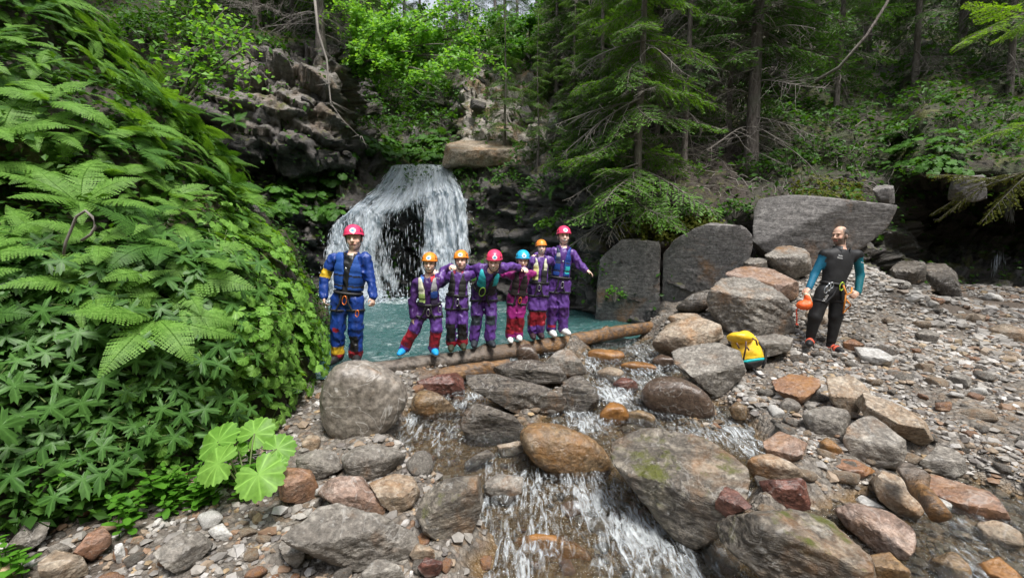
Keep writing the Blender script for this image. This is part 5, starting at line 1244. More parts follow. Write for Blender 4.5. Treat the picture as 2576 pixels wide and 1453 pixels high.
for i, (u, v, kind, s) in enumerate([(1480, 250, 'tall', .8), (1530, 180, 'far', .7), (1700, 200, 'far', .7), (1780, 250, 'tall', .8), (1960, 230, 'tall', .9), (2040, 180, 'far', .7), (2100, 300, 'thin', 1.0), (2180, 160, 'far', .7), (2300, 220, 'thin', 1.1), (2420, 150, 'tall', .8), (2520, 240, 'thin', 1.0), (1420, 120, 'far', .7), (2640, 200, 'tall', .9)]):
    tree(kind, base_px(u, v), '%s spruce in the dim right wood, %s' % ({'tall': 'stout', 'far': 'densely branched', 'thin': 'slim'}[kind], ['far left', 'left', 'left of the stout trunk', 'just left of the stout trunk', 'just right of the stout trunk', 'above the guide', 'above the guide\'s left', 'right of the guide', 'above the right slab', 'above the hollow', 'right of the hollow', 'above the pale cliff', 'at the right edge'][i]), s, group='spruces high on the right slope')
for i, (u, v, kind, s) in enumerate([(805, 120, 'tall', .8), (870, 90, 'far', .6), (740, 60, 'far', .6), (650, 80, 'tall', .7), (560, 40, 'far', .6), (930, 130, 'thin', .9)]):
    tree(kind, base_px(u, v), 'dark spruce on top of the left cliff', s, group='dark spruces on top of the left cliff')
for i, (u, y, s) in enumerate([(985, 26, .8), (1060, 31, .9), (1120, 27, .75), (1180, 33, 1.0), (1245, 26, .85), (1300, 30, .95), (1350, 24, .8), (1150, 40, 1.1), (1020, 42, 1.1), (1270, 44, 1.2), (940, 34, 1.0), (1390, 36, 1.1)]):
    P = at(u, 200, y); gzz = np.interp(y, [20, 30, 50], [8, 13, 26])
    tree('far', (P[0], P[1], gzz - 4.2), 'pale distant spruce in the gap above the waterfall', s, group='distant spruces in the gap above the waterfall')
# bright overhanging spruce sprays at the right edge of the picture
def spray(name, pts, label, mat, nb=10, L=.6, seed=0):
    rng = np.random.default_rng(seed); C = np.array([at(*p) for p in pts]); t = np.linspace(0, 1, 14)
    K = np.stack([np.interp(t, np.linspace(0, 1, len(C)), C[:, d]) for d in range(3)], -1); gn, gw = [], []
    T = unit(K[-1] - K[0])
    for i in range(nb):
        f = (i + .5) / nb; a = K[int(f * 13)]; D = unit(T + rng.normal(0, .5, 3) + np.array([0, 0, -.15])); X = D; Y_ = unit(np.cross([0, 0, 1.0], X)); Z_ = np.cross(X, Y_); M_ = np.stack([X, Y_, Z_], 1)
        (Vw, Fw), (Vn, Fn) = BG[i % 4]; l = L * rng.uniform(.6, 1.1); gn.append((Vn * l @ M_.T + a, Fn)); gw.append((Vw * l @ M_.T + a, Fw))
    root = empty(name, C[0]); V, F = join(gn); obj('needles', mesh_np('needles', V - C[0], F, False), LM[mat], root)
    V, F = join(gw + [tube(K, np.linspace(.02, .006, 14), 6, False)]); obj('wood', mesh_np('wood', V - C[0], F), M_bark, root)
    return tag(root, label, 'branch')
spray('spruce_branch', [(2660, 20, 5.0), (2560, 40, 5.0), (2470, 85, 5.0)], 'bright yellow-green spruce branch in the upper right corner', 'yellow', 12, .5, 1)
spray('spruce_branch', [(2640, 300, 4.5), (2560, 320, 4.5), (2500, 330, 4.5)], 'bright yellow-green branch tip at the right edge', 'yellow', 6, .32, 2)
spray('spruce_branch', [(2700, 400, 5.5), (2560, 440, 5.8), (2440, 480, 6.0)], 'drooping brownish bough over the dark hollow', 'moss', 9, .7, 3)
# ------------------------------------------------------------------ broadleaf tree leaning over the waterfall
def broadleaf(name, base, targets, label, nleaf, lsize, seed, mat='alder', r0=.07, spread=.5):
    rng = np.random.default_rng(seed); base = np.array(base); wood, LP = [], []
    for (T, w) in targets:
        T = np.array(T); mid = base + (T - base) * .5 + np.array([0, 0, .35 * np.linalg.norm(T - base) * .4])
        t = np.linspace(0, 1, 14)[:, None]; C = (1 - t) ** 2 * base + 2 * t * (1 - t) * mid + t * t * T
        C = C + .05 * np.stack([fbm2(t[:, 0] * 4, t[:, 0] * 0 + k, 2, seed + k) for k in range(3)], -1)
        wood.append(tube(C, np.linspace(r0 * w, .008, 14), 6, False))
        for q in range(int(9 * w)):
            f = rng.uniform(.3, 1); a = C[int(f * 13)]; D = unit(unit(T - base) * .7 + rng.normal(0, .6, 3)); L = spread * rng.uniform(.5, 1.5)
            tt = np.linspace(0, 1, 7)[:, None]; K = a + D * L * tt + np.array([0, 0, -.25 * L]) * tt ** 2 + rng.normal(0, .03, (7, 3)) * tt
            wood.append(tube(K, np.linspace(.008, .003, 7), 4, False))
            m = int(nleaf / sum(int(9 * ww) for _, ww in targets)); ii = rng.integers(1, 7, m)
            LP.append(K[ii] + rng.normal(0, .10, (m, 3)) * np.array([1.2, 1.2, .6]))
    LP = np.concatenate(LP); V, F = leaf_cloud(LP, np.tile([0, -.45, .8], (len(LP), 1)), rng.uniform(.6, 1.2, len(LP)) * lsize, rng, .02, .75)
    root = empty(name, base); obj('crown', mesh_np('crown', V - base, F, False), LM[mat], root); V, F = join(wood); obj('trunk', mesh_np('trunk', V - base, F), M_bark, root)
    return tag(root, label, 'tree')
b0 = base_px(880, 190)
broadleaf('alder_tree', b0, [(at(u, v, y), w) for u, v, y, w in [(960, 60, 12.3, 1), (1050, 40, 12.6, 1), (1040, 130, 12.0, 1.2), (1120, 110, 12.2, 1.2), (1180, 150, 12.0, 1), (1100, 190, 11.8, 1), (1200, 160, 12.4, .8), (980, 150, 12.0, 1), (1110, 20, 12.8, 1), (930, 110, 12.0, .9), (1010, -20, 12.8, 1), (1230, 175, 12.2, .6), (1110, 225, 11.7, .5), (1170, 70, 13, .9), (1080, 75, 12.4, 1), (1150, 20, 13, 1), (1230, 90, 12.8, .9), (1000, 95, 12, 1), (900, 40, 12.6, 1), (1180, 205, 12, .8), (1060, 235, 12, .6), (1260, 140, 12.8, .6)]], 'bright green broadleaf tree leaning out above the waterfall', 13500, .125, 3)
b0 = base_px(700, 40)
broadleaf('alder_tree', b0, [(at(u, v, y), w) for u, v, y, w in [(880, 20, 13, 1), (940, -20, 14, 1), (860, -60, 13, 1)]], 'broadleaf branches with bright leaves at the top left of the gap', 1500, .12, 4)
b0 = PBd[int(np.argmin(abs(offs - 2.3))), int(np.argmin(abs(by - 5.6)))]
broadleaf('maple_sapling', b0, [(at(u, v, y), w) for u, v, y, w in [(620, 60, 6.6, 1), (600, 130, 6.4, .8), (560, 20, 6.6, 1), (640, 150, 6.6, .6), (520, 100, 6.2, .8)]], 'sapling with fresh green leaves leaning out above the left bank', 700, .10, 5, 'alder', .03, .4)
b0 = wall_at(1330, 150)[0]
broadleaf('alder_tree', b0, [(at(u, v, y), w) for u, v, y, w in [(1330, 20, 18, 1), (1250, 60, 18, 1), (1290, 120, 17, 1), (1360, 90, 17.5, 1), (1210, 40, 19, 1), (1180, 90, 19, 1), (1230, 130, 18, 1)]], 'light green tree on the crest right of the gap', 5200, .16, 6, 'nettle', .06, .8)
b0 = wall_at(1000, 170)[0]
broadleaf('alder_tree', b0, [(at(u, v, y), w) for u, v, y, w in [(960, 60, 19, 1), (1060, 40, 20, 1), (1130, 70, 20, 1), (1100, 130, 19, 1), (1010, 120, 19, 1)]], 'green tree behind the leaning broadleaf tree', 4200, .17, 8, 'hill', .06, .9)
# dead bare branch dangling down the left cliff
C = np.array([at(u, v, y) for u, v, y in [(790, -20, 11.6), (800, 80, 11.5), (822, 150, 11.4), (826, 200, 11.3), (832, 260, 11.2), (860, 300, 11.2), (905, 345, 11.2)]]); parts = [tube(C, np.linspace(.035, .008, len(C)), 6, True)]
for k_ in range(16):
    a = C[int(rng.integers(3, 7))] + rng.normal(0, .05, 3); parts.append(tube(np.array([a, a + np.array([rng.normal(0, .3), rng.normal(0, .15), -.35 * rng.random()])]), [.008, .002], 4, True))
V, F = join(parts); tag(obj('dead_branch', mesh_np('dead_branch', V - C[0], F), M_twig, None, C[0]), 'bare grey branch dangling in front of the left cliff', 'branch')
# dark leaning trunk at top right
C = np.array([at(u, v, y) for u, v, y in [(2050, 205, 9.5), (2110, 170, 9.2), (2180, 90, 9), (2230, 10, 9), (2250, -40, 9)]]); V, F = tube(C, np.linspace(.035, .022, len(C)), 7)
tag(obj('leaning_sapling', mesh_np('leaning_sapling', V - C[0], F), M_bark, None, C[0]), 'dark bare bent sapling stem crossing the upper right slope', 'sapling')

# ------------------------------------------------------------------ hillside plants
def shrub(name, P, n, R3, lsize, mat, label, group, seed, mes=None):
    rng = np.random.default_rng(seed); D = unit(rng.normal(size=(n, 3))) * rng.uniform(.55, 1.05, (n, 1)) ** .6 * np.array(R3); D[:, 2] = np.abs(D[:, 2])
    V, F = leaf_cloud(D, np.tile([0, -.3, .9], (n, 1)), rng.uniform(.6, 1.2, n) * lsize, rng, .03, .7)
    root = empty(name, P); obj('foliage', mesh_np('foliage', V, F, False), LM[mat], root)
    st = [tube(np.array([[0, 0, -.1], d * .5 + [0, 0, .05], d * .92]), .005, 4, False) for d in D[::max(1, n // 22)]]
    V, F = join(st); obj('stems', mesh_np('stems', V, F), M_twig, root)
    return tag(root, label, 'shrub', group)
sh = [(1930, 425, 240, (.7, .45, .45), .13, 'hill', 'round dark green shrub beside the stout trunk'), (1990, 400, 200, (.6, .4, .4), .13, 'hill', 'second dark green shrub right of the stout trunk'),
      (1740, 545, 150, (.5, .3, .3), .11, 'hill', 'leafy clump on the soil ledge above the middle slab'), (1840, 545, 150, (.45, .3, .35), .12, 'hill', 'leafy clump at the joint of two wall slabs'),
      (1540, 690, 130, (.30, .2, .45), .10, 'nettle', 'fresh green clump hanging at the left end of the slab wall'), (1560, 750, 70, (.25, .15, .25), .09, 'nettle', 'small clump low on the leftmost slab'),
      (1385, 575, 150, (.42, .25, .35), .14, 'butter', 'light green clump just behind the tall person on the log'), (1310, 560, 130, (.18, .15, .75), .09, 'hill', 'strip of green plants hanging down the dark wall'),
      (1290, 470, 160, (.6, .3, .4), .12, 'hill', 'leafy clump on the wall top above the hanging strip'), (1420, 560, 120, (.35, .25, .45), .11, 'hill', 'dark leafy clump under the bushy spruce'), (1180, 410, 120, (.45, .3, .3), .12, 'nettle', 'leafy clump right of the waterfall lip'),
      (1690, 410, 30, (.2, .2, .4), .10, 'hill', 'sparse sprig at the foot of the thin pale spruce'), (1500, 700, 90, (.2, .15, .5), .09, 'hill', 'green trailing plant at the corner of pool and slabs')]
for i, (u, v, n, R3, ls, mt, lb) in enumerate(sh):
    P, n_ = wall_at(u, v); shrub('leafy_shrub', P + n_ * .05 - np.array([0, .1 if v > 540 else 0, 0]), n, R3, ls, mt, lb, 'leafy shrubs on the right wall', 600 + i)
for i, (u, v) in enumerate([(x, y_) for x, y_ in zip(rng.uniform(2230, 2400, 26), rng.uniform(360, 500, 26))]):
    P, n_ = wall_at(u, v); leafy_thing('raspberry_plant', P, upmix(n_, .6), ME_hearthill, rng, 9, .32, .22, .2, 'broad-leaved plant trailing down beside the dark hollow', 'plant', 'broad-leaved plants above the dark hollow')
for i, (u, v) in enumerate([(x, y_) for x, y_ in zip(rng.uniform(690, 880, 24), rng.uniform(440, 545, 24))]):
    P, n_ = wall_at(u, v); leafy_thing('ledge_plant', P, upmix(n_, .5), ME_hearthill, rng, 9, .36, .25, .3, 'dark broad-leaved plant on the ledge left of the waterfall', 'plant', 'broad-leaved plants on the ledge left of the waterfall')
for i, (u, v) in enumerate([(x, y_) for x, y_ in zip(rng.uniform(880, 1150, 30), rng.uniform(365, 412, 30))]):
    P, n_ = wall_at(u, v); leafy_thing('ledge_plant', P, upmix(n_, .6), ME_hearthill, rng, 9, .42, .25, .32, 'broad-leaved plant on the lip above the waterfall', 'plant', 'broad-leaved plants above the waterfall')
for i, (u, v, s) in enumerate([(1115, 345, 1.0), (1060, 370, .7), (600, 320, .6), (1420, 470, .7), (1480, 520, .6)]):
    P, n_ = wall_at(u, v); fern_thing(P, upmix(n_, .5), s, 'fern2', rng, 8, ['big dark fern at the back of the waterfall ledge', 'smaller fern left of the big ledge fern', 'fern at the foot of the left cliff', 'fern under the low bushy spruce', 'fern beside the drooping spruce'][i], None)
def slope_place(u, v):
    return ('beside the drooping spruce' if u < 1640 else 'near the stout trunk' if u < 1960 else 'above the guide' if u < 2160 else 'above the large right slab' if u < 2360 else 'above the dark hollow') + (', high up' if v < 180 else ', half way up' if v < 310 else ', low down')
for i in range(100):
    if i >= 70: u, v = rng.uniform(300, 660), rng.uniform(-60, 130); lb = 'leafy shrub on the slope behind the sapling at upper left'; gr_ = 'shrubs on the upper left slope'
    elif i < 54: u, v = (rng.uniform(1900, 2640), rng.uniform(60, 430)) if i < 38 else (rng.uniform(1330, 1620), rng.uniform(330, 520)); lb = 'low leafy shrub on the right slope ' + slope_place(u, v); gr_ = 'low shrubs on the upper right slope'
    else: u, v = rng.uniform(880, 1140), rng.uniform(230, 390); lb = 'leafy shrub in the gap behind the waterfall'; gr_ = 'shrubs in the gap behind the waterfall'
    P, n_ = wall_at(u, v); k_ = P[1] / 12; shrub('leafy_shrub', P, 130, (.75 * k_, .5 * k_, .45 * k_), .13 * k_, 'hill', lb, gr_, 900 + i)
# small-leaved cover on the slopes
gm = (green * (rng.random(green.shape) < 1)).ravel(); Pf = PW.reshape(-1, 3); Nf = Nn.reshape(-1, 3)
vis = (VV.ravel() > -260) & keepsheet.ravel() if 'keepsheet' in globals() else (VV.ravel() > -260) & keep.ravel() if keep.size == VV.size else (VV.ravel() > -260)
wgt = (green + .10 * rock + .16 * soilm).ravel() * vis * np.clip(Pf[:, 1] / 12, .6, 2); wgt *= (fbm(Pf * .7, 3, 88) > -.6)
q = rng.choice(len(Pf), 78000, p=wgt / wgt.sum()); P = Pf[q] + Nf[q] * rng.uniform(-.02, .30, (len(q), 1)) * (fbm(Pf[q] * .9, 2, 89)[:, None] + .7)
V, F = leaf_cloud(P, upmix(Nf[q], .6), np.clip(rng.lognormal(-2.12, .35, len(q)), .05, .24) * np.clip(Pf[q, 1] / 12, .8, 1.8), rng, .07)
tag(obj('slope_undergrowth', mesh_np('slope_undergrowth', V, F, False), LM['hill']), 'low leafy ground cover over the wooded slopes', 'undergrowth', kind='stuff')
# moss tufts over the slab tops
mz = [(1620, 1700, 545, 620, 9), (1700, 1800, 540, 600, 12), (1990, 2170, 455, 515, 12), (1560, 1640, 560, 640, 8)]
pts = []
for (u0, u1, v0, v1, n) in mz:
    for _ in range(n * 60):
        P, n_ = wall_at(rng.uniform(u0, u1), rng.uniform(v0, v1)); pts.append(P + n_ * rng.uniform(.02, .10) + rng.normal(0, .03, 3))
pts = np.array(pts); V, F = leaf_cloud(pts, np.tile([0, -.6, .6], (len(pts), 1)), rng.uniform(.05, .11, len(pts)), rng, .02, .8)
tag(obj('moss_cover', mesh_np('moss_cover', V, F, False), LM['moss']), 'brownish green moss over the tops of the wall slabs', 'moss', kind='stuff')
# fallen twigs on the brown slope
tw = []
for _ in range(420):
    u, v = rng.uniform(1560, 2250), rng.uniform(150, 500); P, n_ = wall_at(u, v); D = unit(np.cross(n_, rng.normal(size=3))); L = rng.uniform(.2, .9)
    K = P + n_ * .06 + D * L * np.linspace(-.5, .5, 4)[:, None] + rng.normal(0, .04, (4, 3)); tw.append(tube(K, rng.uniform(.004, .012), 4, False))
V, F = join(tw); tag(obj('fallen_twigs', mesh_np('fallen_twigs', V, F), M_twig), 'litter of dead twigs on the wooded slope', 'twigs', kind='stuff')
# ================================================================== PEOPLE
def surface_nets(Fd, org, h):
    s = Fd < 0; nx, ny, nz = Fd.shape
    c = np.zeros((nx - 1, ny - 1, nz - 1), np.uint8)
    for a in (0, 1):
        for b in (0, 1):
            for d in (0, 1): c += s[a:nx - 1 + a, b:ny - 1 + b, d:nz - 1 + d]
    I = np.argwhere((c > 0) & (c < 8)); idx = np.full(c.shape, -1, np.int64); idx[tuple(I.T)] = np.arange(len(I))
    corner = [(a, b, d) for a in (0, 1) for b in (0, 1) for d in (0, 1)]
    val = {k: Fd[I[:, 0] + k[0], I[:, 1] + k[1], I[:, 2] + k[2]] for k in corner}
    acc = np.zeros((len(I), 3)); cnt = np.zeros(len(I))
    for p in corner:
        for ax in range(3):
            if p[ax]: continue
            q = list(p); q[ax] = 1; q = tuple(q); a, b = val[p], val[q]; m = (a < 0) != (b < 0)
            t = np.where(m, a / np.where(m, a - b, 1), 0); P = np.tile(np.array(p, float), (len(I), 1)); P[:, ax] = t
            acc += P * m[:, None]; cnt += m
    V = org + (I + acc / cnt[:, None]) * h; Q = []
    for ax in range(3):
        sl0 = [slice(None)] * 3; sl1 = [slice(None)] * 3; sl0[ax] = slice(0, -1); sl1[ax] = slice(1, None)
        A, B = s[tuple(sl0)], s[tuple(sl1)]; E = np.argwhere(A != B); o1, o2 = [(1, 2), (2, 0), (0, 1)][ax]
        ok = (E[:, o1] > 0) & (E[:, o2] > 0) & (E[:, o1] < Fd.shape[o1] - 1) & (E[:, o2] < Fd.shape[o2] - 1); E = E[ok]
        def cell(d1, d2):
            K = E.copy(); K[:, o1] -= d1; K[:, o2] -= d2; return idx[K[:, 0], K[:, 1], K[:, 2]]
        q = np.stack([cell(1, 1), cell(0, 1), cell(0, 0), cell(1, 0)], -1); flip = ~A[tuple(E.T)]; q[flip] = q[flip][:, ::-1]; Q.append(q)
    return V, np.concatenate(Q)
class Field:
    """smooth union of tapered capsules and ellipsoids on a grid"""
    def __init__(s, lo, hi, h):
        s.h = h; s.org = np.asarray(lo, float) - 3 * h; n = np.ceil((np.asarray(hi) - s.org) / h).astype(int) + 4
        s.ax = [s.org[i] + np.arange(n[i]) * h for i in range(3)]; s.F = np.full(n, .5, np.float32)
    def sub(s, lo, hi):
        sl = []
        for i in range(3):
            a = int(np.clip(np.floor((lo[i] - s.org[i]) / s.h), 0, len(s.ax[i]))); b = int(np.clip(np.ceil((hi[i] - s.org[i]) / s.h) + 1, 0, len(s.ax[i]))); sl.append(slice(a, max(b, a)))
        G = np.meshgrid(*[s.ax[i][sl[i]] for i in range(3)], indexing='ij'); return tuple(sl), np.stack(G, -1)
    def comb(s, sl, d, k, op='u'):
        f = s.F[sl]
        if op == 'u':
            h = np.clip(.5 + .5 * (f - d) / k, 0, 1); s.F[sl] = f * (1 - h) + d * h - k * h * (1 - h)
        elif op == 's':
            h = np.clip(.5 - .5 * (f + d) / k, 0, 1); s.F[sl] = f * (1 - h) - d * h + k * h * (1 - h)
    def cap(s, a, b, ra, rb=None, k=.02, op='u'):
        a, b = np.asarray(a, float), np.asarray(b, float); rb = ra if rb is None else rb; m = max(ra, rb) + k + .02
        sl, P = s.sub(np.minimum(a, b) - m, np.maximum(a, b) + m)
        if P.size == 0: return s
        ba = b - a; t = np.clip(((P - a) @ ba) / max(ba @ ba, 1e-9), 0, 1); d = np.linalg.norm(P - a - t[..., None] * ba, axis=-1) - (ra + (rb - ra) * t); s.comb(sl, d, k, op); return s
    def ell(s, c, r, M=np.eye(3), k=.02, op='u'):
        c = np.asarray(c, float); r = np.asarray(r, float); m = r.max() + k + .02; sl, P = s.sub(c - m, c + m)
        if P.size == 0: return s
        q = (P - c) @ M; k0 = np.linalg.norm(q / r, axis=-1); k1 = np.linalg.norm(q / r ** 2, axis=-1) + 1e-9; s.comb(sl, k0 * (k0 - 1) / k1, k, op); return s
    def mesh(s):
        return surface_nets(s.F, s.org, s.h)
def smooth_mesh(V, F, it=2, lam=.5):
    E = np.concatenate([F[:, [0, 1]], F[:, [1, 2]], F[:, [2, 3]], F[:, [3, 0]]]); E = np.concatenate([E, E[:, ::-1]])
    for _ in range(it):
        A = np.zeros_like(V); n = np.zeros(len(V)); np.add.at(A, E[:, 0], V[E[:, 1]]); np.add.at(n, E[:, 0], 1); V = V * (1 - lam) + lam * A / np.maximum(n, 1)[:, None]
    return V
M_skin = vcol_mat('skin', .5, .4, .1, 120, .06, sss=.15)
M_suit = vcol_mat('glossy_suit_fabric', .43, .5, .35, 45, .12)
M_vest = vcol_mat('vest_fabric', .6, .4, .3, 60, .12)
M_neo = vcol_mat('neoprene', .62, .35, .2, 90, .15)
M_helm = vcol_mat('helmet_plastic', .3, .5, 0, 30, .05, coat=.3)
M_black = plain('black_webbing', (.018, .018, .02), .6, bump=.3, bscale=150)
M_shoe = vcol_mat('shoe_fabric', .6, .4, .3, 90, .1)
M_steel = plain('carabiner_metal', (.55, .56, .58), .28, 1.0)
M_orangem = plain('orange_metal', (.85, .22, .05), .35, .6)
M_eye = plain('dark_eye', (.02, .014, .01), .2)
M_teeth = plain('teeth', (.82, .80, .75), .35)
M_sticker = vcol_mat('helmet_sticker', .45, .4, 0, 40, .02)
M_hair = plain('dark_hair', (.022, .018, .016), .7, bump=.6, bscale=200)
PINK, ORNG, HBLUE = (.78, .045, .14), (.92, .28, .025), (.015, .40, .66)
PURP, PURPD, MAG, BLUE, RED, BLK, YEL, TEAL, CREAM, NAVY, GREY = (.105, .042, .23), (.05, .014, .105), (.27, .014, .16), (.010, .042, .235), (.27, .014, .026), (.014, .014, .016), (.72, .46, .03), (.03, .42, .46), (.62, .62, .46), (.012, .045, .20), (.30, .30, .31)
SKIN1, SKIN2 = (.86, .61, .50), (.82, .56, .43)
def reg_uv(reg, X, Y):
    k, u0, v0 = {1: (.2837, 772.8, 528.1), 2: (.266, 998.2, 553.8), 3: (.2659, 1932.0, 547.4)}[reg]; return u0 + X * k, v0 + Y * k
def build_person(spec):
    reg, y0 = spec['reg'], spec['y']; S = spec.get('s', 1.0); dv = spec.get('dv', 0.0)
    J = {}
    for n, v in spec['j'].items():
        u, vv = reg_uv(reg, v[0], v[1]); J[n] = at(u, vv + dv, y0 + (v[2] if len(v) > 2 else 0))
    pel, nk = (J['hl'] + J['hr']) / 2, J['neck']
    base = np.array([pel[0], pel[1], min(J['fl'][2], J['fr'][2]) - .03])
    for n in J: J[n] = J[n] - base
    pel, nk = (J['hl'] + J['hr']) / 2, J['neck']
    root = empty('person', base); tag(root, spec['label'], 'person')
    # torso frame (x = image right, f = forward)
    ax_up = unit(nk - pel); rt = J['sr'] - J['sl']; rt = unit(rt - ax_up * (rt @ ax_up)); fw = np.cross(ax_up, rt) * -1
    if fw[1] > 0: fw = -fw
    Mt = np.stack([rt, fw, ax_up], 1); hw = np.linalg.norm(J['sr'] - J['sl']) / 2; Lt = np.linalg.norm(nk - pel)
    # head frame
    yaw, pit, rol = [rad(a) for a in spec.get('head', (0, 0, 0))]
    Rh = rotm((0, 0, 1), yaw) @ rotm((1, 0, 0), pit) @ rotm((0, 1, 0), rol)
    hx, hf, hz = Rh @ np.array([1., 0, 0]), Rh @ np.array([0, -1., 0]), Rh @ np.array([0, 0, 1.]); Mh = np.stack([hx, hf, hz], 1)
    tot = np.linalg.norm(J['top'] - J['chin']); hs_f = spec.get('hs', tot / .262)
    hc = J['chin'] + hz * .115 * hs_f + (J['top'] - J['chin'] - hz * ((J['top'] - J['chin']) @ hz)) * .4
    hc = hc - hf * .03 * hs_f
    H = lambda x, y, z: hc + hs_f * (Mh @ np.array([x, y, z]))
    allp = np.array(list(J.values())); lo = allp.min(0) - .22; hi = allp.max(0) + .24
    skin = spec.get('skin', SKIN1)
    # ---------------- body
    B = Field(lo, hi, .0080)
    e = lambda c, r, k=.012, op='u': B.ell(H(*c), np.array(r) * hs_f, Mh, k, op)
    e((0, -.012, .03), (.073, .092, .088)); e((0, .02, -.045), (.056, .066, .072), .03); e((0, .052, -.092), (.024, .024, .02), .02)
    e((.036, .055, -.03), (.025, .025, .026), .02); e((-.036, .055, -.03), (.025, .025, .026), .02)
    B.cap(H(0, .086, .01), H(0, .106, -.026), .007 * hs_f, .014 * hs_f, .010); e((.012, .092, -.03), (.009, .01, .008), .006); e((-.012, .092, -.03), (.009, .01, .008), .006)
    B.cap(H(-.036, .078, .028), H(.036, .078, .028), .009 * hs_f, None, .012)
    for s_ in (-1, 1):
        e((s_ * .031, .100, .006), (.016, .014, .009), .008, 's'); e((s_ * .077, -.008, -.012), (.010, .020, .032), .006)
    B.cap(H(-.022, .080, -.060), H(.022, .080, -.060), .009 * hs_f, None, .008)
    B.cap(H(0, -.02, -.07), nk - ax_up * .05, .052 * hs_f, .060 * S, .03)
    B.cap(nk - ax_up * .08, pel, .085 * S, .09 * S, .04)
    for a in 'lr':
        B.cap(J['s' + a], J['e' + a], .040 * S, .036 * S, .02); B.cap(J['e' + a], J['w' + a], .036 * S, .026 * S, .01); B.cap(J['s' + a], nk - ax_up * .06, .05 * S, .06 * S, .03)
        B.cap(J['h' + a], J['k' + a], .065 * S, .048 * S, .03); B.cap(J['k' + a], J['a' + a], .045 * S, .034 * S, .01)
        # hand
        if J.get('m' + a) is None: continue
        w_, hnd = J['w' + a], J['m' + a]; d = unit(hnd - w_); n_ = np.asarray(spec.get('palm' + a, (0, 1, 0)), float); n_ = unit(n_ - d * (n_ @ d)); sd = np.cross(d, n_); hs_ = .92 * S
        if spec.get('flip' + a): sd = -sd
        curl = spec.get('curl' + a, .55)
        B.cap(w_, w_ + d * .03 * hs_, .026 * S, .028 * hs_, .01); Mp = np.stack([d, sd, n_], 1); B.ell(w_ + d * .055 * hs_, np.array([.048, .041, .018]) * hs_, Mp, .012)
        for q, (so, ln) in enumerate([(-.030, .062), (-.010, .075), (.011, .071), (.031, .055)]):
            p = w_ + d * .092 * hs_ + sd * so * hs_; ang = .15
            for seg, fr_ in enumerate((.45, .32, .23)):
                ang += curl * (1.0 if seg else .6); dd = d * math.cos(ang) + n_ * math.sin(ang); p2 = p + dd * ln * fr_ * 1.15 * hs_; B.cap(p, p2, (.0098 - .0008 * seg) * hs_, (.009 - .0008 * seg) * hs_, .004); p = p2
        p = w_ + d * .03 * hs_ - sd * .034 * hs_; p2 = p + (d * .75 - sd * .5 + n_ * .3) * .040 * hs_; p3 = p2 + (d * .9 + n_ * .45) * .030 * hs_; B.cap(p, p2, .013 * hs_, .010 * hs_, .008); B.cap(p2, p3, .0098 * hs_, .009 * hs_, .004)
    V, F = B.mesh(); V = smooth_mesh(V, F, 1, .4)
    L = ((V - hc) @ Mh) / hs_f; col = np.tile(np.array(skin), (len(V), 1)); head = (np.abs(L) < .15).all(1)
    def paint(m, c, a=1.0): col[m & head] = col[m & head] * (1 - a) + np.array(c) * a
    x, y, z = L.T; fr_ = y > .03
    paint(fr_ & (np.abs(z + .061 + 2.2 * (-x * x + 0)) < .0085) & (np.abs(x) < .027), (.42, .13, .11), .85)
    for s_ in (-1, 1):
        paint(fr_ & (np.abs(x - s_ * .032) < .018) & (np.abs(z - .026) < .006), (.10, .07, .05), .6)
        paint(fr_ & (np.abs(x - s_ * .04) < .02) & (np.abs(z + .028) < .018), (skin[0] * 1.05, skin[1] * .85, skin[2] * .85), .5)
        paint(fr_ & (np.abs(x - s_ * .031) < .017) & (np.abs(z - .006) < .008), (skin[0] * .5, skin[1] * .42, skin[2] * .4), .4)
    if spec.get('beard'):
        paint((z < -.035) & (y > -.02) & (z > -.115) & ~((np.abs(x) < .026) & (np.abs(z + .061) < .008)), (.085, .065, .058), .8); paint((np.abs(x) > .058) & (z < .0) & (z > -.09) & (y > -.01), (.11, .09, .08), .6)
        paint((z > .0) & (y < .035) & (z < .085) & ((np.abs(x) > .045) | (y < -.03)), (.10, .09, .085), .75)
    body = obj('body', mesh_np('body', V, F, True, col=col), M_skin, root)
    for s_ in (-1, 1):
        Vd, Fi = ico(1); Pe = H(s_ * .031, .0815, .006) + (Vd * np.array([.0135, .006, .0045 if not spec.get('squint') else .003]) * hs_f) @ Mh.T; obj('eye', mesh_np('eye', Pe, Fi), M_eye, body)
    if spec.get('teeth'):
        xx = np.linspace(-.024, .024, 7); top_ = np.array([H(a, .0935 - 12 * a * a, -.055 + 8 * a * a) for a in xx]); bot = np.array([H(a, .0935 - 12 * a * a, -.0685 + 18 * a * a) for a in xx]); Vt = np.concatenate([top_, bot]); Ft = np.array([[i, i + 1, i + 8, i + 7] for i in range(6)])[:, ::-1]
        me = mesh_np('teeth', Vt, Ft, True); o = obj('teeth', me, M_teeth, body); md = o.modifiers.new('t', 'SOLIDIFY'); md.thickness = .004; md.offset = -1
    if spec.get('hair') == 'bald':
        Hf = Field(hc - .16, hc + .16, .006)
        Hf.ell(H(0, -.016, .022), np.array([.081, .099, .089]) * hs_f, Mh, .01); Hf.ell(H(0, .055, .08), np.array([.075, .095, .072]) * hs_f, Mh, .015, 's'); Hf.ell(H(0, .075, -.04), np.array([.12, .095, .14]) * hs_f, Mh, .01, 's'); Hf.ell(H(0, -.01, -.13), np.array([.12, .14, .085]) * hs_f, Mh, .01, 's')
        for s_ in (-1, 1): Hf.ell(H(s_ * .08, -.0, -.012), np.array([.03, .026, .034]) * hs_f, Mh, .005, 's')
        V, F = Hf.mesh(); obj('hair', mesh_np('hair', V, F, True), plain('greying_hair', (.075, .068, .064), .8, bump=.6, bscale=200), root)
    elif spec.get('helmet'):
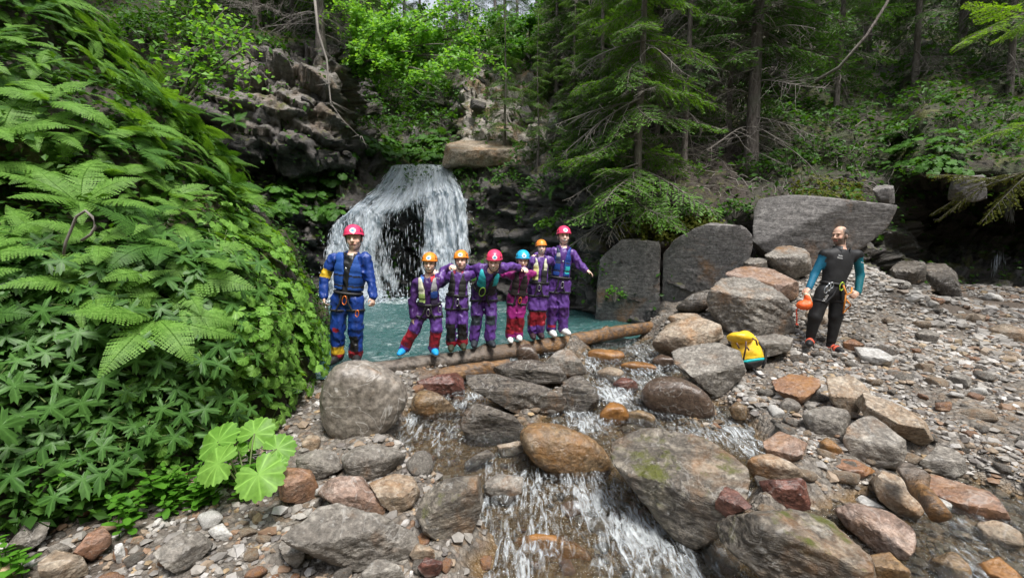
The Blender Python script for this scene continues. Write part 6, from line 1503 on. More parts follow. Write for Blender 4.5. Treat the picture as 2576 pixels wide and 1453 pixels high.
        Hf = Field(hc - .16, hc + .16, .010); Hf.ell(H(0, -.016, .012), np.array([.078, .096, .086]) * hs_f, Mh, .01); Hf.ell(H(0, .085, -.03), np.array([.12, .10, .15]) * hs_f, Mh, .01, 's'); Hf.ell(H(0, 0, -.15), np.array([.16, .16, .10]) * hs_f, Mh, .01, 's')
        V, F = Hf.mesh(); obj('hair', mesh_np('hair', V, F, True), M_hair, root)
    # ---------------- suit
    T = Field(lo, hi, .0125)
    def torso(Fd, g=0.0, k=.05, shoulders=True):
        Fd.ell(pel + ax_up * Lt * .66, np.array([min(hw * .98, .19 * S) + g, .118 * S + g, Lt * .40 + g]), Mt, k); Fd.ell(pel + ax_up * Lt * .32, np.array([.148 * S + g, .115 * S + g, Lt * .36 + g]), Mt, k); Fd.ell(pel + ax_up * .02, np.array([.158 * S + g, .122 * S + g, .13 * S + g]), Mt, k)
        if shoulders: Fd.cap(J['sl'], J['sr'], .066 * S + g, None, k)
    bag = spec.get('bag', 1.0); lg = spec.get('leg', 1.0)
    torso(T); T.cap(nk - ax_up * .09 * S, nk + ax_up * .0, .085 * S, .070 * S, .03)
    for a in 'lr':
        T.cap(J['s' + a], J['e' + a], .064 * S * bag, .056 * S * bag, .035); T.cap(J['e' + a], J['w' + a], .056 * S * bag, .044 * S * bag, .015)
        T.cap(J['h' + a], J['k' + a], .100 * S * bag * lg, .084 * S * bag * lg, .045); T.cap(J['k' + a], J['a' + a], .082 * S * bag * lg, (.078 if bag > .9 else .055) * S * bag * lg, .02)
    G = np.meshgrid(*T.ax, indexing='ij')
    cs = slice(None, None, 2)
    near = np.abs(T.F) < .06; Pn = np.stack([G[i][near] for i in range(3)], -1); sd_ = int(abs(base[0]) * 1000) + 7
    amp = .017 if bag > .9 else .003
    wr = fbm(Pn * np.array([17, 17, 10.]), 2, sd_); T.F[near] += (amp * (1 - np.abs(wr) * 2.2) * -.6 + amp * .5 * vnoise(Pn * np.array([26, 26, 15]), sd_)).astype(np.float32)
    # neck opening
    T.ell(nk + ax_up * .07 + fw * .03, np.array([.075, .085, .09]) * S, Mt, .01, 's')
    V, F = T.mesh(); V = smooth_mesh(V, F, 1, .35)
    cs_ = spec['suit']; col = np.tile(np.array(cs_['base']), (len(V), 1)); bones = {}
    seg = [('arml', 'sl', 'el'), ('armL', 'el', 'wl'), ('armr', 'sr', 'er'), ('armR', 'er', 'wr'), ('thl', 'hl', 'kl'), ('shl', 'kl', 'al'), ('thr', 'hr', 'kr'), ('shr', 'kr', 'ar')]
    dist, tt = [], []
    for nme, a, b in seg:
        A, Bv = J[a], J[b]; ba = Bv - A; t = ((V - A) @ ba) / (ba @ ba); tc_ = np.clip(t, 0, 1); dist.append(np.linalg.norm(V - A - tc_[:, None] * ba, axis=1)); tt.append(t)
    dist = np.array(dist); tt = np.array(tt); tl_ = (V - pel) @ ax_up / Lt; fx = (V - pel) @ rt; fy = (V - pel) @ fw
    tors = (tl_ > -.05) & (np.abs(fx) < .2 * S) & (dist[:4].min(0) > .075 * S)
    own = dist.argmin(0); own[tors] = -1
    if 'torso' in cs_: col[own == -1] = cs_['torso']
    if 'centre' in cs_: col[(own == -1) & (np.abs(fx) < .075) & (fy > .02) & (tl_ > .05)] = cs_['centre']
    for (nme, t0, t1, c, front) in cs_.get('patch', []):
        i = [s_[0] for s_ in seg].index(nme); m = (own == i) & (tt[i] >= t0) & (tt[i] <= t1)
        if front:
            A, Bv = J[seg[i][1]], J[seg[i][2]]; ctr = A + np.clip(tt[i], 0, 1)[:, None] * (Bv - A); rel = V - ctr
            m &= (rel @ np.array([0, -1.0, 0]) > -.012) & (np.abs(rel[:, 0]) < front)
        col[m] = c
    for (c0, c1, c) in cs_.get('neckband', []):
        m = (tl_ > .9) & (fx > c0) & (fx < c1); col[m] = c
    if 'shoulder' in cs_:
        m = (tl_ > .62) & (np.abs(fx) < .215 * S) ; col[m] = cs_['shoulder']
    obj(spec.get('suitname', 'jumpsuit'), mesh_np('suit', V, F, True, col=col), M_neo if bag < .9 else M_suit, root)
    # collar
    if 'collar' in spec:
        th = np.linspace(.5, 2 * np.pi - .5, 26); rings = []
        for hh, rr in ((-.075, 1.25), (-.03, 1.15), (.015, 1.2), (.02, 1.30), (-.03, 1.36), (-.06, 1.42)):
            rings.append(nk + (np.sin(th)[:, None] * rt * -1 + np.cos(th)[:, None] * fw) * .078 * S * rr + ax_up * hh * S)
        V = np.stack(rings).reshape(-1, 3); F = grid_faces(6, 26); cA, cB = spec['collar']; side = (V - nk) @ rt; col = np.where(side[:, None] < 0, np.array(cA), np.array(cB))
        obj('collar', mesh_np('collar', V, F, True, col=col), M_suit, root)
    # ---------------- life vest
    if 'vest' in spec:
        vs_ = spec['vest']; Ve = Field(lo, hi, .0115); torso(Ve, .034 * S, .05, False); Ve.cap(J['sl'] * .72 + J['sr'] * .28, J['sl'] * .28 + J['sr'] * .72, .070 * S + .030 * S, None, .04)
        t0, t1 = vs_.get('t', (.18, 1.02)); Gp = np.stack(np.meshgrid(*Ve.ax, indexing='ij'), -1); tg = (Gp - pel) @ ax_up / Lt; xg = (Gp - pel) @ rt; yg = (Gp - pel) @ fw
        Ve.F = np.maximum(Ve.F, ((np.maximum(t0 - tg, tg - t1)) * Lt).astype(np.float32)); Ve.F = np.maximum(Ve.F, (np.abs(xg) - (hw * .90)).astype(np.float32))
        for (ct, amp_) in ((.36, .007), (.62, .007), (.82, .004)): Ve.F += (amp_ * np.exp(-((tg - ct) / .035) ** 2)).astype(np.float32)
        for a in 'lr':
            Ve.cap(J['s' + a] * .9 + nk * .1 - ax_up * .02, J['e' + a], .100 * S, .09 * S, .02, 's'); Ve.cap(J['e' + a], J['w' + a], .08 * S, .06 * S, .01, 's')
        Ve.ell(nk + ax_up * .03 + fw * .04, np.array([.092, .115, .13]) * S, Mt, .015, 's')
        gap = vs_.get('gap', .02); Ve.F = np.maximum(Ve.F, np.where((yg > 0), gap + .10 * np.clip(tg - .62, 0, .5) - np.abs(xg), -1).astype(np.float32))
        V, F = Ve.mesh(); V = smooth_mesh(V, F, 1, .4); t = (V - pel) @ ax_up / Lt; x = (V - pel) @ rt; col = np.tile(np.array(vs_['base']), (len(V), 1)); front = (V - pel) @ fw > 0
        for (x0, x1, a0, a1, c) in vs_.get('panels', []):
            col[(x > x0 * S) & (x < x1 * S) & (t > a0) & (t < a1) & front] = c
        for (ct, hw_) in vs_.get('straps', []): col[np.abs(t - ct) < hw_] = BLK
        vest = obj('life_vest', mesh_np('life_vest', V, F, True, col=col), M_vest, root)
        if vs_.get('buckle'):
            c_ = pel + ax_up * Lt * vs_['buckle'] + fw * .165 * S; Vd, Fi = ico(1); obj('buckle', mesh_np('buckle', c_ + (Vd * np.array([.014, .008, .018])) @ Mt.T, Fi), M_steel, vest)
    # ---------------- helmet
    if 'helmet' in spec:
        Hm = Field(hc - .2, hc + .2, .0078); c0 = H(0, -.012, .040); Hm.ell(c0, np.array([.102, .124, .108]) * hs_f, Mh, .01)
        Gp = np.stack(np.meshgrid(*Hm.ax, indexing='ij'), -1); q = ((Gp - hc) @ Mh) / hs_f
        cutz = .024 + .12 * np.clip(q[..., 1], -.11, .12); Hm.F = np.maximum(Hm.F, ((cutz - q[..., 2]) * hs_f).astype(np.float32))
        brim = np.maximum(np.abs(q[..., 2] - cutz - .006) - .007, np.sqrt((q[..., 0] / .105) ** 2 + ((q[..., 1] + .010) / .128) ** 2) * .115 - .115) * hs_f
        Hm.F = np.minimum(Hm.F, brim.astype(np.float32)); Hm.ell(c0, np.array([.091, .112, .098]) * hs_f, Mh, .004, 's')
        V, F = Hm.mesh(); V = smooth_mesh(V, F, 1, .4); col = np.tile(np.array(spec['helmet']), (len(V), 1)); helm = obj('helmet', mesh_np('helmet', V, F, True, col=col), M_helm, root)
        def on_helm(az_, el_, off=1.012):
            d = np.array([math.sin(az_) * math.cos(el_), math.cos(az_) * math.cos(el_), math.sin(el_)]); r = 1 / math.sqrt((d[0] / .102) ** 2 + (d[1] / .124) ** 2 + (d[2] / .108) ** 2); return np.array([0, -.012, .040]) + d * r * off
        def decal(name, az_, el_, ra, rb, mat, cols=None, n=20, seg_=3):
            pts = [on_helm(az_, el_)]; cc_ = [cols[0] if cols else (1, 1, 1)]
            for ri in range(1, seg_ + 1):
                for kk in range(n):
                    a = kk / n * 6.283; pts.append(on_helm(az_ + math.cos(a) * ra * ri / seg_ / math.cos(el_), el_ + math.sin(a) * rb * ri / seg_)); cc_.append(cols[ri] if cols else (1, 1, 1))
            Vv = np.array([H(*p) for p in pts]); Fz = [(0, 1 + k_, 1 + (k_ + 1) % n) for k_ in range(n)]
            for ri in range(seg_ - 1):
                o1, o2 = 1 + ri * n, 1 + (ri + 1) * n
                for k_ in range(n): Fz += [(o1 + k_, o2 + k_, o2 + (k_ + 1) % n), (o1 + k_, o2 + (k_ + 1) % n, o1 + (k_ + 1) % n)]
            Fz = np.array(Fz); nv = np.cross(Vv[Fz[0, 1]] - Vv[0], Vv[Fz[0, 2]] - Vv[0])
            if nv @ (Vv[0] - hc) < 0: Fz = Fz[:, ::-1]
            return obj(name, mesh_np(name, Vv, Fz, True, col=np.array(cc_)), mat, helm)
        if spec.get('sticker', True):
            W_ = (.80, .82, .84); decal('sticker', spec.get('stick_az', .1), .34, .26, .23, M_sticker, [(.05, .30, .55), (.08, .36, .60), W_, W_])
            for dz_ in (.05, -.06): decal('sticker_mark', spec.get('stick_az', .1) , .34 + dz_, .15, .022, M_sticker, [(.02, .12, .22)] * 4, 12)
        for s_ in (-1, 1):
            decal('vent', s_ * .95, .30, .10, .14, M_black); decal('vent', s_ * 1.35, .22, .12, .10, M_black); decal('vent', s_ * 1.1, .62, .09, .07, M_black)
        st = [H(s_ * x_, y_, z_) for (s_, x_, y_, z_) in [(-1, .083, .01, .045), (-1, .078, .015, -.02), (-1, .066, .03, -.07), (-1, .035, .045, -.112), (1, .0, .055, -.120), (1, .035, .045, -.112), (1, .066, .03, -.07), (1, .078, .015, -.02), (1, .083, .01, .045)]]
        V, F = tube(np.array(st), .0055, 5); obj('chin_strap', mesh_np('chin_strap', V, F), M_black, helm)
    # ---------------- harness
    if spec.get('harness', True):
        def loop(c, A1, A2, r1, r2, rr=.016, n=30):
            th = np.linspace(0, 2 * np.pi, n); C_ = c + np.cos(th)[:, None] * A1 * r1 + np.sin(th)[:, None] * A2 * r2; return tube(C_, rr, 6, False)
        pr = [loop(pel + ax_up * (.10 if spec.get('bag', 1) > .9 else .12) * S, rt, fw, .165 * S * min(bag, 1), .135 * S * min(bag, 1), .019)]
        for a in 'lr':
            d = unit(J['k' + a] - J['h' + a]); A1 = unit(np.cross(d, fw)); A2 = np.cross(A1, d); c = J['h' + a] + d * .17 * S; c = J['h' + a] * .62 + J['k' + a] * .38
            pr.append(loop(c, A1, A2, .100 * S * bag, .106 * S * bag, .015)); q0 = pel + ax_up * .08 * S + fw * .135 * S; sg = -1 if a == 'l' else 1
            pr.append(tube(np.array([q0 + rt * sg * .03, (q0 + c) / 2 + fw * .06, c + fw * .108 * S * bag]), .013, 5, False)); pr.append(tube(np.array([pel + ax_up * .1 * S + rt * sg * .16 * S * bag, c + rt * sg * .10 * S * bag]), .012, 5, False))
        V, F = join(pr); har = obj('harness', mesh_np('harness', V, F), M_black, root)
        th = np.linspace(0, 2 * np.pi, 18)
        for (dx, dz_, m_, sc_) in spec.get('krabs', [(0.0, .03, M_steel, 1.0)]):
            c = pel + ax_up * dz_ * S + fw * .165 * S + rt * dx * S; V, F = tube(c + np.cos(th)[:, None] * rt * .022 * sc_ + np.sin(th)[:, None] * ax_up * .045 * sc_, .006, 6, False); obj('carabiner', mesh_np('carabiner', V, F), m_, har)
    # ---------------- shoes
    for a in 'lr':
        f_, an = J['f' + a], J['a' + a]; dirv = f_ - an; dirv = np.array([dirv[0], dirv[1] - .02, 0]); toe = unit(dirv if np.linalg.norm(dirv) > .03 else np.array([0, -1.0, 0])); toe = unit(toe + np.array([0, spec.get('toe', -.8), 0])); sdv = np.cross([0, 0, 1.0], toe); hgt0 = f_[2]
        o_ = np.array([an[0], an[1], hgt0]); Sf = Field(o_ - .3, o_ + .3, .010); ln = .175 * S
        Sf.cap(o_ - toe * .045 * S + [0, 0, .03], o_ + toe * ln * .55 + [0, 0, .028], .047 * S, .050 * S, .03); Sf.cap(o_ + toe * ln * .55 + [0, 0, .022], o_ + toe * ln + [0, 0, .015], .049 * S, .038 * S, .02); Sf.cap(o_ - toe * .02 + [0, 0, .04], an + [0, 0, .01], .045 * S, .045 * S, .03)
        Gp = Sf.ax[2][None, None, :] - (hgt0 - .022); Sf.F = np.maximum(Sf.F, -Gp.astype(np.float32) + 0 * Sf.F)
        V, F = Sf.mesh(); V = smooth_mesh(V, F, 1, .4); z = V[:, 2] - (hgt0 - .022); cA, cS = spec['shoe']; col = np.tile(np.array(cA), (len(V), 1)); col[z < .022] = cS
        if len(spec['shoe']) == 2 and 'lace' in spec: lx = (V - o_) @ toe; m = (z > .03) & (((lx > .05) & (lx < .075)) | ((lx > .10) & (lx < .125)) | ((np.abs((V - o_) @ sdv) > .03) & (lx < .09) & (z < .06))); col[m] = spec['lace']
        obj('shoe', mesh_np('shoe', V, F, True, col=col), M_shoe, root)
    return root, J, base, dict(pel=pel, nk=nk, up=ax_up, rt=rt, fw=fw, Lt=Lt, hc=hc, S=S)

def log_depth(u):
    k = (u - PXW / 2) / FPX
    ts = np.linspace(0, 1, 2000); X = LOG_A + ts[:, None] * (LOG_B - LOG_A); uu, _ = project(X); i = int(np.argmin(abs(uu - u)))
    P = X[i] + np.array([0, 0, LOG_R + .03 - .05 * math.sin(ts[i] * np.pi)]); return P[1], project(P)[1]
WHITE = (.75, .75, .74)
# ---- tall person in blue on the left
build_person(dict(reg=1, y=5.35, s=1.0, label='person in blue suit with yellow sleeve band and pink helmet standing apart at left', bag=1.02, skin=SKIN2,
    j=dict(top=(398, 125), chin=(418, 352), neck=(400, 395), sl=(232, 440), sr=(520, 430), el=(152, 600, -.02), er=(562, 600, -.02), wl=(148, 765, -.10), wr=(583, 765, -.10), ml=(150, 850, -.14), mr=(582, 850, -.14),
           hl=(288, 800), hr=(430, 800), kl=(275, 1030, -.03), kr=(430, 1030, -.03), al=(268, 1270, .02), ar=(430, 1280, .02), fl=(235, 1345, -.05), fr=(465, 1335, -.05)),
    head=(8, 0, -4), squint=True, helmet=PINK, stick_az=.15, palml=(.8, .5, 0), palmr=(-.8, .5, 0), curll=.8, curlr=.8,
    suit=dict(base=BLUE, torso=BLUE, centre=BLK, patch=[('arml', .55, 1.02, YEL, None), ('shl', .68, .96, YEL, None), ('shl', .96, 1.3, RED, None), ('shl', -.05, .14, RED, .035), ('shr', .28, .82, BLK, .055), ('shr', .82, 1.3, RED, None), ('thl', .95, 1.02, BLUE, None)]),
    collar=(BLK, BLK), vest=dict(base=(.016, .075, .33), t=(.24, 1.02), gap=.034, straps=[(.33, .022), (.55, .018)], panels=[(-.2, .2, .0, .15, BLUE)], buckle=.70),
    krabs=[(.02, .02, M_orangem, 1.2), (.19, -.12, M_orangem, .9), (-.19, -.06, M_steel, .9)], shoe=(BLK, (.03, .03, .03)), toe=-.6))
def kid(uL, j, **kw):
    u, _ = reg_uv(2, uL, 0); y, vtop = log_depth(u); fv = np.mean([reg_uv(2, 0, j[a][1])[1] for a in ('fl', 'fr')]); kw.update(reg=2, y=y, j=j, dv=vtop - 4 - fv); return build_person(kw)
kid(220, dict(top=(313, 330, -.12), chin=(303, 522, -.12), neck=(293, 560, -.08), sl=(192, 622, -.05), sr=(392, 610, -.03), el=(148, 790, -.06), wl=(155, 935, -.10), ml=(148, 985, -.10), er=(440, 505, .10), wr=(505, 462, .06), mr=(545, 470, -.04),
    hl=(250, 868), hr=(365, 868), kl=(165, 1060, -.05), kr=(375, 1060, -.05), al=(68, 1235), ar=(348, 1235), fl=(45, 1285, -.05), fr=(385, 1285, -.05)),
    s=.86, label='person with orange helmet, cream vest and blue running shoes, leftmost on the log', head=(3, 4, 2), teeth=True, helmet=ORNG, stick_az=.0, skin=SKIN2, palmr=(.2, .6, -.7), curlr=.5, palml=(.6, .5, 0),
    suit=dict(base=PURP, torso=PURPD, patch=[('arml', -.5, 1.1, PURPD, None), ('armL', -.2, 1.2, PURPD, None), ('shl', .05, .82, RED, None), ('shr', .08, .85, RED, None)]), collar=((.10, .25, .70), (.62, .05, .06)),
    vest=dict(base=(.03, .02, .05), t=(.20, .99), gap=.035, panels=[(-.13, -.02, .55, 1.1, CREAM), (-.13, -.02, .30, .55, (.45, .62, .20)), (.05, .14, .62, 1.1, GREY), (.03, .16, .4, .62, NAVY)], straps=[(.40, .012)]), krabs=[(0, .0, M_steel, 1.0), (.17, .05, M_steel, .9)], shoe=((.01, .30, .68), WHITE))
kid(575, dict(top=(612, 315, -.04), chin=(602, 500, -.05), neck=(590, 525), sl=(490, 565), sr=(672, 560), el=(420, 640, .14), wl=(380, 560, .20), ml=(350, 520, .22), er=(735, 545, .15), wr=(800, 490, .20), mr=(840, 470, .22),
    hl=(520, 800), hr=(615, 800), kl=(515, 1000, -.04), kr=(622, 1000, -.04), al=(515, 1195), ar=(622, 1190), fl=(520, 1255, -.05), fr=(640, 1240, -.05)),
    s=.84, label='person with orange helmet, black vest and black knee patches, second from left on the log', head=(-4, 0, -4), helmet=ORNG, stick_az=.1,
    suit=dict(base=PURP, patch=[('arml', -.2, 1.2, PURP, None), ('shl', -.05, .86, BLK, .06), ('shr', -.05, .86, BLK, .06), ('shl', .86, 1.3, RED, None), ('shr', .8, 1.3, RED, None)]), collar=((.30, .03, .05), (.30, .03, .05)),
    vest=dict(base=(.022, .022, .022), t=(.22, 1.0), gap=.025), krabs=[(.03, .0, M_steel, 1.0)], shoe=((.03, .035, .02), (.25, .28, .03)))
kid(820, dict(top=(930, 332, -.30), chin=(912, 532, -.30), neck=(885, 520, -.20), sl=(790, 500, -.12), sr=(1000, 500, -.12), el=(700, 515, .06), wl=(645, 490, .12), ml=(600, 500, .14), er=(1085, 480, .06), wr=(1195, 500, .14), mr=(1260, 530, -.10),
    hl=(765, 730, .05), hr=(880, 730, .05), kl=(755, 940), kr=(892, 940), al=(735, 1155), ar=(880, 1150), fl=(735, 1225, -.05), fr=(915, 1225, -.05)),
    s=.95, label='person with pink helmet and turquoise vest bending forward, third from left on the log', head=(-6, 16, 2), teeth=True, helmet=PINK, stick_az=.18,
    suit=dict(base=PURP, patch=[('shl', -.12, .42, (.03, .04, .05), .065), ('shr', -.12, .42, (.03, .04, .05), .065), ('thl', .25, .55, YEL, -1)]), collar=(PURPD, BLK),
    vest=dict(base=(.025, .025, .03), t=(.22, 1.0), gap=.02, panels=[(-.16, -.02, .48, 1.1, TEAL), (.07, .2, .62, 1.1, TEAL)], straps=[(.44, .015)]), krabs=[(-.05, .16, plain('lime_webbing', (.40, .75, .08), .5), 1.8)], shoe=((.02, .025, .035), (.05, .05, .05)), palmr=(0, .5, -.8))
kid(1125, dict(top=(1197, 342, -.10), chin=(1190, 522, -.10), neck=(1180, 545, -.06), sl=(1095, 580, -.05), sr=(1258, 570, -.05), el=(1015, 575, .05), wl=(960, 560, .18), ml=(920, 555, .22), er=(1310, 560, .16), wr=(1350, 500, .22), mr=(1380, 480, .24),
    hl=(1095, 790), hr=(1180, 790), kl=(1085, 960, -.04), kr=(1165, 960, -.04), al=(1068, 1150), ar=(1150, 1150), fl=(1080, 1205, -.05), fr=(1165, 1185, -.05)),
    s=.80, label='person with blue helmet and magenta suit, fourth from left on the log', head=(2, 8, 2), helmet=HBLUE, stick_az=.08, skin=SKIN2,
    suit=dict(base=MAG, patch=[('shl', .1, .86, RED, None), ('shr', .05, .8, RED, None)]), collar=(BLK, BLK), vest=dict(base=(.028, .02, .02), t=(.12, .97), gap=.008, straps=[(.3, .012), (.42, .012)]), krabs=[(.05, .0, M_orangem, 1.0)], shoe=(WHITE, WHITE))
kid(1325, dict(top=(1368, 228, -.02), chin=(1370, 368, -.04), neck=(1362, 395), sl=(1290, 430), sr=(1440, 425), el=(1255, 520, .14), wl=(1215, 560, .22), ml=(1190, 550, .24), er=(1490, 470, .16), wr=(1520, 400, .24), mr=(1530, 360, .26),
    hl=(1295, 690), hr=(1385, 690), kl=(1285, 885, -.04), kr=(1370, 885, -.04), al=(1282, 1095), ar=(1352, 1085), fl=(1290, 1155, -.05), fr=(1370, 1150, -.05)),
    s=.88, label='smiling person with orange helmet and pale yellow vest panels, fifth from left on the log', head=(2, 0, -3), teeth=True, helmet=ORNG, sticker=False,
    suit=dict(base=PURP, patch=[('shl', -.08, .1, BLK, None), ('shr', -.08, .1, BLK, None), ('shl', .1, .72, RED, None), ('shr', .1, .72, RED, None)]), collar=(BLK, BLK),
    vest=dict(base=(.02, .02, .022), t=(.20, 1.0), gap=.022, panels=[(-.12, -.02, .72, 1.1, CREAM), (-.12, -.02, .28, .72, (.66, .68, .28)), (.06, .13, .60, 1.1, CREAM)], straps=[(.42, .015)]), krabs=[(0, .02, M_steel, 1.0)], shoe=((.03, .012, .016), (.02, .02, .02)))
kid(1520, dict(top=(1588, 95), chin=(1580, 272, -.03), neck=(1575, 300), sl=(1487, 345), sr=(1660, 365), el=(1400, 345, .10), wl=(1318, 372, .06), ml=(1272, 425, -.08), er=(1735, 475, -.02), wr=(1785, 512, -.05), mr=(1838, 540, -.06),
    hl=(1490, 645), hr=(1582, 645), kl=(1468, 860, -.03), kr=(1575, 860, -.03), al=(1460, 1060), ar=(1570, 1060), fl=(1480, 1125, -.05), fr=(1615, 1110, -.05)),
    s=1.0, label='tallest person on the log with pink helmet and navy vest, rightmost, arm held out', head=(3, 0, 0), helmet=PINK, stick_az=.05, teeth=True,
    suit=dict(base=PURP, patch=[('shl', -.12, .45, PURPD, .07), ('shr', -.12, .45, PURPD, .07), ('shl', .80, .92, RED, .06)]), collar=(PURPD, PURPD),
    vest=dict(base=(.012, .05, .26), t=(.22, 1.02), gap=.028, panels=[(-.11, -.02, .55, 1.1, (.03, .045, .10)), (-.10, -.035, .74, .84, GREY), (.05, .12, .3, .5, TEAL)], straps=[(.36, .018), (.58, .014)], buckle=.62), krabs=[(.03, .0, M_steel, 1.0)], shoe=(WHITE, WHITE), palml=(0, .5, -.8), palmr=(0, 0, -1), curll=.4, curlr=.35)
# ---- guide in wetsuit on the gravel
g_y = float((ground_hit(2023, 870)[1] + ground_hit(2102, 886)[1]) / 2)
root, J, base, fr = build_person(dict(reg=3, y=g_y, s=1.0, label='bearded balding guide in black and teal wetsuit looking left on the gravel bank', bag=.88, leg=1.12, dv=-7, skin=(.62, .39, .29), suitname='wetsuit', hs=1.06, harness=True,
    j=dict(top=(700, 108), chin=(640, 285), neck=(695, 318), sl=(535, 372), sr=(845, 378), el=(440, 560, .02), er=(872, 575, .02), wl=(388, 690, -.06), wr=(852, 730, -.06), ml=(345, 735, -.10), mr=(795, 785, -.12),
           hl=(525, 735), hr=(660, 735), kl=(445, 965, -.03), kr=(640, 955, -.03), al=(402, 1150), ar=(598, 1190, -.02), fl=(345, 1225, -.08), fr=(640, 1285, -.10)),
    head=(-66, 2, 0), beard=True, hair='bald', palml=(.7, .4, -.3), palmr=(-.5, .3, -.5), curll=.95, curlr=.8,
    suit=dict(base=(.013, .013, .014), torso=(.022, .022, .024), patch=[('arml', .12, 1.2, (.008, .125, .22), None), ('armL', -.2, 1.2, (.008, .125, .22), None), ('armr', .12, 1.2, (.008, .15, .20), None), ('armR', -.2, 1.2, (.008, .13, .16), None)], shoulder=(.024, .024, .026)),
    collar=((.018, .018, .02), (.018, .018, .02)), krabs=[(0, .10, plain('lime_metal', (.55, .75, .08), .35, .6), 1.2), (-.16, .06, M_steel, 1.1), (-.19, .02, M_steel, 1.0), (-.13, .09, M_steel, .9)], shoe=(BLK, (.05, .05, .05)), lace=(.75, .12, .06), toe=-.4))
# orange lanyard of the guide's harness, chest print and sleeve print
hz_ = np.array(fr['up']); fw, rt, pel = fr['fw'], fr['rt'], fr['pel']
C = np.array([pel + hz_ * .12 + fw * .16 + rt * .02, pel + hz_ * .0 + fw * .19 + rt * .07, pel + hz_ * .04 + fw * .18 + rt * .13, pel + hz_ * .11 + fw * .12 + rt * .17]); V, F = tube(C, .011, 6)
M_lany = plain('orange_webbing', (.62, .22, .03), .6, bump=.3)
C2 = np.array([pel - hz_ * .0 + fw * .19 + rt * .06, pel - hz_ * .14 + fw * .17 + rt * .09, pel - hz_ * .24 + fw * .13 + rt * .13, pel - hz_ * .12 + fw * .15 + rt * .19, pel - hz_ * .06 + fw * .17 + rt * .10]); V2, F2 = tube(C2, .010, 6)
V, F = join([(V, F), (V2, F2)]); obj('lanyard', mesh_np('lanyard', V, F), M_lany, root)
def text_part(txt, size, loc, xdir, ydir, mat, parent, name, ext=.001):
    cu = bpy.data.curves.new(name, 'FONT'); cu.body = txt; cu.size = size; cu.extrude = ext; cu.align_x = 'CENTER'
    o = bpy.data.objects.new(name, cu); COL.objects.link(o)
    dg = bpy.context.evaluated_depsgraph_get(); me = bpy.data.meshes.new_from_object(o.evaluated_get(dg)); bpy.data.objects.remove(o); bpy.data.curves.remove(cu)
    o = obj(name, me, mat, parent); x = unit(xdir); y = unit(np.asarray(ydir) - x * (np.asarray(ydir) @ x)); z = np.cross(x, y); M = Matrix([[x[i], y[i], z[i], loc[i]] for i in range(3)] + [[0, 0, 0, 1]]); o.matrix_local = M; return o
M_print = plain('white_print', (.75, .75, .75), .6)
cpos = pel + hz_ * fr['Lt'] * .80 - rt * .085 + fw * .128
text_part('Vade\nRetro', .030, cpos, rt, hz_, M_print, root, 'chest_print')
sl_ = J['sr'] * .62 + J['er'] * .38 + fw * .066; text_part('Vade', .022, sl_, rt, hz_, M_print, root, 'sleeve_print')
pc = pel - hz_ * .09 - rt * .13 + fw * .13
text_part('Vade', .055, pc, hz_ * .95 + rt * .3, -rt, M_print, root, 'thigh_print')
# orange throw bag held in the guide's right hand
M_bagc = plain('orange_bag_nylon', (.78, .12, .02), .5, bump=.6, bscale=40)
hand = J['ml'] + base
Bg = Field(np.array([-.2, -.2, -.35]), np.array([.2, .2, .12]), .008)
bc = at(*reg_uv(3, 340, 830), g_y - .12) - hand
Bg.ell(bc, (.095, .075, .062), np.eye(3), .02); Bg.cap(bc + [.05, 0, .03], [.02, 0, -.01], .05, .025, .03)
Gp = np.stack(np.meshgrid(*Bg.ax, indexing='ij'), -1); Bg.F += (.006 * fbm(Gp * 22, 2, 5)).astype(np.float32)
V, F = Bg.mesh(); tb = empty('throw_bag', hand); obj('bag', mesh_np('bag', V, F), M_bagc, tb)
e_ = at(*reg_uv(3, 272, 1005), g_y - .12) - hand; s_ = at(*reg_uv(3, 268, 870), g_y - .12) - hand
V, F = tube(np.array([s_ + [.02, 0, .02], s_, (s_ + e_) / 2 + [.004, 0, 0], e_]), .008, 6); V2, F2 = tube(np.array([e_ + [-.012, 0, 0], e_ + [.014, 0, -.01]]), .012, 6); V, F = join([(V, F), (V2, F2)])
obj('cord', mesh_np('cord', V, F), plain('red_cord', (.55, .05, .02), .6), tb)
V, F = tube(np.array([[.0, 0, -.0], [.03, 0, -.03], bc + [.07, 0, .04]]), [.02, .035, .04], 8); obj('rope_end', mesh_np('rope_end', V, F), plain('cream_rope', (.6, .55, .42), .8, bump=.8, bscale=60), tb)
tag(tb, 'orange throw bag with a red cord held in the guide\'s hand', 'bag')

# ================================================================== YELLOW BACKPACK
bpP = at(1888, 900, 5.25); gz_ = float(ground_z(bpP[0], bpP[1])); bpP[2] = gz_ - .02
bp = empty('backpack', bpP)
k_ = 5.25 / FPX; pt = lambda u, v, dy=0.0: at(u, v, 5.25 + dy) - bpP
M_yel = plain('yellow_tarp', (.80, .50, .025), .42, bump=.5, bscale=25, var=.1); M_teal = plain('turquoise_band', (.02, .50, .52), .45); M_brn = plain('brown_strap', (.10, .055, .04), .6)
def panel(fn, h=.009, lo=(-.4, -.4, -.2), hi=(.4, .4, .6)):
    Fd = Field(np.array(lo), np.array(hi), h); fn(Fd); Gp = np.stack(np.meshgrid(*Fd.ax, indexing='ij'), -1); Fd.F += (.006 * fbm(Gp * 14, 3, 15)).astype(np.float32); return Fd, Gp
c0, c1 = pt(1888, 912), pt(1872, 858, .10); axb = unit(c1 - c0); xb = unit(np.cross(axb, [0, 1.0, 0])) ; yb = np.cross(axb, xb); Mb = np.stack([xb, yb, axb], 1); Lb = np.linalg.norm(c1 - c0)
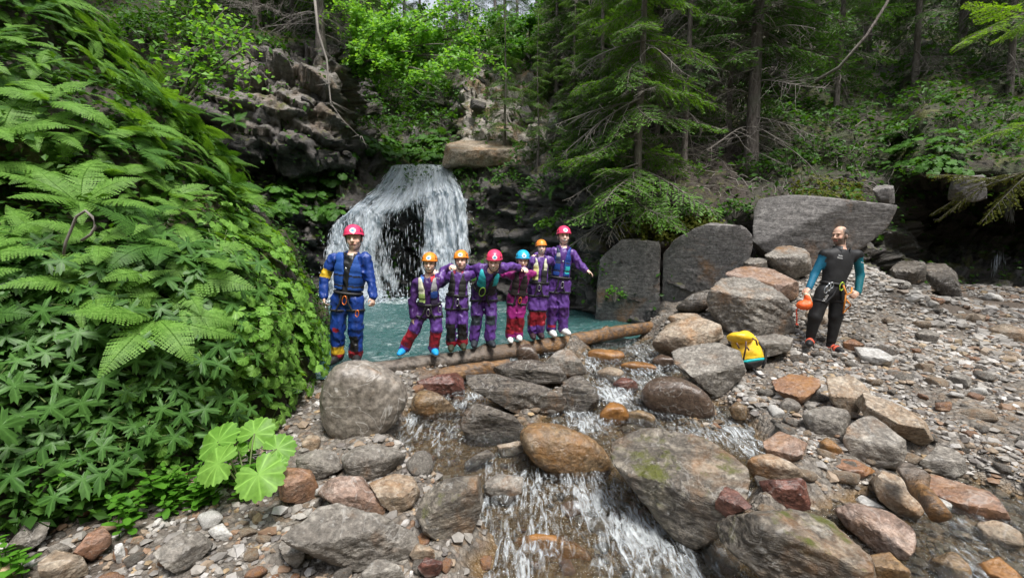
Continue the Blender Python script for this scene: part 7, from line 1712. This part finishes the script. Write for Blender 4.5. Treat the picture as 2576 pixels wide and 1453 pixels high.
def body_f(Fd): Fd.ell(c0 + axb * .04, (.165, .11, .12), Mb, .05); Fd.ell(c0 + axb * Lb * .55, (.17, .125, .18), Mb, .06); Fd.ell(c0 + axb * Lb * .98, (.15, .11, .14), Mb, .06)
Fd, Gp = panel(body_f); tz = ((Gp - c0) @ axb)
Fall = Fd.F.copy(); Fd.F = np.maximum(Fall, (.035 - tz).astype(np.float32)); V, F = Fd.mesh(); obj('pack_body', mesh_np('pack_body', smooth_mesh(V, F), F), M_yel, bp)
Fd.F = np.maximum(Fall - .002, np.maximum(tz - .035, .005 - tz).astype(np.float32)); V, F = Fd.mesh(); obj('band', mesh_np('band', V, F), M_teal, bp)
Fd.F = np.maximum(Fall - .001, (tz - .004).astype(np.float32)); V, F = Fd.mesh(); obj('pack_base', mesh_np('pack_base', V, F), M_black, bp)
def lid_f(Fd): Fd.ell(pt(1862, 850, .03), (.155, .14, .075), Mb @ rotm((0, 1, 0), -.25), .04)
Fd, _ = panel(lid_f); V, F = Fd.mesh(); lid = obj('lid', mesh_np('lid', smooth_mesh(V, F), F), M_yel, bp)
for pts_ in [[(1853, 862), (1860, 876)], [(1893, 850), (1902, 856), (1905, 868)], [(1877, 858), (1876, 875), (1870, 905)], [(1879, 872), (1884, 880)]]:
    C = np.array([pt(u, v, -.13) for u, v in pts_]); V, F = tube(C, .010, 6); obj('strap', mesh_np('strap', V, F), M_brn, bp)
C = np.array([pt(1908, 860, .02), pt(1925, 880, .0), pt(1926, 905, -.02), pt(1918, 925, -.05)]); V, F = tube(C, .016, 6); obj('shoulder_strap', mesh_np('shoulder_strap', V, F), M_black, bp)
C = np.array([pt(1895, 928, -.08), pt(1905, 940, -.16), pt(1920, 952, -.2)]); V, F = tube(C, .014, 6); obj('shoulder_strap', mesh_np('shoulder_strap', V, F), M_black, bp)
tag(bp, 'yellow backpack with turquoise band and black base leaning on the rocks', 'backpack')
# orange sling round the slim trunk
P, n_ = wall_at(1832, 352); th = np.linspace(0, 2 * np.pi, 20); C = P + np.array([0, 0, .12]) + np.stack([np.cos(th) * .12, np.sin(th) * .12, .03 * np.sin(2 * th)], -1); V, F = tube(C, .013, 5, False)
tag(obj('rope_sling', mesh_np('rope_sling', V - P, F), plain('orange_rope', (.55, .14, .05), .7), None, P), 'orange rope sling round the slim spruce trunk', 'sling')
